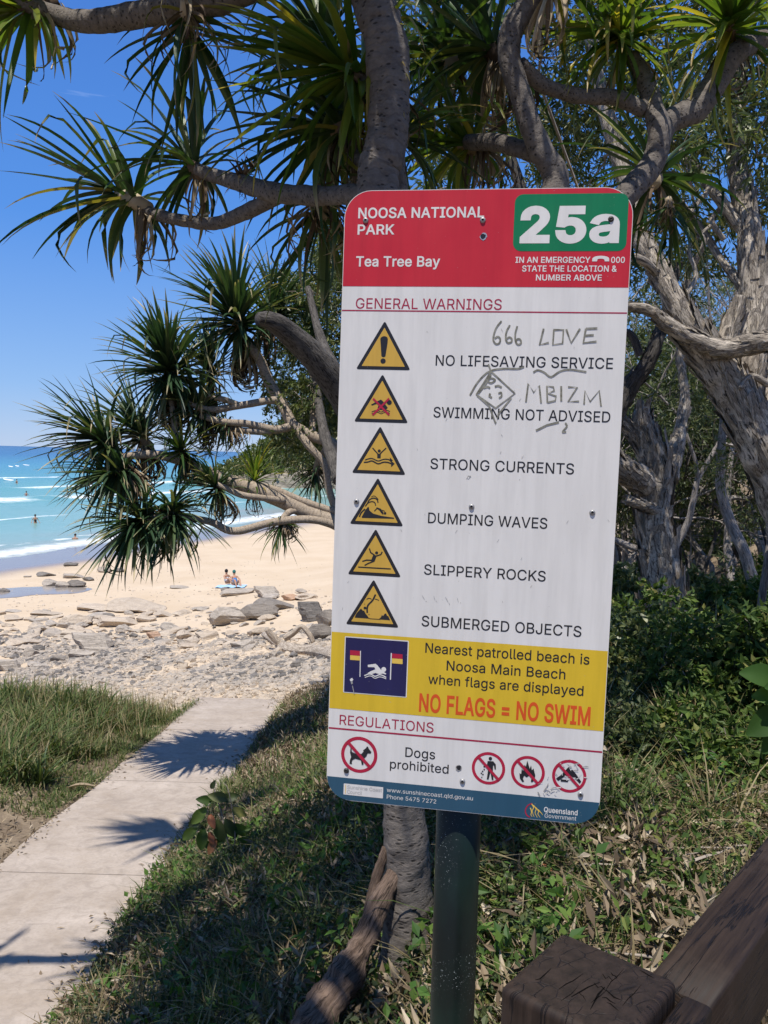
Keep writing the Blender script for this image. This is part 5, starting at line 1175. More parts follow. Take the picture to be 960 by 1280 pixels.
mb = bevel_box([p - pl0 for p in (R2 + dv * 1.95 + nv * .04, R2 + dv * 1.95 - nv * .11, R2 + dv * 1.80 - nv * .11, R2 + dv * 1.80 + nv * .04)], -.3, .843 - zb, .012)
mb.build('post', [M['timber'], M['end_grain']], rail)

# ------------------------------------------------------------------ pandanus leaves
def strap(L, W, bend, kink=0.0, droop_tip=0.0, twist=0.0, nseg=9, side=0.0):
    """A keeled, spiny-edged strap leaf: starts at 0 along +X, Z up, UV = (across, along)."""
    t_ = np.linspace(0, 1, nseg + 1)
    ang = -bend * t_ ** 1.6 - kink * ss(.52, .60, t_)
    yaw = side * t_ ** 1.5
    dx = np.cos(ang) * np.cos(yaw); dy = np.cos(ang) * np.sin(yaw); dz = np.sin(ang)
    P = np.zeros((nseg + 1, 3))
    P[1:] = np.cumsum(np.c_[dx, dy, dz][:-1] * (L / nseg), axis=0)
    T = np.c_[dx, dy, dz]
    S = np.cross(T, [0, 0, 1.0]); S /= np.linalg.norm(S, axis=1)[:, None] + 1e-9
    N = np.cross(S, T)
    tw = twist * t_
    S2 = S * np.cos(tw)[:, None] + N * np.sin(tw)[:, None]; N2 = np.cross(S2, T)
    w = W * np.clip(1.0 - t_ ** 2.2, .02, 1) ** .85 * (.8 + .2 * np.minimum(1, t_ * 6))
    V = []; uv = []
    for i in range(nseg + 1):
        h = w[i] / 2
        V += [P[i] - S2[i] * h + N2[i] * h * .42, P[i] - N2[i] * h * .25, P[i] + S2[i] * h + N2[i] * h * .42]
        uv += [(0, t_[i]), (.5, t_[i]), (1, t_[i])]
    F = []
    for i in range(nseg):
        k = i * 3; F += [(k, k + 1, k + 4, k + 3), (k + 1, k + 2, k + 5, k + 4)]
    return np.array(V), F, np.array(uv)


r = np.random.default_rng(5)
GREEN = []      # (verts, faces, uv) unit length leaf shapes
for i in range(12):
    GREEN.append(strap(1.0, .068, .22 + .95 * (i % 4) / 3, kink=(0, .2, 1.3, 1.0)[i % 4] * (i > 7), twist=r.uniform(-.5, .5), side=r.uniform(-.25, .25)))
DEAD = []
for i in range(8):
    DEAD.append(strap(1.0, .055, r.uniform(.6, 2.0), kink=r.uniform(0, 1.4), twist=r.uniform(-3, 3), side=r.uniform(-.9, .9)))
_lm = {}


def leaf_mesh(kind, i, mat):
    k = (kind, i, mat)
    if k not in _lm:
        v, f, uv = (GREEN if kind == 'g' else DEAD)[i]
        mb = MB(); mb.add(v, f, uv); me = mb.mesh('leaf'); me.materials.append(M[mat]); _lm[k] = me
    return _lm[k]


def frame(d, up=(0, 0, 1)):
    d = d / np.linalg.norm(d); S = np.cross(up, d); n = np.linalg.norm(S)
    if n < .05: S = np.cross((1, 0, 0.1), d); n = np.linalg.norm(S)
    S /= n; Z = np.cross(d, S)
    return np.stack([d, S, Z], 1)


def rosette(tree, store, c, axis, L, n, mat, r, ndead=14, spread=1.0, wid=1.0, deadL=.75):
    """A spiral head of leaves at c facing axis. Fills `store` with leaf records."""
    c = np.asarray(c, float); a = np.asarray(axis, float); a /= np.linalg.norm(a)
    fr = frame(a)
    part = len(store['heads'])
    store['heads'].append((c, a, L))
    for i in range(n):
        q = (i + .5) / n
        pol = (.10 + 1.62 * q ** .85) * spread + r.normal() * .17
        az = i * 2.39996 + r.normal() * .4
        d = fr[:, 0] * math.cos(pol) + (fr[:, 1] * math.cos(az) + fr[:, 2] * math.sin(az)) * math.sin(pol)
        base = c + a * (L * (.22 * (1 - q) - .10 * q)) + (d - a * (d @ a)) * .03 * L
        ll = L * (.62 + .42 * math.sin(PI * min(1, .25 + q * .75))) * r.uniform(.72, 1.22)
        bi = int(np.clip(r.normal(1.2 + 2.0 * q, .8), 0, 3)) + 4 * r.integers(0, 3)
        store['leaves'].append((part, 'g', bi, mat, base, frame(d), ll, wid * r.uniform(.8, 1.15) * L / ll))
    for i in range(int(ndead * 2.0)):
        az = r.uniform(0, 2 * PI)
        pol = r.uniform(1.7, 2.6)
        d = fr[:, 0] * math.cos(pol) + (fr[:, 1] * math.cos(az) + fr[:, 2] * math.sin(az)) * math.sin(pol)
        d = d * .7 + np.array([0, 0, -.75])
        base = c - a * L * r.uniform(.0, .28)
        store['leaves'].append((part, 'd', int(r.integers(0, 8)), 'dead_leaf', base, frame(d), L * deadL * r.uniform(.55, 1.1), wid * r.uniform(.7, 1.1)))


def finish_tree(tree, store, single=300):
    """Heads become parts, the largest leaves sub-parts, the rest one joined mass."""
    heads = []
    for c, a, L in store['heads']:
        mb = MB(); fr = frame(a)
        P = [c - a * L * .22, c - a * L * .08, c + a * L * .05, c + a * L * .16]
        tube(mb, P, [L * .05, L * .075, L * .06, L * .012], 9, rough=.15, seed=3, nscale=40)
        heads.append(mb.build('leaf_head', M['dead_leaf'], tree))
    cp = np.array([0, 0, EYE])
    lv = store['leaves']
    def score(e):
        p = e[4] + e[5][:, 0] * e[6] * .5 - cp
        if p[1] < .3: return 0
        x_, y_ = p[0] / p[1] * FPX + 480, -p[2] / p[1] * FPX + 566
        if not (-60 < x_ < 1020 and -60 < y_ < 1340): return 0
        return e[6] / np.linalg.norm(p)
    order = np.argsort([-score(e) for e in lv])
    mass = {}
    for rank, i in enumerate(order):
        part, kind, vi, mat, base, fr, L, wf = lv[i]
        if rank < single:
            o = link('leaf', leaf_mesh(kind, vi, mat), heads[part])
            m_ = Matrix(((fr[0, 0] * L, fr[0, 1] * L * wf, fr[0, 2] * L * wf, base[0]), (fr[1, 0] * L, fr[1, 1] * L * wf, fr[1, 2] * L * wf, base[1]), (fr[2, 0] * L, fr[2, 1] * L * wf, fr[2, 2] * L * wf, base[2]), (0, 0, 0, 1)))
            o.matrix_basis = m_
        else:
            v, f, uv = (GREEN if kind == 'g' else DEAD)[vi]
            mb = mass.setdefault('x', MB())
            mats = store.setdefault('mats', [])
            if mat not in mats: mats.append(mat)
            mb.add(base + (v * np.array([L, L * wf, L * wf])) @ fr.T, f, uv, mats.index(mat))
    for mb in mass.values():
        o = mb.build('leaf_mass', [M[q] for q in store['mats']], tree); o['kind'] = 'stuff'


def move_children(root):
    """Parts were modelled in world coordinates: hang them on the root without moving them."""
    loc = Matrix.Translation(-Vector(root.location))
    for ch in [o for o in root.children]:
        ch.matrix_basis = loc @ ch.matrix_basis


def head_at(store, px, py, Y, dpx, dpy, dY, Lpx, n, mat, r, **kw):
    Lpx *= 1.10 if Y < 8 else .98; n = int(n * (1.12 if Y < 8 else 1.45))
    p = at(px, py, Y); q = at(px + dpx, py + dpy, Y + dY)
    rosette(None, store, p, np.array(q - p), Lpx * Y / FPX, n, mat, r, **kw)


# ------------------------------------------------------------------ the pandanus behind the sign
r = np.random.default_rng(17)
g0 = at(512, 1228, 3.25)
tree = empty('pandanus_tree', (g0.x, g0.y, H(g0.x, g0.y)))
tag(tree, 'big near pandanus whose trunk rises behind the sign, with prop roots and ringed limbs', 'tree')
mb = MB()
bp = dict(ring=.010, ringstep=.031, rough=.10, nscale=11)
limb(mb, [(510, 1262, 3.22, 120), (512, 1215, 3.24, 88), (512, 1120, 3.25, 66), (506, 1010, 3.25, 62), (497, 800, 3.3, 56), (484, 500, 3.35, 50), (473, 245, 3.4, 50), (480, 190, 3.4, 50), (485, 120, 3.4, 48), (480, 50, 3.4, 52), (466, 0, 3.4, 50), (452, -120, 3.4, 46), (470, -300, 3.3, 42), (520, -480, 3.1, 38)], 32, 16, **dict(bp, rough=.17, nscale=8))
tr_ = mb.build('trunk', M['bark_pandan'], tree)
for pts in ([(497, 1085, 3.2, 16), (476, 1125, 3.15, 26), (458, 1172, 3.08, 34), (436, 1212, 3.0, 44), (412, 1250, 2.9, 46), (385, 1300, 2.8, 66)], [(483, 1060, 3.22, 10), (470, 1100, 3.2, 13), (458, 1150, 3.2, 14), (452, 1190, 3.2, 18)], [(535, 1180, 3.2, 16), (505, 1225, 3.1, 18), (478, 1262, 3.05, 20)], [(520, 1110, 3.35, 22), (548, 1170, 3.4, 30), (560, 1220, 3.42, 34)]):
    mb = MB(); limb(mb, pts, 18, 12, rough=.32, nscale=13, twist=2.5); mb.build('prop_root', M['root_bark'], tree)
LIMBS = [
    [(478, 246, 3.45, 30), (440, 243, 3.55, 25), (400, 245, 3.7, 23), (345, 241, 3.9, 24), (305, 230, 4.1, 21), (262, 218, 4.3, 17), (248, 213, 4.35, 15)],
    [(350, 243, 3.95, 20), (310, 264, 4.1, 18), (270, 279, 4.3, 16), (230, 276, 4.4, 15), (190, 266, 4.5, 14), (170, 255, 4.55, 12)],
    [(452, -110, 3.45, 40), (380, -60, 3.5, 38), (300, -12, 3.6, 37), (240, 6, 3.7, 35), (180, 17, 3.8, 30), (110, 27, 3.9, 26), (55, 15, 4.0, 22), (-60, -20, 3.9, 20), (-300, -60, 3.6, 18), (-620, -160, 3.4, 16)],
    [(490, 560, 3.4, 42), (560, 440, 3.5, 42), (650, 320, 3.6, 38), (694, 235, 3.7, 33), (676, 188, 3.7, 29), (660, 150, 3.7, 27), (648, 112, 3.7, 26), (637, 72, 3.7, 27), (641, 34, 3.7, 28), (664, 0, 3.7, 30), (700, -50, 3.6, 28)],
    [(560, 440, 3.5, 38), (660, 350, 3.65, 36), (735, 290, 3.8, 32), (786, 240, 3.85, 31), (816, 203, 3.9, 30), (824, 165, 3.9, 28), (816, 135, 3.95, 24), (806, 100, 4.0, 21), (790, 72, 4.05, 19)],
    [(806, 138, 3.95, 19), (769, 122, 3.95, 18), (724, 120, 3.9, 18), (678, 106, 3.8, 18), (650, 80, 3.72, 18)],
    [(822, 178, 3.95, 26), (836, 152, 4.0, 28), (870, 135, 4.05, 32), (896, 101, 4.1, 30), (919, 68, 4.1, 27), (960, 46, 4.2, 22), (1010, 20, 4.3, 20)],
    [(678, 196, 3.75, 22), (650, 186, 3.85, 22), (620, 178, 4.0, 21), (585, 178, 4.2, 18)],
    [(496, 300, 3.5, 20), (500, 240, 3.5, 20), (497, 210, 3.5, 18), (500, 180, 3.6, 16)],
    [(470, 110, 3.5, 18), (455, 100, 3.55, 16), (440, 90, 3.6, 12)],
    [(470, 215, 3.5, 18), (445, 195, 3.7, 16), (428, 165, 3.8, 14)],
    [(470, -300, 3.3, 36), (380, -420, 2.9, 30), (250, -520, 2.6, 24)],
    [(520, -480, 3.1, 34), (640, -640, 2.8, 28), (700, -760, 2.6, 22)],
    [(500, -420, 3.2, 34), (420, -640, 3.0, 28), (330, -820, 2.8, 22)],
    [(240, 4, 3.7, 22), (225, -8, 3.75, 20), (236, 14, 3.7, 18)],
]
for pts in LIMBS:
    mb = MB(); limb(mb, pts, 18, 12, **bp); mb.build('limb', M['bark_pandan'], tree)
# broken leaf bases on the first limb
mb = MB()
for q in range(7):
    p = at(300 + 3 * q, 218 + r.uniform(-4, 4), 4.1); d = Vector((r.uniform(-.5, .3), r.uniform(-.3, .3), .6)) * .1
    tube(mb, [p, p + d * .5, p + d], [.012, .008, .003], 5)
mb.build('leaf_stub', M['dead_leaf'], tree)
store = dict(heads=[], leaves=[])
hd = lambda *a_, **k_: head_at(store, *a_, r, **k_)
hd(162, 248, 4.55, -60, -30, .1, 132, 42, 'pandan_green', ndead=7)
hd(242, 208, 4.4, -40, -45, .2, 112, 38, 'pandan_green', ndead=6)
hd(42, 10, 4.0, -60, 12, -.1, 125, 40, 'pandan_lime', ndead=6)
hd(236, 28, 3.7, 8, 60, .2, 118, 40, 'pandan_green', ndead=10)
hd(448, 96, 3.62, -55, -22, -.1, 152, 60, 'pandan_lime', ndead=8)
hd(425, 162, 3.85, -50, 0, .25, 150, 60, 'pandan_green', ndead=16)
hd(500, 172, 3.7, 40, -40, .5, 105, 40, 'pandan_green', ndead=6)
hd(404, 60, 4.3, -30, -60, .3, 135, 50, 'pandan_green', ndead=6)
hd(776, 52, 4.05, -20, -30, -.3, 118, 62, 'pandan_lime', ndead=6)
hd(914, 42, 4.15, -10, -60, -.35, 130, 60, 'pandan_lime', ndead=4)
hd(582, 182, 4.25, -60, -10, .2, 120, 56, 'pandan_lime', ndead=14)
hd(612, 62, 4.2, -40, -30, .3, 150, 58, 'pandan_green', ndead=18)
hd(560, 70, 4.6, -30, -50, .3, 130, 56, 'pandan_green', ndead=14)
hd(700, -30, 3.7, 30, -40, .1, 140, 50, 'pandan_lime', ndead=10)
hd(818, 222, 4.7, 0, -30, .5, 130, 56, 'pandan_green', ndead=4)
hd(838, 262, 4.3, 12, 60, .2, 70, 24, 'pandan_green', ndead=8)
hd(300, 226, 4.1, 0, -50, .1, 34, 12, 'dead_leaf', ndead=4)
hd(402, 262, 4.4, 4, 60, .2, 120, 26, 'pandan_green', ndead=16)
hd(1010, 0, 4.3, 40, -20, 0, 140, 40, 'pandan_lime', ndead=4)
# unseen heads added high above the frame to shade bank, trunk and path
for X_, Y_, Z_, a_ in ((-1.5, 2.3, 4.9, (-.8, -.3, .5)), (-.55, 3.0, 5.3, (-.3, -.1, 1)), (-.2, 2.2, 4.9, (0, -.7, .7)), (-2.2, 3.2, 4.6, (-.9, .1, .3)), (-1.7, 1.6, 4.9, (-.6, -.5, .5)), (-1.9, 1.1, 4.3, (-.5, -.5, .6)), (-1.15, 1.5, 4.3, (-.2, -.6, .6)), (-1.5, 2.2, 4.1, (-.4, -.2, .8)), (-.5, 2.5, 4.15, (-.1, -.4, .9)), (-3.6, 3.3, 4.0, (-.8, -.2, .2)), (-3.0, 5.2, 5.6, (-.8, .2, .2)), (-2.3, 5.5, 5.9, (-.6, .5, .3))):
    rosette(None, store, (X_, Y_, Z_), a_, .85, 62, 'pandan_green', r, ndead=10, wid=1.25)
    mb = MB(); p0 = at(480, -330, 3.25); P = spline([np.array(p0), (np.array(p0) * .5 + np.array([X_, Y_, Z_]) * .5 + np.array([0, 0, .25])), np.array([X_, Y_, Z_])], 8)
    tube(mb, P, np.linspace(.06, .03, len(P)), 9, **bp); mb.build('limb', M['bark_pandan'], tree)
finish_tree(tree, store)
move_children(tree)

# ------------------------------------------------------------------ the pandanus leaning over the beach
r = np.random.default_rng(23)
YD = 10.5
bx, by = .55, 10.7
tree = empty('pandanus_tree', (bx, by, H(bx, by)))
tag(tree, 'sprawling pandanus with pale forked limbs leaning left over the sand beyond the path', 'tree')
mb = MB()
bp2 = dict(ring=.015, ringstep=.09, rough=.08, nscale=6)
c0 = at(500, 720, 10.6)
P = spline([(bx, by, H(bx, by) - .3), (bx - .05, by, H(bx, by) + .35), tuple(at(520, 780, 10.6)), tuple(c0)], 6)
tube(mb, P, np.linspace(.17, .12, len(P)), 14, **bp2)
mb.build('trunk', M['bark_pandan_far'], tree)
LD = [
    [(505, 715, 10.6, 24), (450, 672, 10.5, 20), (417, 652, 10.5, 19), (377, 637, 10.5, 18), (321, 613, 10.4, 18), (270, 595, 10.4, 15), (229, 577, 10.3, 13), (190, 568, 10.2, 11), (148, 572, 10.2, 9)],
    [(500, 700, 10.6, 20), (455, 600, 10.7, 18), (419, 558, 10.7, 15), (390, 545, 10.7, 14), (366, 530, 10.7, 14), (353, 506, 10.8, 14), (335, 475, 10.9, 13), (325, 450, 10.9, 12), (308, 428, 10.9, 10)],
    [(468, 690, 10.4, 12), (430, 663, 10.4, 11), (394, 650, 10.3, 10), (345, 652, 10.2, 10), (293, 664, 10.1, 10), (262, 652, 10.1, 9), (215, 645, 10.0, 8), (180, 650, 10, 7)],
    [(350, 500, 10.8, 10), (335, 501, 10.7, 9), (305, 506, 10.6, 9), (262, 512, 10.5, 8), (230, 500, 10.4, 7), (216, 482, 10.4, 7)],
    [(300, 507, 10.6, 8), (275, 498, 10.5, 7), (240, 494, 10.5, 7), (222, 492, 10.4, 7)],
    [(366, 532, 10.7, 11), (344, 537, 10.6, 10), (310, 530, 10.5, 9), (278, 527, 10.4, 8), (250, 520, 10.4, 7)],
    [(340, 540, 10.6, 8), (310, 539, 10.5, 8), (280, 535, 10.5, 7)],
    [(366, 528, 10.7, 10), (385, 556, 10.6, 10), (405, 580, 10.6, 9), (412, 615, 10.6, 9), (425, 650, 10.6, 11)],
    [(355, 626, 10.4, 9), (325, 622, 10.2, 8), (300, 618, 10.1, 8), (272, 605, 10.1, 7)],
    [(420, 640, 10.5, 9), (380, 627, 10.5, 9), (345, 612, 10.5, 8), (320, 605, 10.5, 6)],
    [(229, 577, 10.3, 10), (222, 560, 10.3, 9), (218, 530, 10.3, 8), (214, 500, 10.4, 7)],
    [(408, 560, 10.7, 8), (398, 575, 10.8, 8), (395, 590, 10.9, 8)],
    [(390, 545, 10.8, 9), (392, 500, 11, 8), (390, 430, 11.2, 7)],
    [(377, 637, 10.5, 9), (362, 640, 10.4, 9), (352, 650, 10.3, 8)],
]
for pts in LD:
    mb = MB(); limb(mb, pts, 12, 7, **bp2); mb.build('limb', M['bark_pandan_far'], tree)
store = dict(heads=[], leaves=[])
kw = dict(wid=.84, deadL=.95)
hd(298, 408, 10.9, -25, -60, -.4, 98, 110, 'pandan_blue', ndead=40, **kw)
hd(340, 398, 11.3, 30, -45, .3, 84, 80, 'pandan_blue', ndead=20, **kw)
hd(214, 470, 10.4, -22, -55, -.5, 96, 110, 'pandan_blue', ndead=46, **kw)
hd(250, 512, 10.5, -40, -30, -.2, 74, 70, 'pandan_blue', ndead=36, **kw)
hd(134, 555, 10.2, -52, -34, -.3, 88, 90, 'pandan_blue', ndead=60, **kw)
hd(176, 545, 10.5, -30, -50, .2, 80, 80, 'pandan_blue', ndead=34, **kw)
hd(150, 590, 10.0, -50, 12, -.3, 78, 70, 'pandan_blue', ndead=40, **kw)
hd(178, 648, 10.0, -36, 30, -.5, 92, 90, 'pandan_blue', ndead=34, **kw)
hd(215, 638, 10.1, 10, 34, -.6, 80, 80, 'pandan_blue', ndead=30, **kw)
hd(318, 603, 10.5, 3, -50, 0, 52, 46, 'pandan_lime', ndead=10, **kw)
hd(272, 612, 10.2, -20, -20, -.3, 60, 50, 'pandan_blue', ndead=30, **kw)
hd(352, 655, 10.3, -14, 40, -.2, 44, 30, 'pandan_green', ndead=40, **kw)
hd(395, 590, 10.9, -10, 40, -.3, 50, 30, 'pandan_blue', ndead=34, **kw)
hd(390, 425, 11.2, -10, -50, 0, 60, 50, 'pandan_blue', ndead=20, **kw)
hd(282, 532, 10.5, -40, 10, 0, 48, 40, 'pandan_blue', ndead=30, **kw)
hd(228, 566, 10.2, -20, -20, -.5, 60, 46, 'pandan_green', ndead=50, **kw)
hd(262, 470, 10.8, -10, -60, 0, 70, 60, 'pandan_blue', ndead=24, **kw)
finish_tree(tree, store)
move_children(tree)

# ------------------------------------------------------------------ leafy trees
def leafy_tree(name, label, cat, base, limbs, blobs, r, leaf='gum_leaf', bark='bark_paper', L=.075, Wd=.017, per=110, rough=.16, twig='twig', group=None, seg=16, n=9, tipr=.004, wig=.12, nscale=7.0):
    """limbs: lists of (px,py,Y,width_px); blobs: (point, radius) clumps of leaves joined on by twigs."""
    tree = empty(name, base); tag(tree, label, cat, group)
    nodes, rads = [], []
    for i, pts in enumerate(limbs):
        mb = MB(); S = limb(mb, pts, seg, n, rough=rough, nscale=nscale, seed=i)
        # peeling flakes of bark
        if rough > .12:
            for q in range(int(len(S) * 3.5)):
                k_ = r.integers(1, len(S) - 1); p = S[k_, :3]; rad_ = S[k_, 3]
                if rad_ < .035: continue
                ax = S[k_ + 1, :3] - S[k_ - 1, :3]; ax /= np.linalg.norm(ax)
                dd = np.cross(ax, r.normal(size=3)); dd /= np.linalg.norm(dd)
                o_ = np.cross(ax, dd); l_ = rad_ * r.uniform(.7, 2.2); w_ = rad_ * r.uniform(.15, .45)
                a_ = p + dd * rad_ * .95
                mb.add([a_ - o_ * w_, a_ + o_ * w_, a_ + o_ * w_ * .7 + ax * l_ + dd * rad_ * r.uniform(.05, .35), a_ - o_ * w_ * .5 + ax * l_ * .9 + dd * rad_ * r.uniform(.05, .3)], [(0, 1, 2, 3)], [(0, 0), (.2, 0), (.2, .2), (0, .2)])
        mb.build('trunk' if i == 0 else 'limb', M[bark], tree)
        nodes += list(S[::3, :3]); rads += list(S[::3, 3])
    if blobs:
        mb = MB(); grow(mb, nodes, rads, [b[0] for b in blobs], r, tipr=tipr, wig=wig)
        if mb.f: tag(mb.build('branchwork', M[twig], tree), kind='stuff')
        V_, F_ = clumps([b[0] for b in blobs], [b[1] for b in blobs], per, L, Wd, r)
        tag(link('crown', fast_mesh('crown', V_, F_), tree, M[leaf]), kind='stuff')
    move_children(tree)
    return tree


def pxblobs(r, n, x0, x1, y0, y1, Y0, Y1, R0, R1, dens=None):
    out = []
    while len(out) < n:
        px, py = r.uniform(x0, x1), r.uniform(y0, y1)
        if dens is not None and r.uniform() > dens(px, py): continue
        out.append((np.array(at(px, py, r.uniform(Y0, Y1))), r.uniform(R0, R1)))
    return out


r = np.random.default_rng(41)
# the big paperbark whose crooked limbs fill the right edge
b0 = at(1010, 760, 6.6)
leafy_tree('paperbark_tree', 'big paperbark with shaggy pale bark and crooked limbs at the right edge', 'tree', (b0.x, b0.y, H(b0.x, b0.y)),
    [[(1030, 840, 6.6, 67), (1010, 740, 6.6, 61), (985, 640, 6.6, 56), (952, 560, 6.5, 51), (922, 500, 6.5, 48), (893, 455, 6.5, 46), (868, 420, 6.5, 38), (845, 380, 6.5, 30), (822, 335, 6.6, 26), (800, 290, 6.7, 24), (790, 250, 6.8, 22), (760, 150, 6.9, 18), (735, 40, 7, 11)],
     [(1060, 412, 6.0, 27), (1000, 420, 6.1, 26), (950, 428, 6.2, 24), (905, 436, 6.3, 24), (868, 424, 6.3, 21), (838, 408, 6.3, 18), (812, 388, 6.3, 14), (784, 384, 6.3, 11), (765, 392, 6.3, 7)],
     [(925, 520, 6.6, 40), (940, 440, 6.7, 35), (945, 380, 6.8, 34), (938, 300, 6.9, 29), (930, 250, 7.0, 26), (922, 200, 7.1, 22), (925, 100, 7.2, 18), (940, -20, 7.3, 13)],
     [(905, 440, 6.5, 29), (916, 405, 6.5, 24), (925, 370, 6.5, 11)],
     [(960, 540, 6.9, 35), (975, 440, 7.0, 30), (968, 340, 7.1, 27), (985, 240, 7.2, 22), (1000, 120, 7.4, 16)],
     [(835, 355, 6.6, 13), (815, 335, 6.5, 11), (795, 322, 6.4, 10), (776, 324, 6.4, 6)],
     [(938, 300, 6.9, 16), (900, 250, 7.0, 13), (860, 200, 7.2, 10), (820, 160, 7.3, 6)],
     [(868, 330, 6.9, 7), (880, 300, 6.8, 6), (862, 270, 6.9, 6), (885, 235, 7.0, 5), (870, 200, 7.1, 4)],
     [(905, 300, 7, 7), (890, 275, 7, 6), (905, 250, 7.1, 5), (880, 225, 7.2, 4)],
     [(850, 380, 6.6, 8), (870, 345, 6.7, 6), (862, 310, 6.8, 5), (890, 280, 6.9, 4)],
     [(960, 480, 6.5, 9), (938, 470, 6.4, 7), (925, 485, 6.3, 5)],
     [(945, 380, 6.8, 14), (905, 330, 7.0, 10), (880, 290, 7.2, 8), (850, 250, 7.3, 6)]],
    pxblobs(r, 175, 690, 1010, -160, 330, 6.6, 9.0, .22, .42, lambda x, y: .35 + .65 * (y < 210) if x < 980 else .5)
    + [((r.uniform(-1.5, .5), r.uniform(1.9, 3.9), r.uniform(4.2, 5.5)), r.uniform(.22, .4)) for _ in range(40)]  # these three sets: unseen clumps added overhead to shade bank, trunk and limbs
    + [((r.uniform(-2.4, -.85), r.uniform(.4, 2.4), r.uniform(4.2, 5.2)), r.uniform(.22, .4)) for _ in range(24)]
    + [((r.uniform(-2.6, .2), r.uniform(2.7, 4.2), r.uniform(4.3, 5.1)), r.uniform(.22, .4)) for _ in range(30)], r, per=105, rough=.2, L=.10, Wd=.024)

# the broken paperbark in the middle of the gap
b0 = at(838, 778, 8.2)
leafy_tree('paperbark_tree', 'stout paperbark with a snapped pale top and torn limb just right of the sign', 'tree', (b0.x, b0.y, H(b0.x, b0.y)),
    [[(836, 795, 8.2, 62), (832, 760, 8.2, 50), (825, 700, 8.2, 46), (818, 640, 8.2, 42), (822, 590, 8.2, 40), (812, 560, 8.2, 34), (803, 530, 8.2, 26), (806, 505, 8.2, 12)],
     [(820, 610, 8.2, 30), (800, 600, 8.1, 32), (778, 585, 8.0, 30), (755, 565, 7.9, 26)],
     [(815, 565, 8.2, 22), (795, 545, 8.2, 18), (775, 525, 8.2, 16), (752, 518, 8.2, 13)],
     [(826, 640, 8.1, 18), (800, 630, 8.0, 14), (783, 625, 8.0, 12)],
     [(835, 600, 8.3, 26), (845, 560, 8.5, 18), (856, 500, 8.8, 13), (850, 430, 9.0, 10), (862, 330, 9.2, 8)]],
    pxblobs(r, 50, 700, 900, 120, 420, 8.8, 10.5, .2, .4), r, per=120, rough=.24)

b0 = at(790, 800, 7.2)
leafy_tree('paperbark_tree', 'dark shaded tree limb curving up behind the right edge of the sign', 'tree', (b0.x, b0.y, H(b0.x, b0.y)),
    [[(735, 800, 7.2, 40), (740, 650, 7.2, 34), (760, 540, 7.2, 26), (786, 486, 7.2, 22), (806, 460, 7.2, 19), (822, 425, 7.2, 16), (832, 390, 7.3, 12), (850, 330, 7.4, 8)],
     [(800, 445, 7.2, 10), (790, 420, 7.2, 9), (775, 412, 7.2, 7)],
     [(740, 650, 7.2, 20), (700, 400, 7.4, 16), (640, 200, 7.6, 12), (600, 60, 7.8, 8)]],
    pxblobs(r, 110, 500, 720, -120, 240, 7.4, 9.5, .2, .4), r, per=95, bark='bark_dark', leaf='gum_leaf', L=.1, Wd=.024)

# slender leaning stems near the right edge
for lab, pts in (('thin dark trunk leaning right at the edge of the undergrowth', [(972, 790, 9.5, 18), (945, 735, 9.5, 15), (930, 690, 9.5, 14), (912, 650, 9.6, 13), (900, 600, 9.7, 12), (905, 520, 9.8, 9)]),
                 ('slim white stem standing against the right edge', [(950, 800, 7.0, 12), (951, 760, 7.0, 10), (957, 715, 7.0, 9), (968, 640, 7.0, 8), (975, 560, 7.1, 6)])):
    g_ = at(pts[0][0], pts[0][1], pts[0][2])
    leafy_tree('slender_tree', lab, 'tree', (g_.x, g_.y, H(g_.x, g_.y)), [pts], pxblobs(r, 10, 880, 990, 480, 600, 9, 10, .15, .3), r, per=60, bark='bark_thin', rough=.1)

# leafy tree with a thick dark limb behind the left of the sign
b0 = at(470, 800, 9.0)
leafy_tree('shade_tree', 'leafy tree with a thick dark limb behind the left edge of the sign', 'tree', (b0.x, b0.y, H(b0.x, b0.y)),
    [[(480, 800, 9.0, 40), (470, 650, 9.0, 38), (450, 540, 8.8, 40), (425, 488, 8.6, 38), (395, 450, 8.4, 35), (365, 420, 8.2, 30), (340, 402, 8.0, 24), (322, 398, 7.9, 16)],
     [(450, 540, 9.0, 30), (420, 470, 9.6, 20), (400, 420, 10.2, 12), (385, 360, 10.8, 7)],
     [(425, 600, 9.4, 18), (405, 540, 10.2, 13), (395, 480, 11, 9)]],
    pxblobs(r, 120, 345, 440, 345, 560, 10.8, 13.0, .22, .42) + pxblobs(r, 26, 390, 440, 290, 350, 11, 13, .15, .3) + pxblobs(r, 34, 345, 425, 470, 585, 12, 15, .2, .36), r, per=130, L=.085, Wd=.026, bark='bark_dark', leaf='gum_leaf', rough=.1)


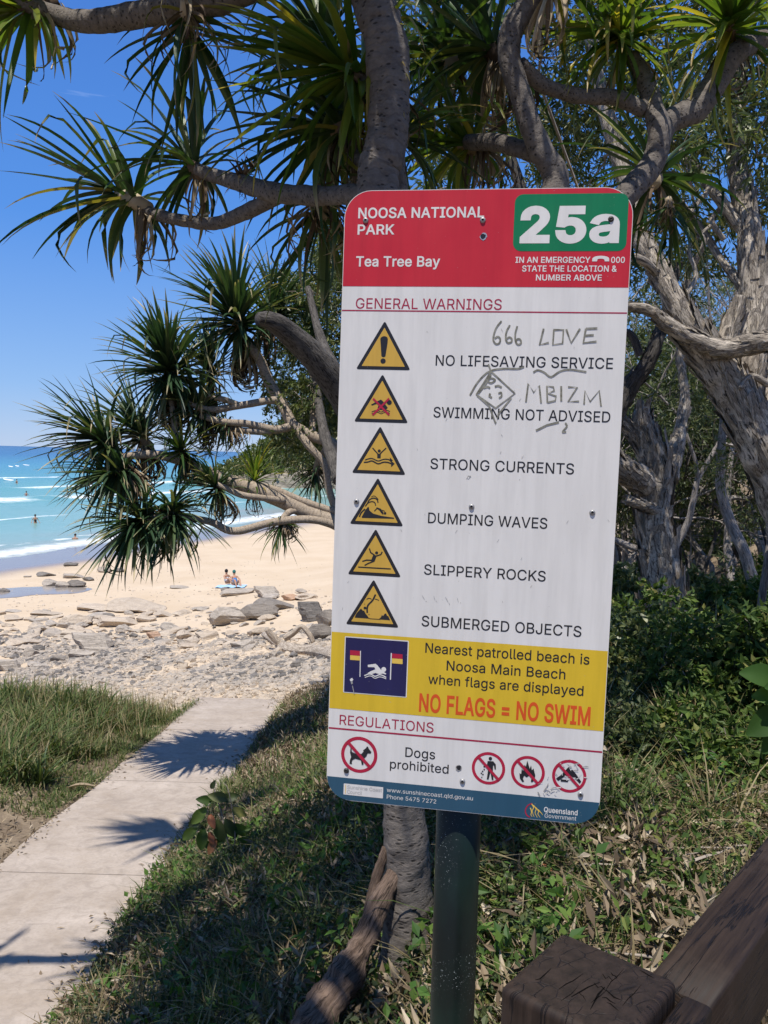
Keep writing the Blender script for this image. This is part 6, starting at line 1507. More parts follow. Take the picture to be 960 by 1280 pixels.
# ------------------------------------------------------------------ woodland behind: a few grown forms, each copied
def wild_tree(seed, hgt, bark, leaf, dens, thin):
    r = np.random.default_rng(seed)
    root = empty('woodland_tree', (0, 0, 0))
    mb = MB(); nodes = []; rads = []
    def go(p, d, L, rad, depth):
        n = 6; P = [p]
        for i in range(n):
            d = d + r.normal(size=3) * .16 + np.array([0, 0, .05]); d /= np.linalg.norm(d)
            P.append(P[-1] + d * L / n)
        P = np.array(P); rr_ = np.linspace(rad, rad * .68, n + 1)
        tube(mb, P, rr_, 8 if depth < 2 else 6, rough=.12, nscale=5, cap=depth > 2, seed=seed + depth)
        nodes.extend(P[2:]); rads.extend(rr_[2:])
        if depth >= 4: return
        for k_ in range(int(r.integers(2, 4))):
            a_ = rdir(1, r, .3)[0]
            go(P[-1] if k_ < 2 else P[int(r.integers(3, n))], d * .75 + a_ * .75, L * r.uniform(.62, .85), rad * .62 * r.uniform(.75, 1), depth + 1)
    go(np.array([0, 0, -.3]), np.array([r.normal() * .2, r.normal() * .2, 1.0]), hgt * .34, .10 * thin, 0)
    mb.build('trunk', M[bark], root)
    nd = np.array(nodes)
    cand = nd[nd[:, 2] > hgt * .38]
    tg = cand[r.integers(0, len(cand), dens)] + rdir(dens, r, .2) * r.uniform(.15, .7, (dens, 1))
    mb = MB(); grow(mb, nodes, rads, tg, r, tipr=.005, seg=4)
    tag(mb.build('branchwork', M[bark], root), kind='stuff')
    V_, F_ = clumps(tg, r.uniform(.25, .5, dens), 85, .11, .03, r)
    tag(link('crown', fast_mesh('crown', V_, F_), root, M[leaf]), kind='stuff')
    return root


forms = [wild_tree(101, 5.5, 'bark_thin', 'gum_leaf', 44, .8), wild_tree(102, 6.5, 'bark_thin', 'gum_dark', 46, .9), wild_tree(103, 5.0, 'bark_dark', 'gum_leaf', 48, 1.0),
         wild_tree(104, 7.0, 'bark_thin', 'gum_leaf', 40, .8), wild_tree(105, 6.0, 'bark_dark', 'gum_dark', 46, .9)]


def copy_tree(o, parent=None):
    c_ = o.copy(); COL.objects.link(c_)
    if parent is not None:
        c_.parent = parent
    for ch in o.children: copy_tree(ch, c_)
    return c_


r = np.random.default_rng(55)
spots = []
for i in range(16):                               # front of the wood, seen between the near trunks
    px = 772 + 200 * (i + r.uniform(-.3, .3)) / 16
    spots.append((px, r.uniform(12, 17)))
for i in range(26):
    spots.append((r.uniform(700, 1010), r.uniform(17, 48)))
for i in range(5): spots.append((r.uniform(480, 700), r.uniform(15, 26)))
used = set()
FR = []; ORD = 'first second third fourth fifth sixth seventh eighth ninth tenth eleventh twelfth thirteenth fourteenth fifteenth sixteenth seventeenth'.split()
LABS = {0: 'slender pale woodland tree with loose olive leaves', 1: 'tall pale woodland tree with dark leaves', 2: 'dark stemmed woodland tree with olive leaves', 3: 'tall thin pale woodland tree with sparse leaves', 4: 'dark woodland tree with dense dull leaves'}
for i, (px, Y_) in enumerate(spots):
    k_ = i % 5
    p = at(px, 640, Y_)
    o = forms[k_] if k_ not in used else copy_tree(forms[k_])
    used.add(k_)
    if px < 700 and Y_ > 13: p.x += 2.5
    o.location = (p.x, p.y, H(p.x, p.y) - .05)
    s_ = r.uniform(.85, 1.2); o.scale = (s_, s_, s_ * r.uniform(.9, 1.1)); o.rotation_euler = (0, 0, r.uniform(0, 6.28))
    where = 'at the front of the wood right of the sign' if Y_ < 17 and px > 700 else 'deep in the wood' if px > 700 else 'behind the sign'
    if Y_ < 17 and px > 700:
        FR.append(1); where = '%s from the sign in the front row' % ORD[len(FR) - 1]; LL = ('slender pale tree', 'tall pale tree with dark leaves', 'dark stemmed tree', 'thin sparse tree', 'dark dense tree')[k_]
    else: LL = LABS[k_]
    tag(o, LL + ' ' + where, 'tree', 'woodland trees on the slope, ' + ('front row' if Y_ < 17 else 'behind') + ' %s' % ('pale loose', 'pale dark', 'dark olive', 'pale sparse', 'dark dense')[k_])


# ------------------------------------------------------------------ shrubs and undergrowth
def shrub(name, label, x, y, w, h, dpt, r, leaf='shrub_leaf', L=.06, Wd=.03, nb=40, per=70, R0=.1, R1=.2, stem=True, group=None):
    z = H(x, y)
    o = empty(name, (x, y, z)); tag(o, label, 'shrub', group)
    cs = []
    while len(cs) < nb:
        q = r.uniform(-1, 1, 3); q[2] = abs(q[2])
        rr_ = np.linalg.norm(q)
        if rr_ > 1 or rr_ < .25: continue
        cs.append(np.array([q[0] * w, q[1] * dpt, q[2] * h]) * (.9 + .25 * vnoise(q[None] * 2, 2, int(abs(x) * 100))[0]))
    nodes = [np.array([r.normal() * w * .15, r.normal() * dpt * .15, .0]) for _ in range(5)]
    mb = MB(); grow(mb, nodes, [.018] * 5, cs, r, tipr=.003, seg=4, wig=.1)
    tag(mb.build('stems', M['twig'], o), kind='stuff')
    V_, F_ = clumps(cs, r.uniform(R0, R1, nb), per, L, Wd, r, droop=-.05)
    tag(link('foliage', fast_mesh('foliage', V_, F_), o, M[leaf]), kind='stuff')
    return o


r = np.random.default_rng(61)
for lab, px, Y_, w, h, dp, nb, leaf, L in (
    ('dense shaded shrub against the lower right edge of the sign', 790, 5.6, .5, .80, .45, 52, 'gum_leaf', .05),
    ('broad dark green shrub in the middle of the right undergrowth', 872, 5.3, .5, .72, .45, 60, 'shrub_leaf', .045),
    ('leafy shrub with fresh green tips beside the right frame edge', 958, 5.0, .42, .85, .45, 66, 'shrub_leaf', .07),
    ('low shaded shrub just right of the sign bottom', 792, 4.5, .32, .40, .3, 50, 'gum_dark', .045),
    ('low leafy shrub above the broad tan leaf', 905, 4.4, .42, .36, .3, 60, 'shrub_leaf', .05),
    ('twiggy shrub behind the others below the snapped paperbark', 812, 6.7, .7, .70, .5, 90, 'shrub_leaf', .06),
    ('leafy bush at the foot of the forest slope far right', 940, 8.8, .6, .6, .5, 60, 'shrub_leaf', .07),
    ('low bush between the sign and the snapped paperbark', 782, 9.6, .5, .6, .6, 60, 'gum_leaf', .07),
    ('round low bush left of the thin leaning trunk', 872, 10.4, .7, .7, .6, 60, 'gum_leaf', .08)):
    p = at(px, 800, Y_)
    shrub('shrub', lab, p.x, p.y, w, h, dp, r, leaf=leaf, L=L, Wd=L * .5, nb=nb, per=75)
for i in range(16):
    p = at(r.uniform(770, 1000), 700, r.uniform(11.5, 24))
    shrub('shrub', 'low olive bush in the understorey of the wood', p.x, p.y, r.uniform(.8, 1.4), r.uniform(.4, .75), .9, r, leaf='gum_leaf' if i % 3 else 'shrub_leaf', L=.1, Wd=.05, nb=45, per=60, R0=.18, R1=.35, group='understorey bushes in the wood')

# ------------------------------------------------------------------ rocks
def rock_mesh(seed, flatk, strata):
    r = np.random.default_rng(seed)
    import bmesh
    bm = bmesh.new(); bmesh.ops.create_icosphere(bm, subdivisions=3, radius=1.0)
    v = np.array([q.co[:] for q in bm.verts])
    # cut with random planes to get facets
    for k_ in range(int(r.integers(10, 16))):
        n = rdir(1, r)[0]; dd = r.uniform(.42, .74)
        s = v @ n; over = np.maximum(0, s - dd); v = v - over[:, None] * n
    if strata:
        q = np.round(v[:, 2] * strata) / strata
        v[:, 2] = v[:, 2] * .35 + q * .65
        ph = np.sin(v[:, 2] * strata * 6.28) * .035
        v[:, :2] *= (1 + ph)[:, None]
    v = v / np.abs(v).max(0)
    v = v * (1 + .05 * vnoise(v, 1.8, seed) + .05 * vnoise(v, 6, seed + 1))[:, None]
    v *= np.array([1, r.uniform(.6, .95), flatk])
    for q, c_ in zip(bm.verts, v): q.co = c_
    me = bpy.data.meshes.new('rock'); bm.to_mesh(me); bm.free()
    me.polygons.foreach_set('use_smooth', np.full(len(me.polygons), False))
    return me


def rock_mat(name, lo, hi, dark):
    t = NT(name).set(.9, .2)
    oi = t.n('ObjectInfo').outputs['Random']
    p = t.pos()
    st = t.noise(2.2, 7, .7, t.pos((1, 1, 7)), .6)
    f_ = t.noise(18, 6, .7, p)
    c = t.mix(t.ramp(st, [(.35, 0.0), (.65, 1.0)]), lo, hi)
    c = t.mix(t.ramp(f_, [(.32, .55), (.5, 0.0)]), c, dark)
    c = t.mix(t.ramp(oi, [(0, 0.0), (1, .4)]), c, (.36, .30, .235))
    t.base(c); b = t.bump(st, .9, .06); t.bump(f_, .5, .02, b)
    return t.m


M['rock'] = rock_mat('rock', (.29, .255, .215), (.50, .44, .37), (.14, .12, .10))
M['rock_dark'] = rock_mat('rock_dark', (.10, .094, .088), (.235, .215, .195), (.035, .033, .032))
M['rock_sand'] = rock_mat('rock_sand', (.42, .34, .26), (.58, .49, .38), (.2, .16, .12))
M['rock_rust'] = rock_mat('rock_rust', (.40, .24, .15), (.52, .36, .25), (.2, .12, .08))
ROCKS = [rock_mesh(200 + i, (.32, .45, .6, .38, .5, .75, .28, .42)[i], (5, 4, 0, 4, 5, 3, 5, 4)[i]) for i in range(8)]
RK = {}


def rk(i, m_):
    if (i, m_) not in RK:
        me = ROCKS[i].copy(); me.materials.append(M[m_]); RK[(i, m_)] = me
    return RK[(i, m_)]


def rock(px, py, wpx, hk, mat, label, group=None, i=0, rot=None, r=rng, sink=.35, cat='rock', name='rock', stretch=1.0):
    g_ = ground(px, py)
    s_ = wpx * 1.0 * g_.y / FPX / 2
    o = link(name, rk(i, mat))
    o.location = (g_.x, g_.y, g_.z + s_ * hk * .5)
    o.scale = (s_, s_ * stretch, s_ * 1.15 * hk / (.32, .45, .6, .38, .5, .75, .28, .42)[i])
    o.rotation_euler = (r.normal() * .06, r.normal() * .06, r.uniform(-.5, .5) if rot is None else rot)
    tag(o, label, cat, group)
    return o


r = np.random.default_rng(71)
for a_ in (
    (66, 732, 26, .36, 'rock', 'low layered rock at the left end of the wet cluster on the sand', 0), (82, 735, 22, .42, 'rock', 'blocky rock near the left of the wet cluster on the sand', 3),
    (98, 734, 30, .40, 'rock_dark', 'largest grey slab in the middle of the cluster on the wet sand', 4), (112, 726, 20, .42, 'rock_dark', 'dark rock on the right end of the cluster on the wet sand', 2),
    (92, 722, 26, .26, 'rock', 'flat slab at the back of the cluster on the wet sand', 6), (58, 721, 24, .26, 'rock_dark', 'thin dark slab lying alone behind the wet cluster', 0),
    (90, 708, 18, .3, 'rock_dark', 'small far slab on the sand above the wet cluster', 3), (150, 716, 20, .48, 'rock_dark', 'dark boulder right of the wet cluster under the pandanus leaves', 2),
    (132, 716, 24, .36, 'rock', 'pale rock beside the dark boulder under the pandanus leaves', 4), (4, 742, 16, .5, 'rock_dark', 'dark rock at the left edge of the beach pool', 1), (35, 722, 10, .25, 'rock', 'tiny flat stone on the wet sand left of the cluster', 3),
    (224, 736, 24, .16, 'rock', 'thin slab alone on dry sand left of the seated couple', 6), (283, 739, 14, .5, 'rock_dark', 'dark rock in front of the seated couple', 1),
    (300, 743, 44, .22, 'rock', 'broad smooth slab the couple sit behind', 3), (335, 746, 36, .45, 'rock', 'smooth grey boulder right of the seated couple', 5), (365, 750, 30, .45, 'rock_rust', 'reddish block among the boulders', 2),
    (378, 742, 18, .4, 'rock', 'small grey boulder beyond the reddish block', 4), (330, 773, 62, .38, 'rock_dark', 'long dark ledge in the middle of the boulders', 4), (345, 762, 60, .26, 'rock_dark', 'dark slab lying on top of the long ledge', 0),
    (292, 778, 58, .40, 'rock', 'cracked grey ledge left of the dark boulders', 3), (390, 776, 36, .85, 'rock_dark', 'tall dark boulder just left of the sign', 5), (412, 782, 40, .85, 'rock_dark', 'biggest dark boulder half hidden by the sign', 2), (405, 797, 46, .5, 'rock_dark', 'dark fractured block below the biggest boulder', 4),
    (136, 772, 30, .36, 'rock_dark', 'dark rock among the pale slabs', 2), (160, 769, 14, .5, 'rock', 'small upright rock among the pale slabs', 1), (120, 762, 50, .18, 'rock_sand', 'wide pale sandstone shelf at the back', 6), (170, 764, 80, .16, 'rock_sand', 'widest pale sandstone shelf', 0),
    (100, 782, 50, .36, 'rock_sand', 'thick pale sandstone block with a broken end', 4), (66, 794, 32, .32, 'rock', 'rounded pale rock left of the sandstone blocks', 1), (94, 795, 32, .3, 'rock_sand', 'squared pale rock beside the rounded one', 3), (150, 782, 54, .26, 'rock_sand', 'long pale slab right of the broken block', 6),
    (30, 806, 44, .18, 'rock_sand', 'low sandy ledge at the left edge', 0), (40, 812, 34, .14, 'rock_sand', 'thin lower ledge at the left edge', 6), (154, 790, 24, .5, 'rock', 'smooth oval boulder by the rust coloured stone', 1), (168, 797, 14, .7, 'rock_dark', 'dark wedge stone beside the smooth oval boulder', 2), (193, 797, 20, .5, 'rock_rust', 'rust coloured stone in the middle of the rubble', 5),
    (215, 790, 36, .4, 'rock', 'flat topped grey boulder in the middle of the rubble', 4), (120, 812, 60, .45, 'rock', 'big sloping grey boulder above the grass', 5), (105, 822, 34, .36, 'rock', 'banded rock in front of the sloping boulder', 3), (76, 826, 26, .5, 'rock_dark', 'dark faced rock above the left grass', 2), (12, 838, 34, .5, 'rock', 'pale rounded rock at the far left above the grass', 5), (45, 834, 22, .4, 'rock', 'grey rock next to the pale rounded one', 1), (58, 768, 40, .12, 'rock_sand', 'thin line of rock in the sand on the left', 6)):
    rock(*a_[:5], a_[5], None, a_[6], r=r)
# the rubble band: single stones, then a mass of pebbles
for i in range(235):
    u_ = r.uniform()
    px = r.uniform(-10, 420); lo = 788 + 18 * (px < 120) - 30 * ss(200, 400, px); hi = 862 - 20 * ss(250, 420, px)
    py = r.uniform(lo, hi)
    w_ = float(np.clip(r.lognormal(2.1, .5), 5, 26)) * (.75 + .5 * (py - lo) / 80)
    if py > 842: w_ = min(w_, 12)
    m_ = ('rock', 'rock', 'rock_dark', 'rock', 'rock_sand')[int(r.integers(0, 5))]
    dk = {'rock': 'grey', 'rock_dark': 'dark', 'rock_sand': 'sandy'}[m_]
    sz = 'small' if w_ < 9 else 'middling' if w_ < 16 else 'large'
    zn = 'above the left grass' if px < 105 else 'left of the path end' if px < 210 else 'straight beyond the path end' if px < 310 else 'around the driftwood'
    zf = 'sand side' if py < (lo + hi) / 2 else 'grass side'
    rock(px, py, w_, r.uniform(.3, .7), m_, f'{sz} {dk} rubble stone {zn}, {zf} of the band', f'{sz} {dk} rubble stones {zn}, {zf}', int(r.integers(0, 8)), r.uniform(0, 6.28), r)
def pebbles(name, n, xr, yr, s0, s1, mat, r, kind='stuff', hk=.5):
    ph = (1 + 5 ** .5) / 2
    ico = np.array([(-1, ph, 0), (1, ph, 0), (-1, -ph, 0), (1, -ph, 0), (0, -1, ph), (0, 1, ph), (0, -1, -ph), (0, 1, -ph), (ph, 0, -1), (ph, 0, 1), (-ph, 0, -1), (-ph, 0, 1)]) / 1.9
    fi = np.array([(0, 11, 5), (0, 5, 1), (0, 1, 7), (0, 7, 10), (0, 10, 11), (1, 5, 9), (5, 11, 4), (11, 10, 2), (10, 7, 6), (7, 1, 8), (3, 9, 4), (3, 4, 2), (3, 2, 6), (3, 6, 8), (3, 8, 9), (4, 9, 5), (2, 4, 11), (6, 2, 10), (8, 6, 7), (9, 8, 1)])
    px = r.uniform(*xr, n); py = r.uniform(*yr, n)
    C = np.array([ground(a, b) for a, b in zip(px[:1400], py[:1400])])
    # more of them scattered round the sampled points
    idx = r.integers(0, len(C), n); C = C[idx] + r.normal(size=(n, 3)) * np.array([.35, .6, 0])
    k_ = vnoise(C * np.array([1, 1, 0]), .55, 77) > (-.22 if s1 > .095 else -9); C = C[k_]; n = len(C)
    C[:, 2] = height(C[:, 0], C[:, 1])
    s = r.uniform(s0, s1, n) ** 1.0
    V_ = ico[None] * (1 + .25 * r.normal(size=(n, 12, 1))) * s[:, None, None] * np.stack([r.uniform(.7, 1.3, n), r.uniform(.7, 1.3, n), r.uniform(.35, .8, n)], -1)[:, None, :]
    V_ = V_ + C[:, None, :]
    F_ = fi[None] + 12 * np.arange(n)[:, None, None]
    return tag(link(name, fast_mesh(name, V_.reshape(-1, 3), F_.reshape(-1, 3)), None, M[mat]), kind=kind)
for i in range(105):
    px, py = r.uniform(-5, 415), 0; lo = 765 - 28 * ss(150, 415, px); py = r.uniform(lo, 806 + 14 * ss(150, 300, px) - 20 * ss(330, 415, px))
    zn = 'left end' if px < 130 else 'middle' if px < 270 else 'right end'
    w_ = r.uniform(8, 34); sz = 'small' if w_ < 15 else 'medium' if w_ < 25 else 'long'; dk = ('sandy', 'grey', 'pale')[i % 3]
    rock(px, py, w_, r.uniform(.14, .34), ('rock_sand', 'rock', 'rock_sand')[i % 3], f'{sz} {dk} piece of broken rock shelf in the sand, {zn}', f'{sz} {dk} pieces of broken shelf, {zn}', (0, 6, 3, 4)[i % 4], r.uniform(0, 6.28), r)
pebbles('shingle', 7000, (-20, 420), (798, 858), .025, .10, 'rock', r)
pebbles('dark_shingle', 1600, (-20, 420), (790, 850), .03, .13, 'rock_dark', r)
pebbles('sandstone_rubble', 5200, (60, 415), (800, 884), .02, .09, 'rock_sand', r)

pebbles('beach_wrack', 420, (-20, 415), (700, 775), .01, .035, 'rock_dark', r)
pebbles('beach_stones', 260, (0, 415), (735, 790), .03, .09, 'rock_sand', r)

# ------------------------------------------------------------------ driftwood
g_ = ground(385, 812)
o = empty('driftwood_branch', g_); tag(o, 'bleached forked driftwood branch lying by the boulders left of the sign', 'driftwood')
Y_ = g_.y
for i, pts in enumerate(([(330, 791, Y_, 7), (345, 800, Y_, 12), (358, 808, Y_, 16), (375, 811, Y_, 15), (395, 812, Y_, 16), (420, 818, Y_, 15)], [(352, 806, Y_, 10), (340, 795, Y_ - .1, 9), (333, 786, Y_ - .2, 7)], [(356, 798, Y_ - .1, 9), (368, 790, Y_ - .1, 8), (377, 783, Y_ - .1, 6), (386, 792, Y_ - .2, 7), (392, 803, Y_ - .3, 6)], [(358, 808, Y_, 9), (350, 815, Y_, 7), (345, 822, Y_, 6)], [(400, 815, Y_, 5), (408, 822, Y_ - .2, 4), (414, 808, Y_ - .2, 4)])):
    if i == 0:
        g2 = [ground(q[0], q[1] + 6) for q in pts]; pts = [(q[0], q[1] + 2, gg.y, q[3]) for q, gg in zip(pts, g2)]
    else:
        gg = ground(pts[0][0], 812); pts = [(q[0], q[1], gg.y - .05 * k_, q[3]) for k_, q in enumerate(pts)]
    mb = MB(); limb(mb, pts, 10, 6, rough=.12, nscale=7, seed=i); mb.build('branch' if i else 'stem', M['driftwood'], o)
move_children(o)

# ------------------------------------------------------------------ grass
def blades(C, Hh, r, W=.008, lean=.5, nseg=3, dirbias=(0, 0)):
    n = len(C); a = r.uniform(0, 2 * PI, n)
    d = np.c_[np.cos(a) + dirbias[0], np.sin(a) + dirbias[1], np.zeros(n)]; S = np.c_[-np.sin(a), np.cos(a), np.zeros(n)]
    ln = r.uniform(.15, 1, n)[:, None] * lean
    V_ = []
    for k_ in range(nseg + 1):
        t_ = k_ / nseg
        P = C + np.array([0, 0, 1.0]) * Hh[:, None] * (t_ - .35 * ln * t_ ** 2) + d * Hh[:, None] * ln * t_ ** 1.8
        w_ = W * (1 - t_) ** .6 * (Hh / Hh.mean())[:, None]
        if k_ < nseg: V_ += [P - S * w_, P + S * w_]
        else: V_ += [P]
    V_ = np.stack(V_, 1); m_ = V_.shape[1]
    F_ = []
    for k_ in range(nseg - 1): F_.append((2 * k_, 2 * k_ + 1, 2 * k_ + 3, 2 * k_ + 2))
    Q = np.array(F_)[None] + m_ * np.arange(n)[:, None, None]
    q = 2 * (nseg - 1)
    Tt = np.array([[q, q + 1, q + 2, q + 2]])[None] + m_ * np.arange(n)[:, None, None]
    return V_.reshape(-1, 3), Q.reshape(-1, 4), Tt.reshape(-1, 4)[:, :3]


def grass(name, C, Hh, mat, r, **kw):
    V_, Q, T_ = blades(C, Hh, r, **kw)
    me = bpy.data.meshes.new(name)
    nq, ntr = len(Q), len(T_)
    me.vertices.add(len(V_)); me.vertices.foreach_set('co', V_.astype(np.float32).ravel())
    me.loops.add(nq * 4 + ntr * 3); me.loops.foreach_set('vertex_index', np.r_[Q.ravel(), T_.ravel()].astype(np.int32))
    me.polygons.add(nq + ntr)
    me.polygons.foreach_set('loop_start', np.r_[np.arange(nq) * 4, nq * 4 + np.arange(ntr) * 3].astype(np.int32))
    me.polygons.foreach_set('loop_total', np.r_[np.full(nq, 4), np.full(ntr, 3)].astype(np.int32))
    me.update(calc_edges=True)
    return tag(link(name, me, None, M[mat]), 'grass', kind='stuff')


def scatter(n, x0, x1, y0, y1, r, keep):
    x = r.uniform(x0, x1, n * 3); y = r.uniform(y0, y1, n * 3)
    k_ = r.uniform(size=n * 3) < keep(x, y)
    x, y = x[k_][:n], y[k_][:n]
    return np.c_[x, y, height(x, y) - .01]


def gone(name, label): return name
r = np.random.default_rng(81)
# tall grass left of the path, in tufts
def leftmask(x, y):
    P = np.stack([x, y, x * 0], -1)
    edge = -3.62 - .55 * ss(12, 8.6, y) - .9 * ss(9.6, 8.2, y) + .22 * vnoise(P, 1.6, 2)
    return np.where((x < edge) & (y > 8.3 + .35 * vnoise(P, 1.1, 5)) & (y < 15.2 + .3 * vnoise(P, 2.0, 6)), .3 + .7 * (vnoise(P, 2.4, 7) > -.25), 0)
tc_ = scatter(1500, -10, -3.5, 7.5, 15.6, r, leftmask)
n = 34000; idx = r.integers(0, len(tc_), n)
C = tc_[idx] + np.c_[r.normal(size=(n, 2)) * .07, np.zeros(n)]; C[:, 2] = height(C[:, 0], C[:, 1]) - .01
th_ = r.uniform(.16, .62, len(tc_))[idx] * r.uniform(.6, 1.15, n)
o = grass('tall_grass', C, th_ * (.55 + .45 * ss(-3.6, -4.6, C[:, 0])), 'grass', r, W=.0095, lean=1.25); o['label'] = 'tall green grass growing left of the path'
C = tc_[r.integers(0, len(tc_), 7000)] + np.c_[r.normal(size=(7000, 2)) * .1, np.zeros(7000)]; C[:, 2] = height(C[:, 0], C[:, 1])
o = grass('dry_grass', C, r.uniform(.2, .6, 7000), 'dry_grass', r, W=.005, lean=1.0); o['label'] = 'dry straw stalks among the tall green grass'
# seeding stalks along the top of the grass
C = scatter(900, -10, -3.8, 12.5, 15.4, r, leftmask)
o = grass('seed_stalks', C, r.uniform(.4, .75, len(C)), 'dry_grass', r, W=.006, lean=.35); o['label'] = 'dry seed stalks along the back of the grass'
# short turf on the verge
def verge(x, y): return np.where((x > -4.9) & (x < PX0 - .05) & (y > 8.6), .9 - .6 * (vnoise(np.stack([x, y, x * 0], -1), 2.0, 3) > 0), 0)
C = scatter(14000, -5, PX0, 8.6, 15.5, r, verge)
o = grass('verge_turf', C, r.uniform(.04, .12, len(C)), 'grass', r, W=.005, lean=1.2); o['label'] = 'short turf along the left edge of the path'

# the bank between path and sign
def bank(x, y):
    P = np.stack([x, y, x * 0], -1)
    return np.where((x > PX1 - .02 + .10 * ss(9, 12, y)) & (y < 15), .25 + .75 * (vnoise(P, 1.7, 4) > -.2), 0)
C = scatter(13000, -2.1, 1.4, 2.1, 9.8, r, bank)
o = grass('bank_grass', C, r.uniform(.04, .20, len(C)) * (1 + .4 * (C[:, 1] > 6)), 'grass', r, W=.0042, lean=1.3); o['label'] = 'tangled grass on the shady bank right of the path'
C = scatter(12000, -2.0, 3.4, 1.9, 9, r, bank)
o = grass('bank_straw', C, r.uniform(.06, .26, len(C)), 'dry_grass', r, W=.0035, lean=1.6); o['label'] = 'dry straw lying through the bank grass'
C = scatter(9000, .2, 4.4, 2.3, 7.2, r, lambda x, y: .4 + .6 * (vnoise(np.stack([x, y, x * 0], -1), 2.0, 9) > 0))
o = grass('slope_grass', C, r.uniform(.05, .22, len(C)), 'grass', r, W=.004, lean=1.4); o['label'] = 'sparse grass in the dappled light right of the post'
C = scatter(14000, 1.2, 9, 7.2, 17, r, lambda x, y: .3 + .7 * (vnoise(np.stack([x, y, x * 0], -1), 1.0, 12) > 0))
o = grass('wood_grass', C, r.uniform(.12, .45, len(C)), 'dry_grass', r, W=.009, lean=1.0); o['label'] = 'olive and straw grass on the woodland floor'
C = scatter(3600, -2.2, .4, 9.5, 15, r, bank)
o = grass('far_bank_grass', C, r.uniform(.06, .22, len(C)), 'grass', r, W=.008, lean=1.0); o['label'] = 'grass on the far bank beyond the sign'

# low broadleaf cover
def cover(name, label, n, x0, x1, y0, y1, keep, mat, L, Wd, h, r):
    C = scatter(n, x0, x1, y0, y1, r, keep)
    C[:, 2] += r.uniform(.01, h, len(C))
    k_ = 4
    Ck = np.repeat(C, k_, 0) + r.normal(size=(len(C) * k_, 3)) * .018
    D = rdir(len(Ck), r, .25); N = rdir(len(Ck), r, 1.6)
    V_, F_ = cards(Ck, D, N, r.uniform(.6, 1.3, len(Ck)) * L, r.uniform(.7, 1.2, len(Ck)) * Wd, .12)
    return tag(link(name, fast_mesh(name, V_, F_), None, M[mat]), label, kind='stuff')
cover('ground_cover', 'low green creeper over the shady bank', 6500, -2.0, .6, 2.0, 7.5, bank, 'gum_dark', .038, .02, .2, r)
cover('ground_cover', 'small bright weeds in the sunny patches of the bank', 1500, -1.9, .8, 4.5, 9.5, lambda x, y: bank(x, y) * (vnoise(np.stack([x, y, x * 0], -1), 1.3, 22) > .1), 'bright_leaf', .05, .022, .14, r)
cover('ground_cover', 'low weeds beneath the right-hand shrubs', 2100, .3, 3.6, 2.4, 5.4, lambda x, y: .3 + .7 * (vnoise(np.stack([x, y, x * 0], -1), 1.5, 23) > 0), 'shrub_leaf', .045, .024, .18, r)
cover('leaf_litter', 'brown and straw fallen leaves over the bank', 19000, -1.9, 4.4, 1.6, 9, lambda x, y: np.where(x > PX1 + .05, .4 + .6 * (vnoise(np.stack([x, y, x * 0], -1), 1.2, 25) > 0), 0), 'litter', .055, .018, .05, r)
C = scatter(3000, .1, 4.2, 2.2, 7, r, lambda x, y: .3 + .7 * (vnoise(np.stack([x, y, x * 0], -1), 1.6, 33) > -.1))
o = grass('straw_tangle', C, r.uniform(.08, .34, len(C)), 'dry_grass', r, W=.004, lean=2.2); o['label'] = 'tangle of fallen straw right of the post'
cover('leaf_litter', 'pale litter strewn where the path meets the beach', 4200, -2.2, .5, 9.5, 16, lambda x, y: np.where(x > PX1 + .12, 1, 0), 'litter', .11, .03, .04, r)
cover('leaf_litter', 'dry litter on the brown earth left of the path', 500, -5.2, PX0, 6, 10.5, lambda x, y: .6 + 0 * x, 'litter', .07, .02, .02, r)

cover('leaf_litter', 'larger curled dry leaves among the straw right of the post', 420, .1, 4.2, 2.3, 6.5, lambda x, y: .5 + 0 * x, 'litter', .10, .03, .06, r)
cover('ground_cover', 'broadleaf seedlings in the half light of the bank', 900, -1.9, .9, 2.2, 7.5, lambda x, y: bank(x, y) * (vnoise(np.stack([x, y, x * 0], -1), 2.3, 42) > .1), 'bright_leaf', .065, .034, .22, r)
cover('leaf_litter', 'drifts of dry leaves through the bank grass', 5200, -1.9, 1.2, 2.0, 8.5, lambda x, y: np.where(x > PX1 - .05, .15 + .85 * (vnoise(np.stack([x, y, x * 0], -1), 1.9, 44) > .15), 0), 'litter', .085, .024, .14, r)
def tufts(label, spots, mat, r, h0=.2, h1=.5, per=46, sp=.06, W=.004):
    C = np.vstack([np.c_[x + r.normal(size=per) * sp, y + r.normal(size=per) * sp, np.zeros(per)] for x, y in spots])
    C[:, 2] = height(C[:, 0], C[:, 1]) - .01
    o = grass('wispy_grass', C, r.uniform(h0, h1, len(C)), mat, r, W=W, lean=1.5); o['label'] = label
tufts('long wispy grass tufts in the dappled light right of the post', [(x, y) for x, y in zip(r.uniform(.3, 3.0, 30), r.uniform(3.0, 6.0, 30))], 'grass', r)
tufts('long straw tufts in front of the right shrubs', [(x, y) for x, y in zip(r.uniform(.6, 2.6, 13), r.uniform(3.4, 4.8, 13))], 'dry_grass', r)
tufts('long wispy grass tufts over the bank', [(x, y) for x, y in zip(r.uniform(-1.6, .2, 34), r.uniform(2.6, 7.5, 34))], 'grass', r, .15, .38)
tufts('pale straw tufts at the foot of the bank', [(x, y) for x, y in zip(r.uniform(-1.75, -.3, 26), r.uniform(2.4, 4.6, 26))], 'dry_grass', r, .12, .34)
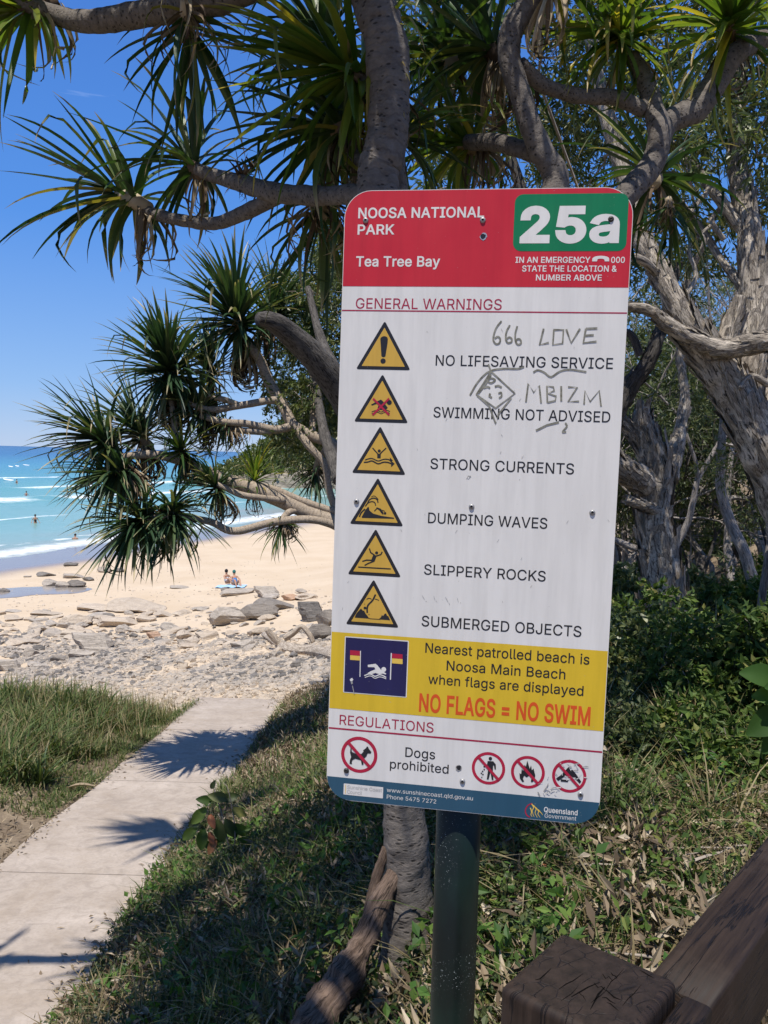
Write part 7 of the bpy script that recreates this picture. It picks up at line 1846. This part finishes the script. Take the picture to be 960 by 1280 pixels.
# what spills over the edges of the path
def spill(name, label, n, mat, L, Wd, side, spread, r, y0=2.2, y1=15.6):
    y = r.uniform(y0, y1, n); e = np.abs(r.normal(size=n)) * spread * (1 + .8 * np.sin(y * 1.9) * np.sin(y * .7 + 1))
    x = (PX0 + e - .06) if side < 0 else (PX1 - e + .10 * ss(8, 12, y) + .06)
    C = np.c_[x, y, zpath(y) + r.uniform(.006, .02, n)]
    V_, F_ = cards(C, rdir(n, r, 0) * np.array([1, 1, .15]), rdir(n, r, 2.5), r.uniform(.5, 1.4, n) * L, r.uniform(.6, 1.3, n) * Wd, .1)
    tag(link(name, fast_mesh(name, V_, F_), None, M[mat]), label, kind='stuff')
spill('leaf_litter', 'dry leaves blown over the left edge of the path', 500, 'litter', .06, .018, -1, .10, r)
spill('leaf_litter', 'dry leaves blown over the right edge of the path', 1300, 'litter', .06, .018, 1, .13, r)
for lab_, xr_ in (('grass creeping over the right edge of the path', (PX1 - .07, PX1 + .16)), ('grass creeping over the left edge of the path', (PX0 - .12, PX0 + .03))):
    n = 2600 if xr_[0] > -2.5 else 1300; y = r.uniform(2.2 if xr_[0] > -2.5 else 9.2, 15.4, n); k_ = r.uniform(size=n) < .35 + .65 * (np.sin(y * 2.3) + np.sin(y * 5.1 + 1) > 0)
    y = y[k_]; C = np.c_[r.uniform(*xr_, len(y)) + (.10 * ss(8, 12, y) if xr_[0] > -2.5 else 0), y, zpath(y) - .01]
    o = grass('edge_grass', C, r.uniform(.04, .16, len(C)), 'grass', r, W=.0045, lean=1.6); o['label'] = lab_
# sticks
mb = MB()
for i in range(420):
    x_, y_ = r.uniform(-1.7, 3.6), r.uniform(2.0, 8.5)
    if x_ < PX1 + .15: continue
    L_ = r.uniform(.15, .6); a_ = r.uniform(0, PI)
    p = np.array([x_, y_, 0.]); q = p + np.array([math.cos(a_), math.sin(a_), 0]) * L_
    P = np.linspace(p, q, 5); P[1:4] += r.normal(size=(3, 3)) * .012
    P[:, 2] = height(P[:, 0], P[:, 1]) + r.uniform(.01, .08)
    tube(mb, P, np.linspace(.005, .002, 5) * r.uniform(.6, 1.6), 4, cap=False)
tag(mb.build('fallen_twigs', M['twig']), 'thin fallen twigs lying over the bank', kind='stuff')
for lab, pts in (('pale straight stick lying right of the post', [(610, 1110, 3.6, 7), (680, 1118, 3.6, 8), (760, 1126, 3.65, 8), (830, 1130, 3.7, 6)]),
                 ('grey curved root snaking beside the post', [(598, 1120, 3.3, 6), (612, 1150, 3.1, 7), (632, 1166, 3.0, 6)]),
                 ('thick fallen branch between trunk and post', [(480, 1245, 2.9, 13), (510, 1215, 3.0, 14), (540, 1190, 3.1, 12)]),
                 ('long thin stick lying below the shrubs', [(740, 1010, 4.3, 4), (790, 1045, 4.2, 5), (850, 1080, 4.1, 4)])):
    S = [at(*q[:3]) for q in pts]
    rows = []
    for (px, py, Yq, w_) in pts:
        gq = ground(px, py); rows.append([gq.x, gq.y, gq.z + .03, w_ * gq.y / FPX / 2])
    mb = MB(); Sx = spline(rows, 5); tube(mb, Sx[:, :3], Sx[:, 3], 7, rough=.1, nscale=20)
    tag(mb.build('stick', M['driftwood']), lab, 'stick')


# big single leaves: curled dry ones on the ground, and the seedling on the bank
def broad_leaf(L, Wd, curl, cup, n=8):
    V_ = []; F_ = []; uv = []
    for i in range(n + 1):
        t_ = i / n; w_ = Wd * math.sin(PI * min(1, t_ * .93 + .05)) ** .8 / 2
        x_ = L * t_; z_ = -curl * L * t_ ** 2
        V_ += [(x_, -w_, z_ + cup * w_), (x_, -w_ * .45, z_ + cup * .15 * w_), (x_, 0, z_ - .02 * L * (1 - t_)), (x_, w_ * .45, z_ + cup * .15 * w_), (x_, w_, z_ + cup * w_)]
        uv += [(q, t_) for q in (0, .25, .5, .75, 1)]
    for i in range(n):
        for j in range(4): k_ = i * 5 + j; F_.append((k_, k_ + 1, k_ + 6, k_ + 5))
    return V_, F_, uv
def leaf_obj(name, mat, L, Wd, curl, cup, parent=None):
    mb = MB(); mb.add(*broad_leaf(L, Wd, curl, cup)); return mb.build(name, M[mat], parent)
for i, (px, py, L_, rz, lab, m_) in enumerate((
    (890, 1048, .14, .9, 'broad pale tan dry leaf lying below the right shrubs', 'litter'), (785, 1030, .13, 1.2, 'long straw coloured leaf standing in the grass right of the sign', 'litter'),
    (660, 1030, .05, .3, 'small brown curled leaf under the bottom of the sign', 'litter'), (690, 1112, .06, 2.0, 'russet leaf beside the straight stick', 'russet_leaf'), (935, 1032, .1, .2, 'pale curled bark strip at the right edge', 'litter'),
    (130, 1000, .24, .4, 'long dry leaf on the verge left of the path', 'litter'), (85, 992, .3, .2, 'pale curled leaf by the tall grass', 'litter'), (155, 955, .2, 1.0, 'upright dry leaf near the path edge', 'litter'), (420, 1172, .10, 1.1, 'grey dead leaf in the dark of the bank', 'litter'))):
    g_ = ground(px, py)
    o = leaf_obj('fallen_leaf', m_, L_ * (1.25 if px > 300 else 1), L_ * .32, .25, .5)
    o.location = g_ + Vector((0, 0, .045)); o.rotation_euler = (r.normal() * .25, -.25, rz)
    tag(o, lab, 'leaf')

g_ = ground(288, 1092)
o = empty('seedling_plant', g_); tag(o, 'young upright plant with big dark leaves and russet ones overhanging the path edge', 'plant')
mb = MB()
top = at(267, 985, g_.y)
P = spline([tuple(g_), tuple(at(286, 1060, g_.y)), tuple(at(278, 1020, g_.y)), tuple(top)], 6)
tube(mb, P, np.linspace(.008, .003, len(P)), 6); mb.build('stem', M['twig'], o)
mb = MB(); P2 = spline([tuple(at(289, 1080, g_.y)), tuple(at(294, 1040, g_.y)), tuple(at(286, 990, g_.y)), tuple(at(279, 978, g_.y))], 6)
tube(mb, P2, np.linspace(.007, .002, len(P2)), 6); mb.build('stem', M['twig'], o)
for i, (px, py, L_, dx, dz, m_) in enumerate(((264, 986, 11, .2, .5, 'gum_dark'), (258, 1010, 24, -.6, -.6, 'shrub_leaf'), (252, 1022, 20, -.7, -.5, 'gum_dark'), (246, 1035, 22, -.9, -.7, 'shrub_leaf'), (262, 1018, 16, .2, -.3, 'russet_leaf'), (272, 1025, 26, .3, -1, 'gum_dark'), (255, 1035, 24, -.1, -1, 'shrub_leaf'), (262, 1040, 14, .3, -.5, 'russet_leaf'), (276, 1000, 20, .7, .2, 'gum_dark'), (285, 998, 22, -.8, .3, 'gum_dark'), (290, 1010, 18, .9, -.4, 'shrub_leaf'), (282, 1024, 24, .6, -.9, 'gum_dark'), (292, 1030, 22, .9, -.7, 'shrub_leaf'), (270, 1048, 18, -.4, -.8, 'russet_leaf'), (266, 1000, 18, -.7, .2, 'shrub_leaf'), (296, 1050, 20, .8, -.2, 'shrub_leaf'), (278, 1052, 22, -.8, -.2, 'shrub_leaf'))):
    lf = leaf_obj('leaf', m_, L_ * g_.y / FPX * 1.15, L_ * g_.y / FPX * .62, .3, .35, o)
    d_ = np.array([dx, r.uniform(-.5, .1), dz]); fr = frame(d_, (0, -1, .4))
    p = at(px, py, g_.y)
    lf.matrix_basis = Matrix(((fr[0, 0], fr[0, 1], fr[0, 2], p.x), (fr[1, 0], fr[1, 1], fr[1, 2], p.y), (fr[2, 0], fr[2, 1], fr[2, 2], p.z), (0, 0, 0, 1)))
move_children(o)
# arching grass clump like a small pandanus in the left grass
for lab, px, py, n_, L_ in (('arching strap leaved tuft standing out of the left grass', 48, 905, 26, .55), ('coarse dark tussock low on the left by the brown earth', 50, 985, 46, .5)):
    g_ = ground(px, py); oo = empty('tussock', g_); tag(oo, lab, 'plant')
    for q in range(n_):
        az = r.uniform(0, 2 * PI); el = r.uniform(.5, 1.35); d_ = np.array([math.cos(az) * math.cos(el), math.sin(az) * math.cos(el), math.sin(el)])
        me = leaf_mesh('g', int(r.integers(0, 12)), 'pandan_blue' if q % 3 else 'grass'); lo_ = link('leaf', me, oo)
        fr = frame(d_); s_ = L_ * r.uniform(.6, 1.15)
        lo_.matrix_basis = Matrix([[*(fr[k_] * np.array([s_, s_ * .8, s_ * .8])), 0] for k_ in range(3)] + [[0, 0, 0, 1]])


# weeds on the bank: single upright stems with leaves
def weed(px, py, h, label, mat, r, nl=16, L=.04):
    g_ = ground(px, py); oo = empty('weed', g_); tag(oo, label, 'plant')
    mb = MB(); P = spline([(0, 0, 0), (r.normal() * .02, r.normal() * .02, h * .5), (r.normal() * .05, r.normal() * .05, h)], 5)
    tube(mb, P, np.linspace(.003, .0015, len(P)), 5); mb.build('stem', M['twig'], oo)
    for q in range(nl):
        k_ = int(len(P) * (.25 + .74 * q / nl)); az = q * 2.4; d_ = np.array([math.cos(az), math.sin(az), r.uniform(-.1, .5)])
        lf = leaf_obj('leaf', mat, L * r.uniform(.7, 1.2), L * .45, .25, .3, oo)
        fr = frame(d_); lf.matrix_basis = Matrix([[*fr[a_], P[k_][a_]] for a_ in range(3)] + [[0, 0, 0, 1]])
for px, py, h, lab, m_, nl, L_ in ((905, 1000, .3, 'upright weed with broad fresh leaves below the right shrub', 'bright_leaf', 16, .055), (860, 985, .25, 'leafy weed left of the broad leaved one', 'shrub_leaf', 14, .05), (800, 960, .22, 'small weed against the shaded shrub', 'shrub_leaf', 12, .04), (655, 1075, .18, 'low weed right of the post under the sign', 'shrub_leaf', 14, .04), (690, 1150, .2, 'bright leaved weed behind the timber post', 'bright_leaf', 16, .045), (640, 1125, .14, 'tiny weed beside the green post', 'bright_leaf', 10, .03), (215, 1235, .3, 'fresh weed at the bottom of the bank by the path', 'bright_leaf', 18, .05), (250, 1180, .3, 'thin stemmed weed on the bank edge', 'shrub_leaf', 16, .045), (330, 1060, .3, 'slim weed in the half light of the bank', 'shrub_leaf', 16, .045), (398, 1240, .2, 'weed in the deep shade left of the trunk roots', 'shrub_leaf', 12, .04), (450, 1125, .12, 'sunlit sprig against the trunk base', 'bright_leaf', 7, .03), (860, 850, .5, 'tall bright sprig above the dark shrub', 'bright_leaf', 22, .07), (905, 800, .5, 'fresh green sprig topping the right shrub', 'bright_leaf', 22, .07)):
    weed(px, py, h, lab, m_, r, nl, L_)

# large glossy leaves coming in at the right edge
p = at(985, 880, 2.6)
oo = empty('broadleaf_plant', (p.x, p.y, H(p.x, p.y))); tag(oo, 'plant with large glossy round leaves at the right frame edge', 'plant')
mb = MB(); hb = p.z - oo.location.z
P = spline([(0, 0, 0), (.03, 0, hb * .5), (0, 0, hb)], 6); tube(mb, P, np.linspace(.01, .004, len(P)), 6); mb.build('stem', M['twig'], oo)
for px, py, dx, dz, L_, m_ in ((975, 850, -.8, .25, .13, 'gloss_leaf'), (985, 885, -.9, -.5, .15, 'gloss_leaf'), (990, 860, -.3, .1, .12, 'gloss_leaf'), (985, 905, -.6, -.6, .12, 'gloss_leaf'), (990, 840, -.6, .8, .11, 'gloss_leaf'), (988, 870, -.9, .1, .12, 'bright_leaf')):
    lf = leaf_obj('leaf', m_, L_, L_ * .6, .3, .25, oo); fr = frame(np.array([dx, -.25, dz]), (0, -1, .6)); q = at(px, py, 2.6) - Vector(oo.location)
    lf.matrix_basis = Matrix([[*fr[a_], q[a_]] for a_ in range(3)] + [[0, 0, 0, 1]])


# ------------------------------------------------------------------ people
def cloth(name, c): return flat(name, c, .8, .2, .15, 8)
skin = flat('skin', (.42, .23, .15), .55, .4, .08, 20)
hair = flat('hair', (.035, .022, .015), .6, .3, .2, 30)
def figure(name, joints, edges, radii, mat, parent, sub=2):
    me = bpy.data.meshes.new(name); me.from_pydata(joints, edges, []); o = link(name, me, parent, mat)
    md = o.modifiers.new('skin', 'SKIN')
    me.skin_vertices[0].data[0].use_root = True if me.skin_vertices else None
    return o
def body(parent, J, E, Rd, mat, name='body'):
    me = bpy.data.meshes.new(name); me.from_pydata(J, E, [])
    o = link(name, me, parent, mat)
    o.modifiers.new('skin', 'SKIN')
    if not me.skin_vertices: me.attributes
    sv_ = me.skin_vertices[0].data
    for i, q in enumerate(Rd):
        sv_[i].radius = (q, q * .85) if not isinstance(q, tuple) else q
    sv_[0].use_root = True
    s_ = o.modifiers.new('sub', 'SUBSURF'); s_.levels = 1; s_.render_levels = 2
    return o
def ball(parent, name, p, s, mat, seg=12):
    mb = MB(); n = 8
    tube(mb, [(p[0], p[1], p[2] + s[2] * math.sin(a)) for a in np.linspace(-PI / 2, PI / 2, n)], [max(.001, s[0] * math.cos(a)) for a in np.linspace(-PI / 2, PI / 2, n)], seg)
    return mb.build(name, mat, parent)
def fingers(J, E, Rd, hand, d, up):
    k_ = len(J) - 1
    d = np.array(d) / np.linalg.norm(d); s_ = np.cross(d, up); s_ /= np.linalg.norm(s_)
    for a_, l_ in ((-.03, .07), (-.01, .085), (.01, .08), (.03, .06)):
        J.append(tuple(np.array(hand) + d * .05 + s_ * a_)); E.append((k_, len(J) - 1)); Rd.append(.011)
        J.append(tuple(np.array(hand) + d * (.05 + l_) + s_ * a_ * 1.2 - np.array(up) * .015)); E.append((len(J) - 2, len(J) - 1)); Rd.append(.008)
    J.append(tuple(np.array(hand) + d * .02 - s_ * .06)); E.append((k_, len(J) - 1)); Rd.append(.011)


def sitter(loc, rz, label, top, hatm, lean):
    root = empty('person', loc, rz); root.scale = (.86, .86, .86); tag(root, label, 'person')
    J = [(0, 0, .12), (0, .06 + lean * .1, .32), (0, .10 + lean * .2, .50), (0, .12 + lean * .24, .60), (0, .12 + lean * .28, .74), (.0, .11 + lean * .28, .82)]
    E = [(0, 1), (1, 2), (2, 3), (3, 4), (4, 5)]; Rd = [(.16, .12), (.14, .10), (.16, .10), .055, .085, .07]
    for s_ in (-1, 1):
        k_ = len(J); J += [(s_ * .10, -.05, .13), (s_ * .13, -.36, .42), (s_ * .14, -.62, .10), (s_ * .15, -.76, .05)]
        E += [(0, k_), (k_, k_ + 1), (k_ + 1, k_ + 2), (k_ + 2, k_ + 3)]; Rd += [.10, .065, .045, .035]
        k_ = len(J); J += [(s_ * .19, .10 + lean * .2, .53), (s_ * .25, -.08, .38), (s_ * .16, -.30, .42)]
        E += [(2, k_), (k_, k_ + 1), (k_ + 1, k_ + 2)]; Rd += [.055, .04, .03]
        fingers(J, E, Rd, J[-1], (0, -1, -.2), (0, 0, 1))
    body(root, J, E, Rd, skin)
    Jt = [(0, 0, .10), (0, .06 + lean * .1, .32), (0, .10 + lean * .2, .54)]
    body(root, Jt, [(0, 1), (1, 2)], [(.185, .15), (.165, .125), (.175, .12)], top, 'swim_top')
    hz_ = .82; ball(root, 'hair', (0, .13 + lean * .28, hz_), (.105, .105, .12), hatm)
    return root


g_ = ground(289, 733)
blue = cloth('blue_cloth', (.06, .22, .55)); dark = cloth('dark_cloth', (.02, .02, .022)); whitec = cloth('towel_white', (.75, .78, .8)); teal_ = cloth('teal_hat', (.03, .14, .13))
sitter(g_ + Vector((.18, .1, 0)), .5, 'person in a blue swim top and dark teal hat sitting on the rocks', blue, teal_, .3)
sitter(g_ + Vector((-.30, .45, 0)), .9, 'person with dark hair sitting left of the one in blue', whitec, dark, -.2)
# towel under them and the dark bag
mb = MB(); n = 12; V_ = []
for i in range(n):
    for j in range(n):
        x_ = -.7 + 1.5 * i / (n - 1); y_ = -.75 + .9 * j / (n - 1)
        gx, gy = g_.x + x_, g_.y + y_
        V_.append((gx, gy, H(gx, gy) + .05 + .03 * math.sin(i * 1.7) * math.cos(j * 1.3)))
mb.add(V_, [(i * n + j, i * n + j + 1, (i + 1) * n + j + 1, (i + 1) * n + j) for i in range(n - 1) for j in range(n - 1)])
tag(mb.build('beach_towel', cloth('pale_blue_towel', (.35, .52, .7))), 'pale blue towel spread on the rock under the seated pair', 'towel')


def swimmer(px, Y_, label, zoff, top, hairm, arms=.4):
    p = at(px, 640, Y_)
    root = empty('person', (p.x, p.y, SEA + zoff), r.uniform(-1, 1)); tag(root, label, 'person')
    J = [(0, 0, 0), (0, 0, .22), (0, 0, .45), (0, 0, .56), (0, .0, .68), (0, 0, .76)]; E = [(0, 1), (1, 2), (2, 3), (3, 4), (4, 5)]; Rd = [(.15, .11), (.13, .1), (.17, .1), .055, .085, .07]
    for s_ in (-1, 1):
        k_ = len(J); J += [(s_ * .2, 0, .47), (s_ * .3, .02, .25), (s_ * (.34 + arms * .1), -.12, .08)]; E += [(2, k_), (k_, k_ + 1), (k_ + 1, k_ + 2)]; Rd += [.055, .04, .03]
        fingers(J, E, Rd, J[-1], (s_ * .3, -.5, -.6), (0, -.4, 1))
        k_ = len(J); J += [(s_ * .1, 0, -.1), (s_ * .11, 0, -.5), (s_ * .11, .03, -.85), (s_ * .11, -.12, -.9)]; E += [(0, k_), (k_, k_ + 1), (k_ + 1, k_ + 2), (k_ + 2, k_ + 3)]; Rd += [.1, .06, .045, .035]
    body(root, J, E, Rd, skin)
    body(root, [(0, 0, -.05), (0, 0, .22), (0, 0, .46)], [(0, 1), (1, 2)], [(.165, .13), (.15, .115), (.18, .115)], top, 'swimsuit')
    ball(root, 'hair', (0, .02, .755), (.1, .1, .12), hairm)
    return root
swimmer(44, 84, 'dark haired bather standing waist deep in the shallows', .05, dark, hair)
swimmer(94, 70, 'bather low in the water close to the beach', -.35, dark, hair)
swimmer(33, 128, 'bather in a red top in front of the breaking wave', .0, cloth('red_cloth', (.5, .06, .05)), hair)
swimmer(21, 172, 'bather in dark clothes behind the breaking wave', .05, dark, hair)
bw = flat('board_white', (.8, .8, .8), .3, .5, .05, 6)
for px, Y_, lab in ((11, 182, 'white surfboard floating nearest, left of the dark bather'), (14, 300, 'far white surfboard at the left end of the line up'), (22, 310, 'far white surfboard right of the leftmost one'), (33, 330, 'farthest white surfboard at the right of the line up')):
    p = at(px, 640, Y_)
    root = empty('surfboard', (p.x, p.y, SEA + .32), r.uniform(-.6, .6)); tag(root, lab, 'surfboard')
    mb = MB(); n = 12; prof = [(1.25 * math.cos(a), .29 * math.sin(a) ** 1.0) for a in np.linspace(0, PI, n)]
    V_ = []
    for x_, w_ in prof:
        rk_ = .12 * (x_ / 1.25) ** 4
        V_ += [(x_, -w_, rk_), (x_, -w_ * .7, rk_ + .05), (x_, w_ * .7, rk_ + .05), (x_, w_, rk_), (x_, 0, rk_ - .05)]
    F_ = []
    for i in range(n - 1):
        for j in range(5): F_.append((i * 5 + j, i * 5 + (j + 1) % 5, i * 5 + 5 + (j + 1) % 5, i * 5 + 5 + j))
    mb.add(V_, F_); b_ = mb.build('deck', bw, root); b_.rotation_euler = (.5, .1, 0)
    mb = MB(); mb.add([(-1.05, -.01, -.03), (-.85, -.01, -.03), (-1.1, -.01, -.2), (-1.05, .01, -.03), (-.85, .01, -.03), (-1.1, .01, -.2)], [(0, 1, 2), (5, 4, 3), (0, 3, 4, 1), (1, 4, 5, 2), (2, 5, 3, 0)])
    mb.build('fin', dark, root)

sc.render.film_transparent = False
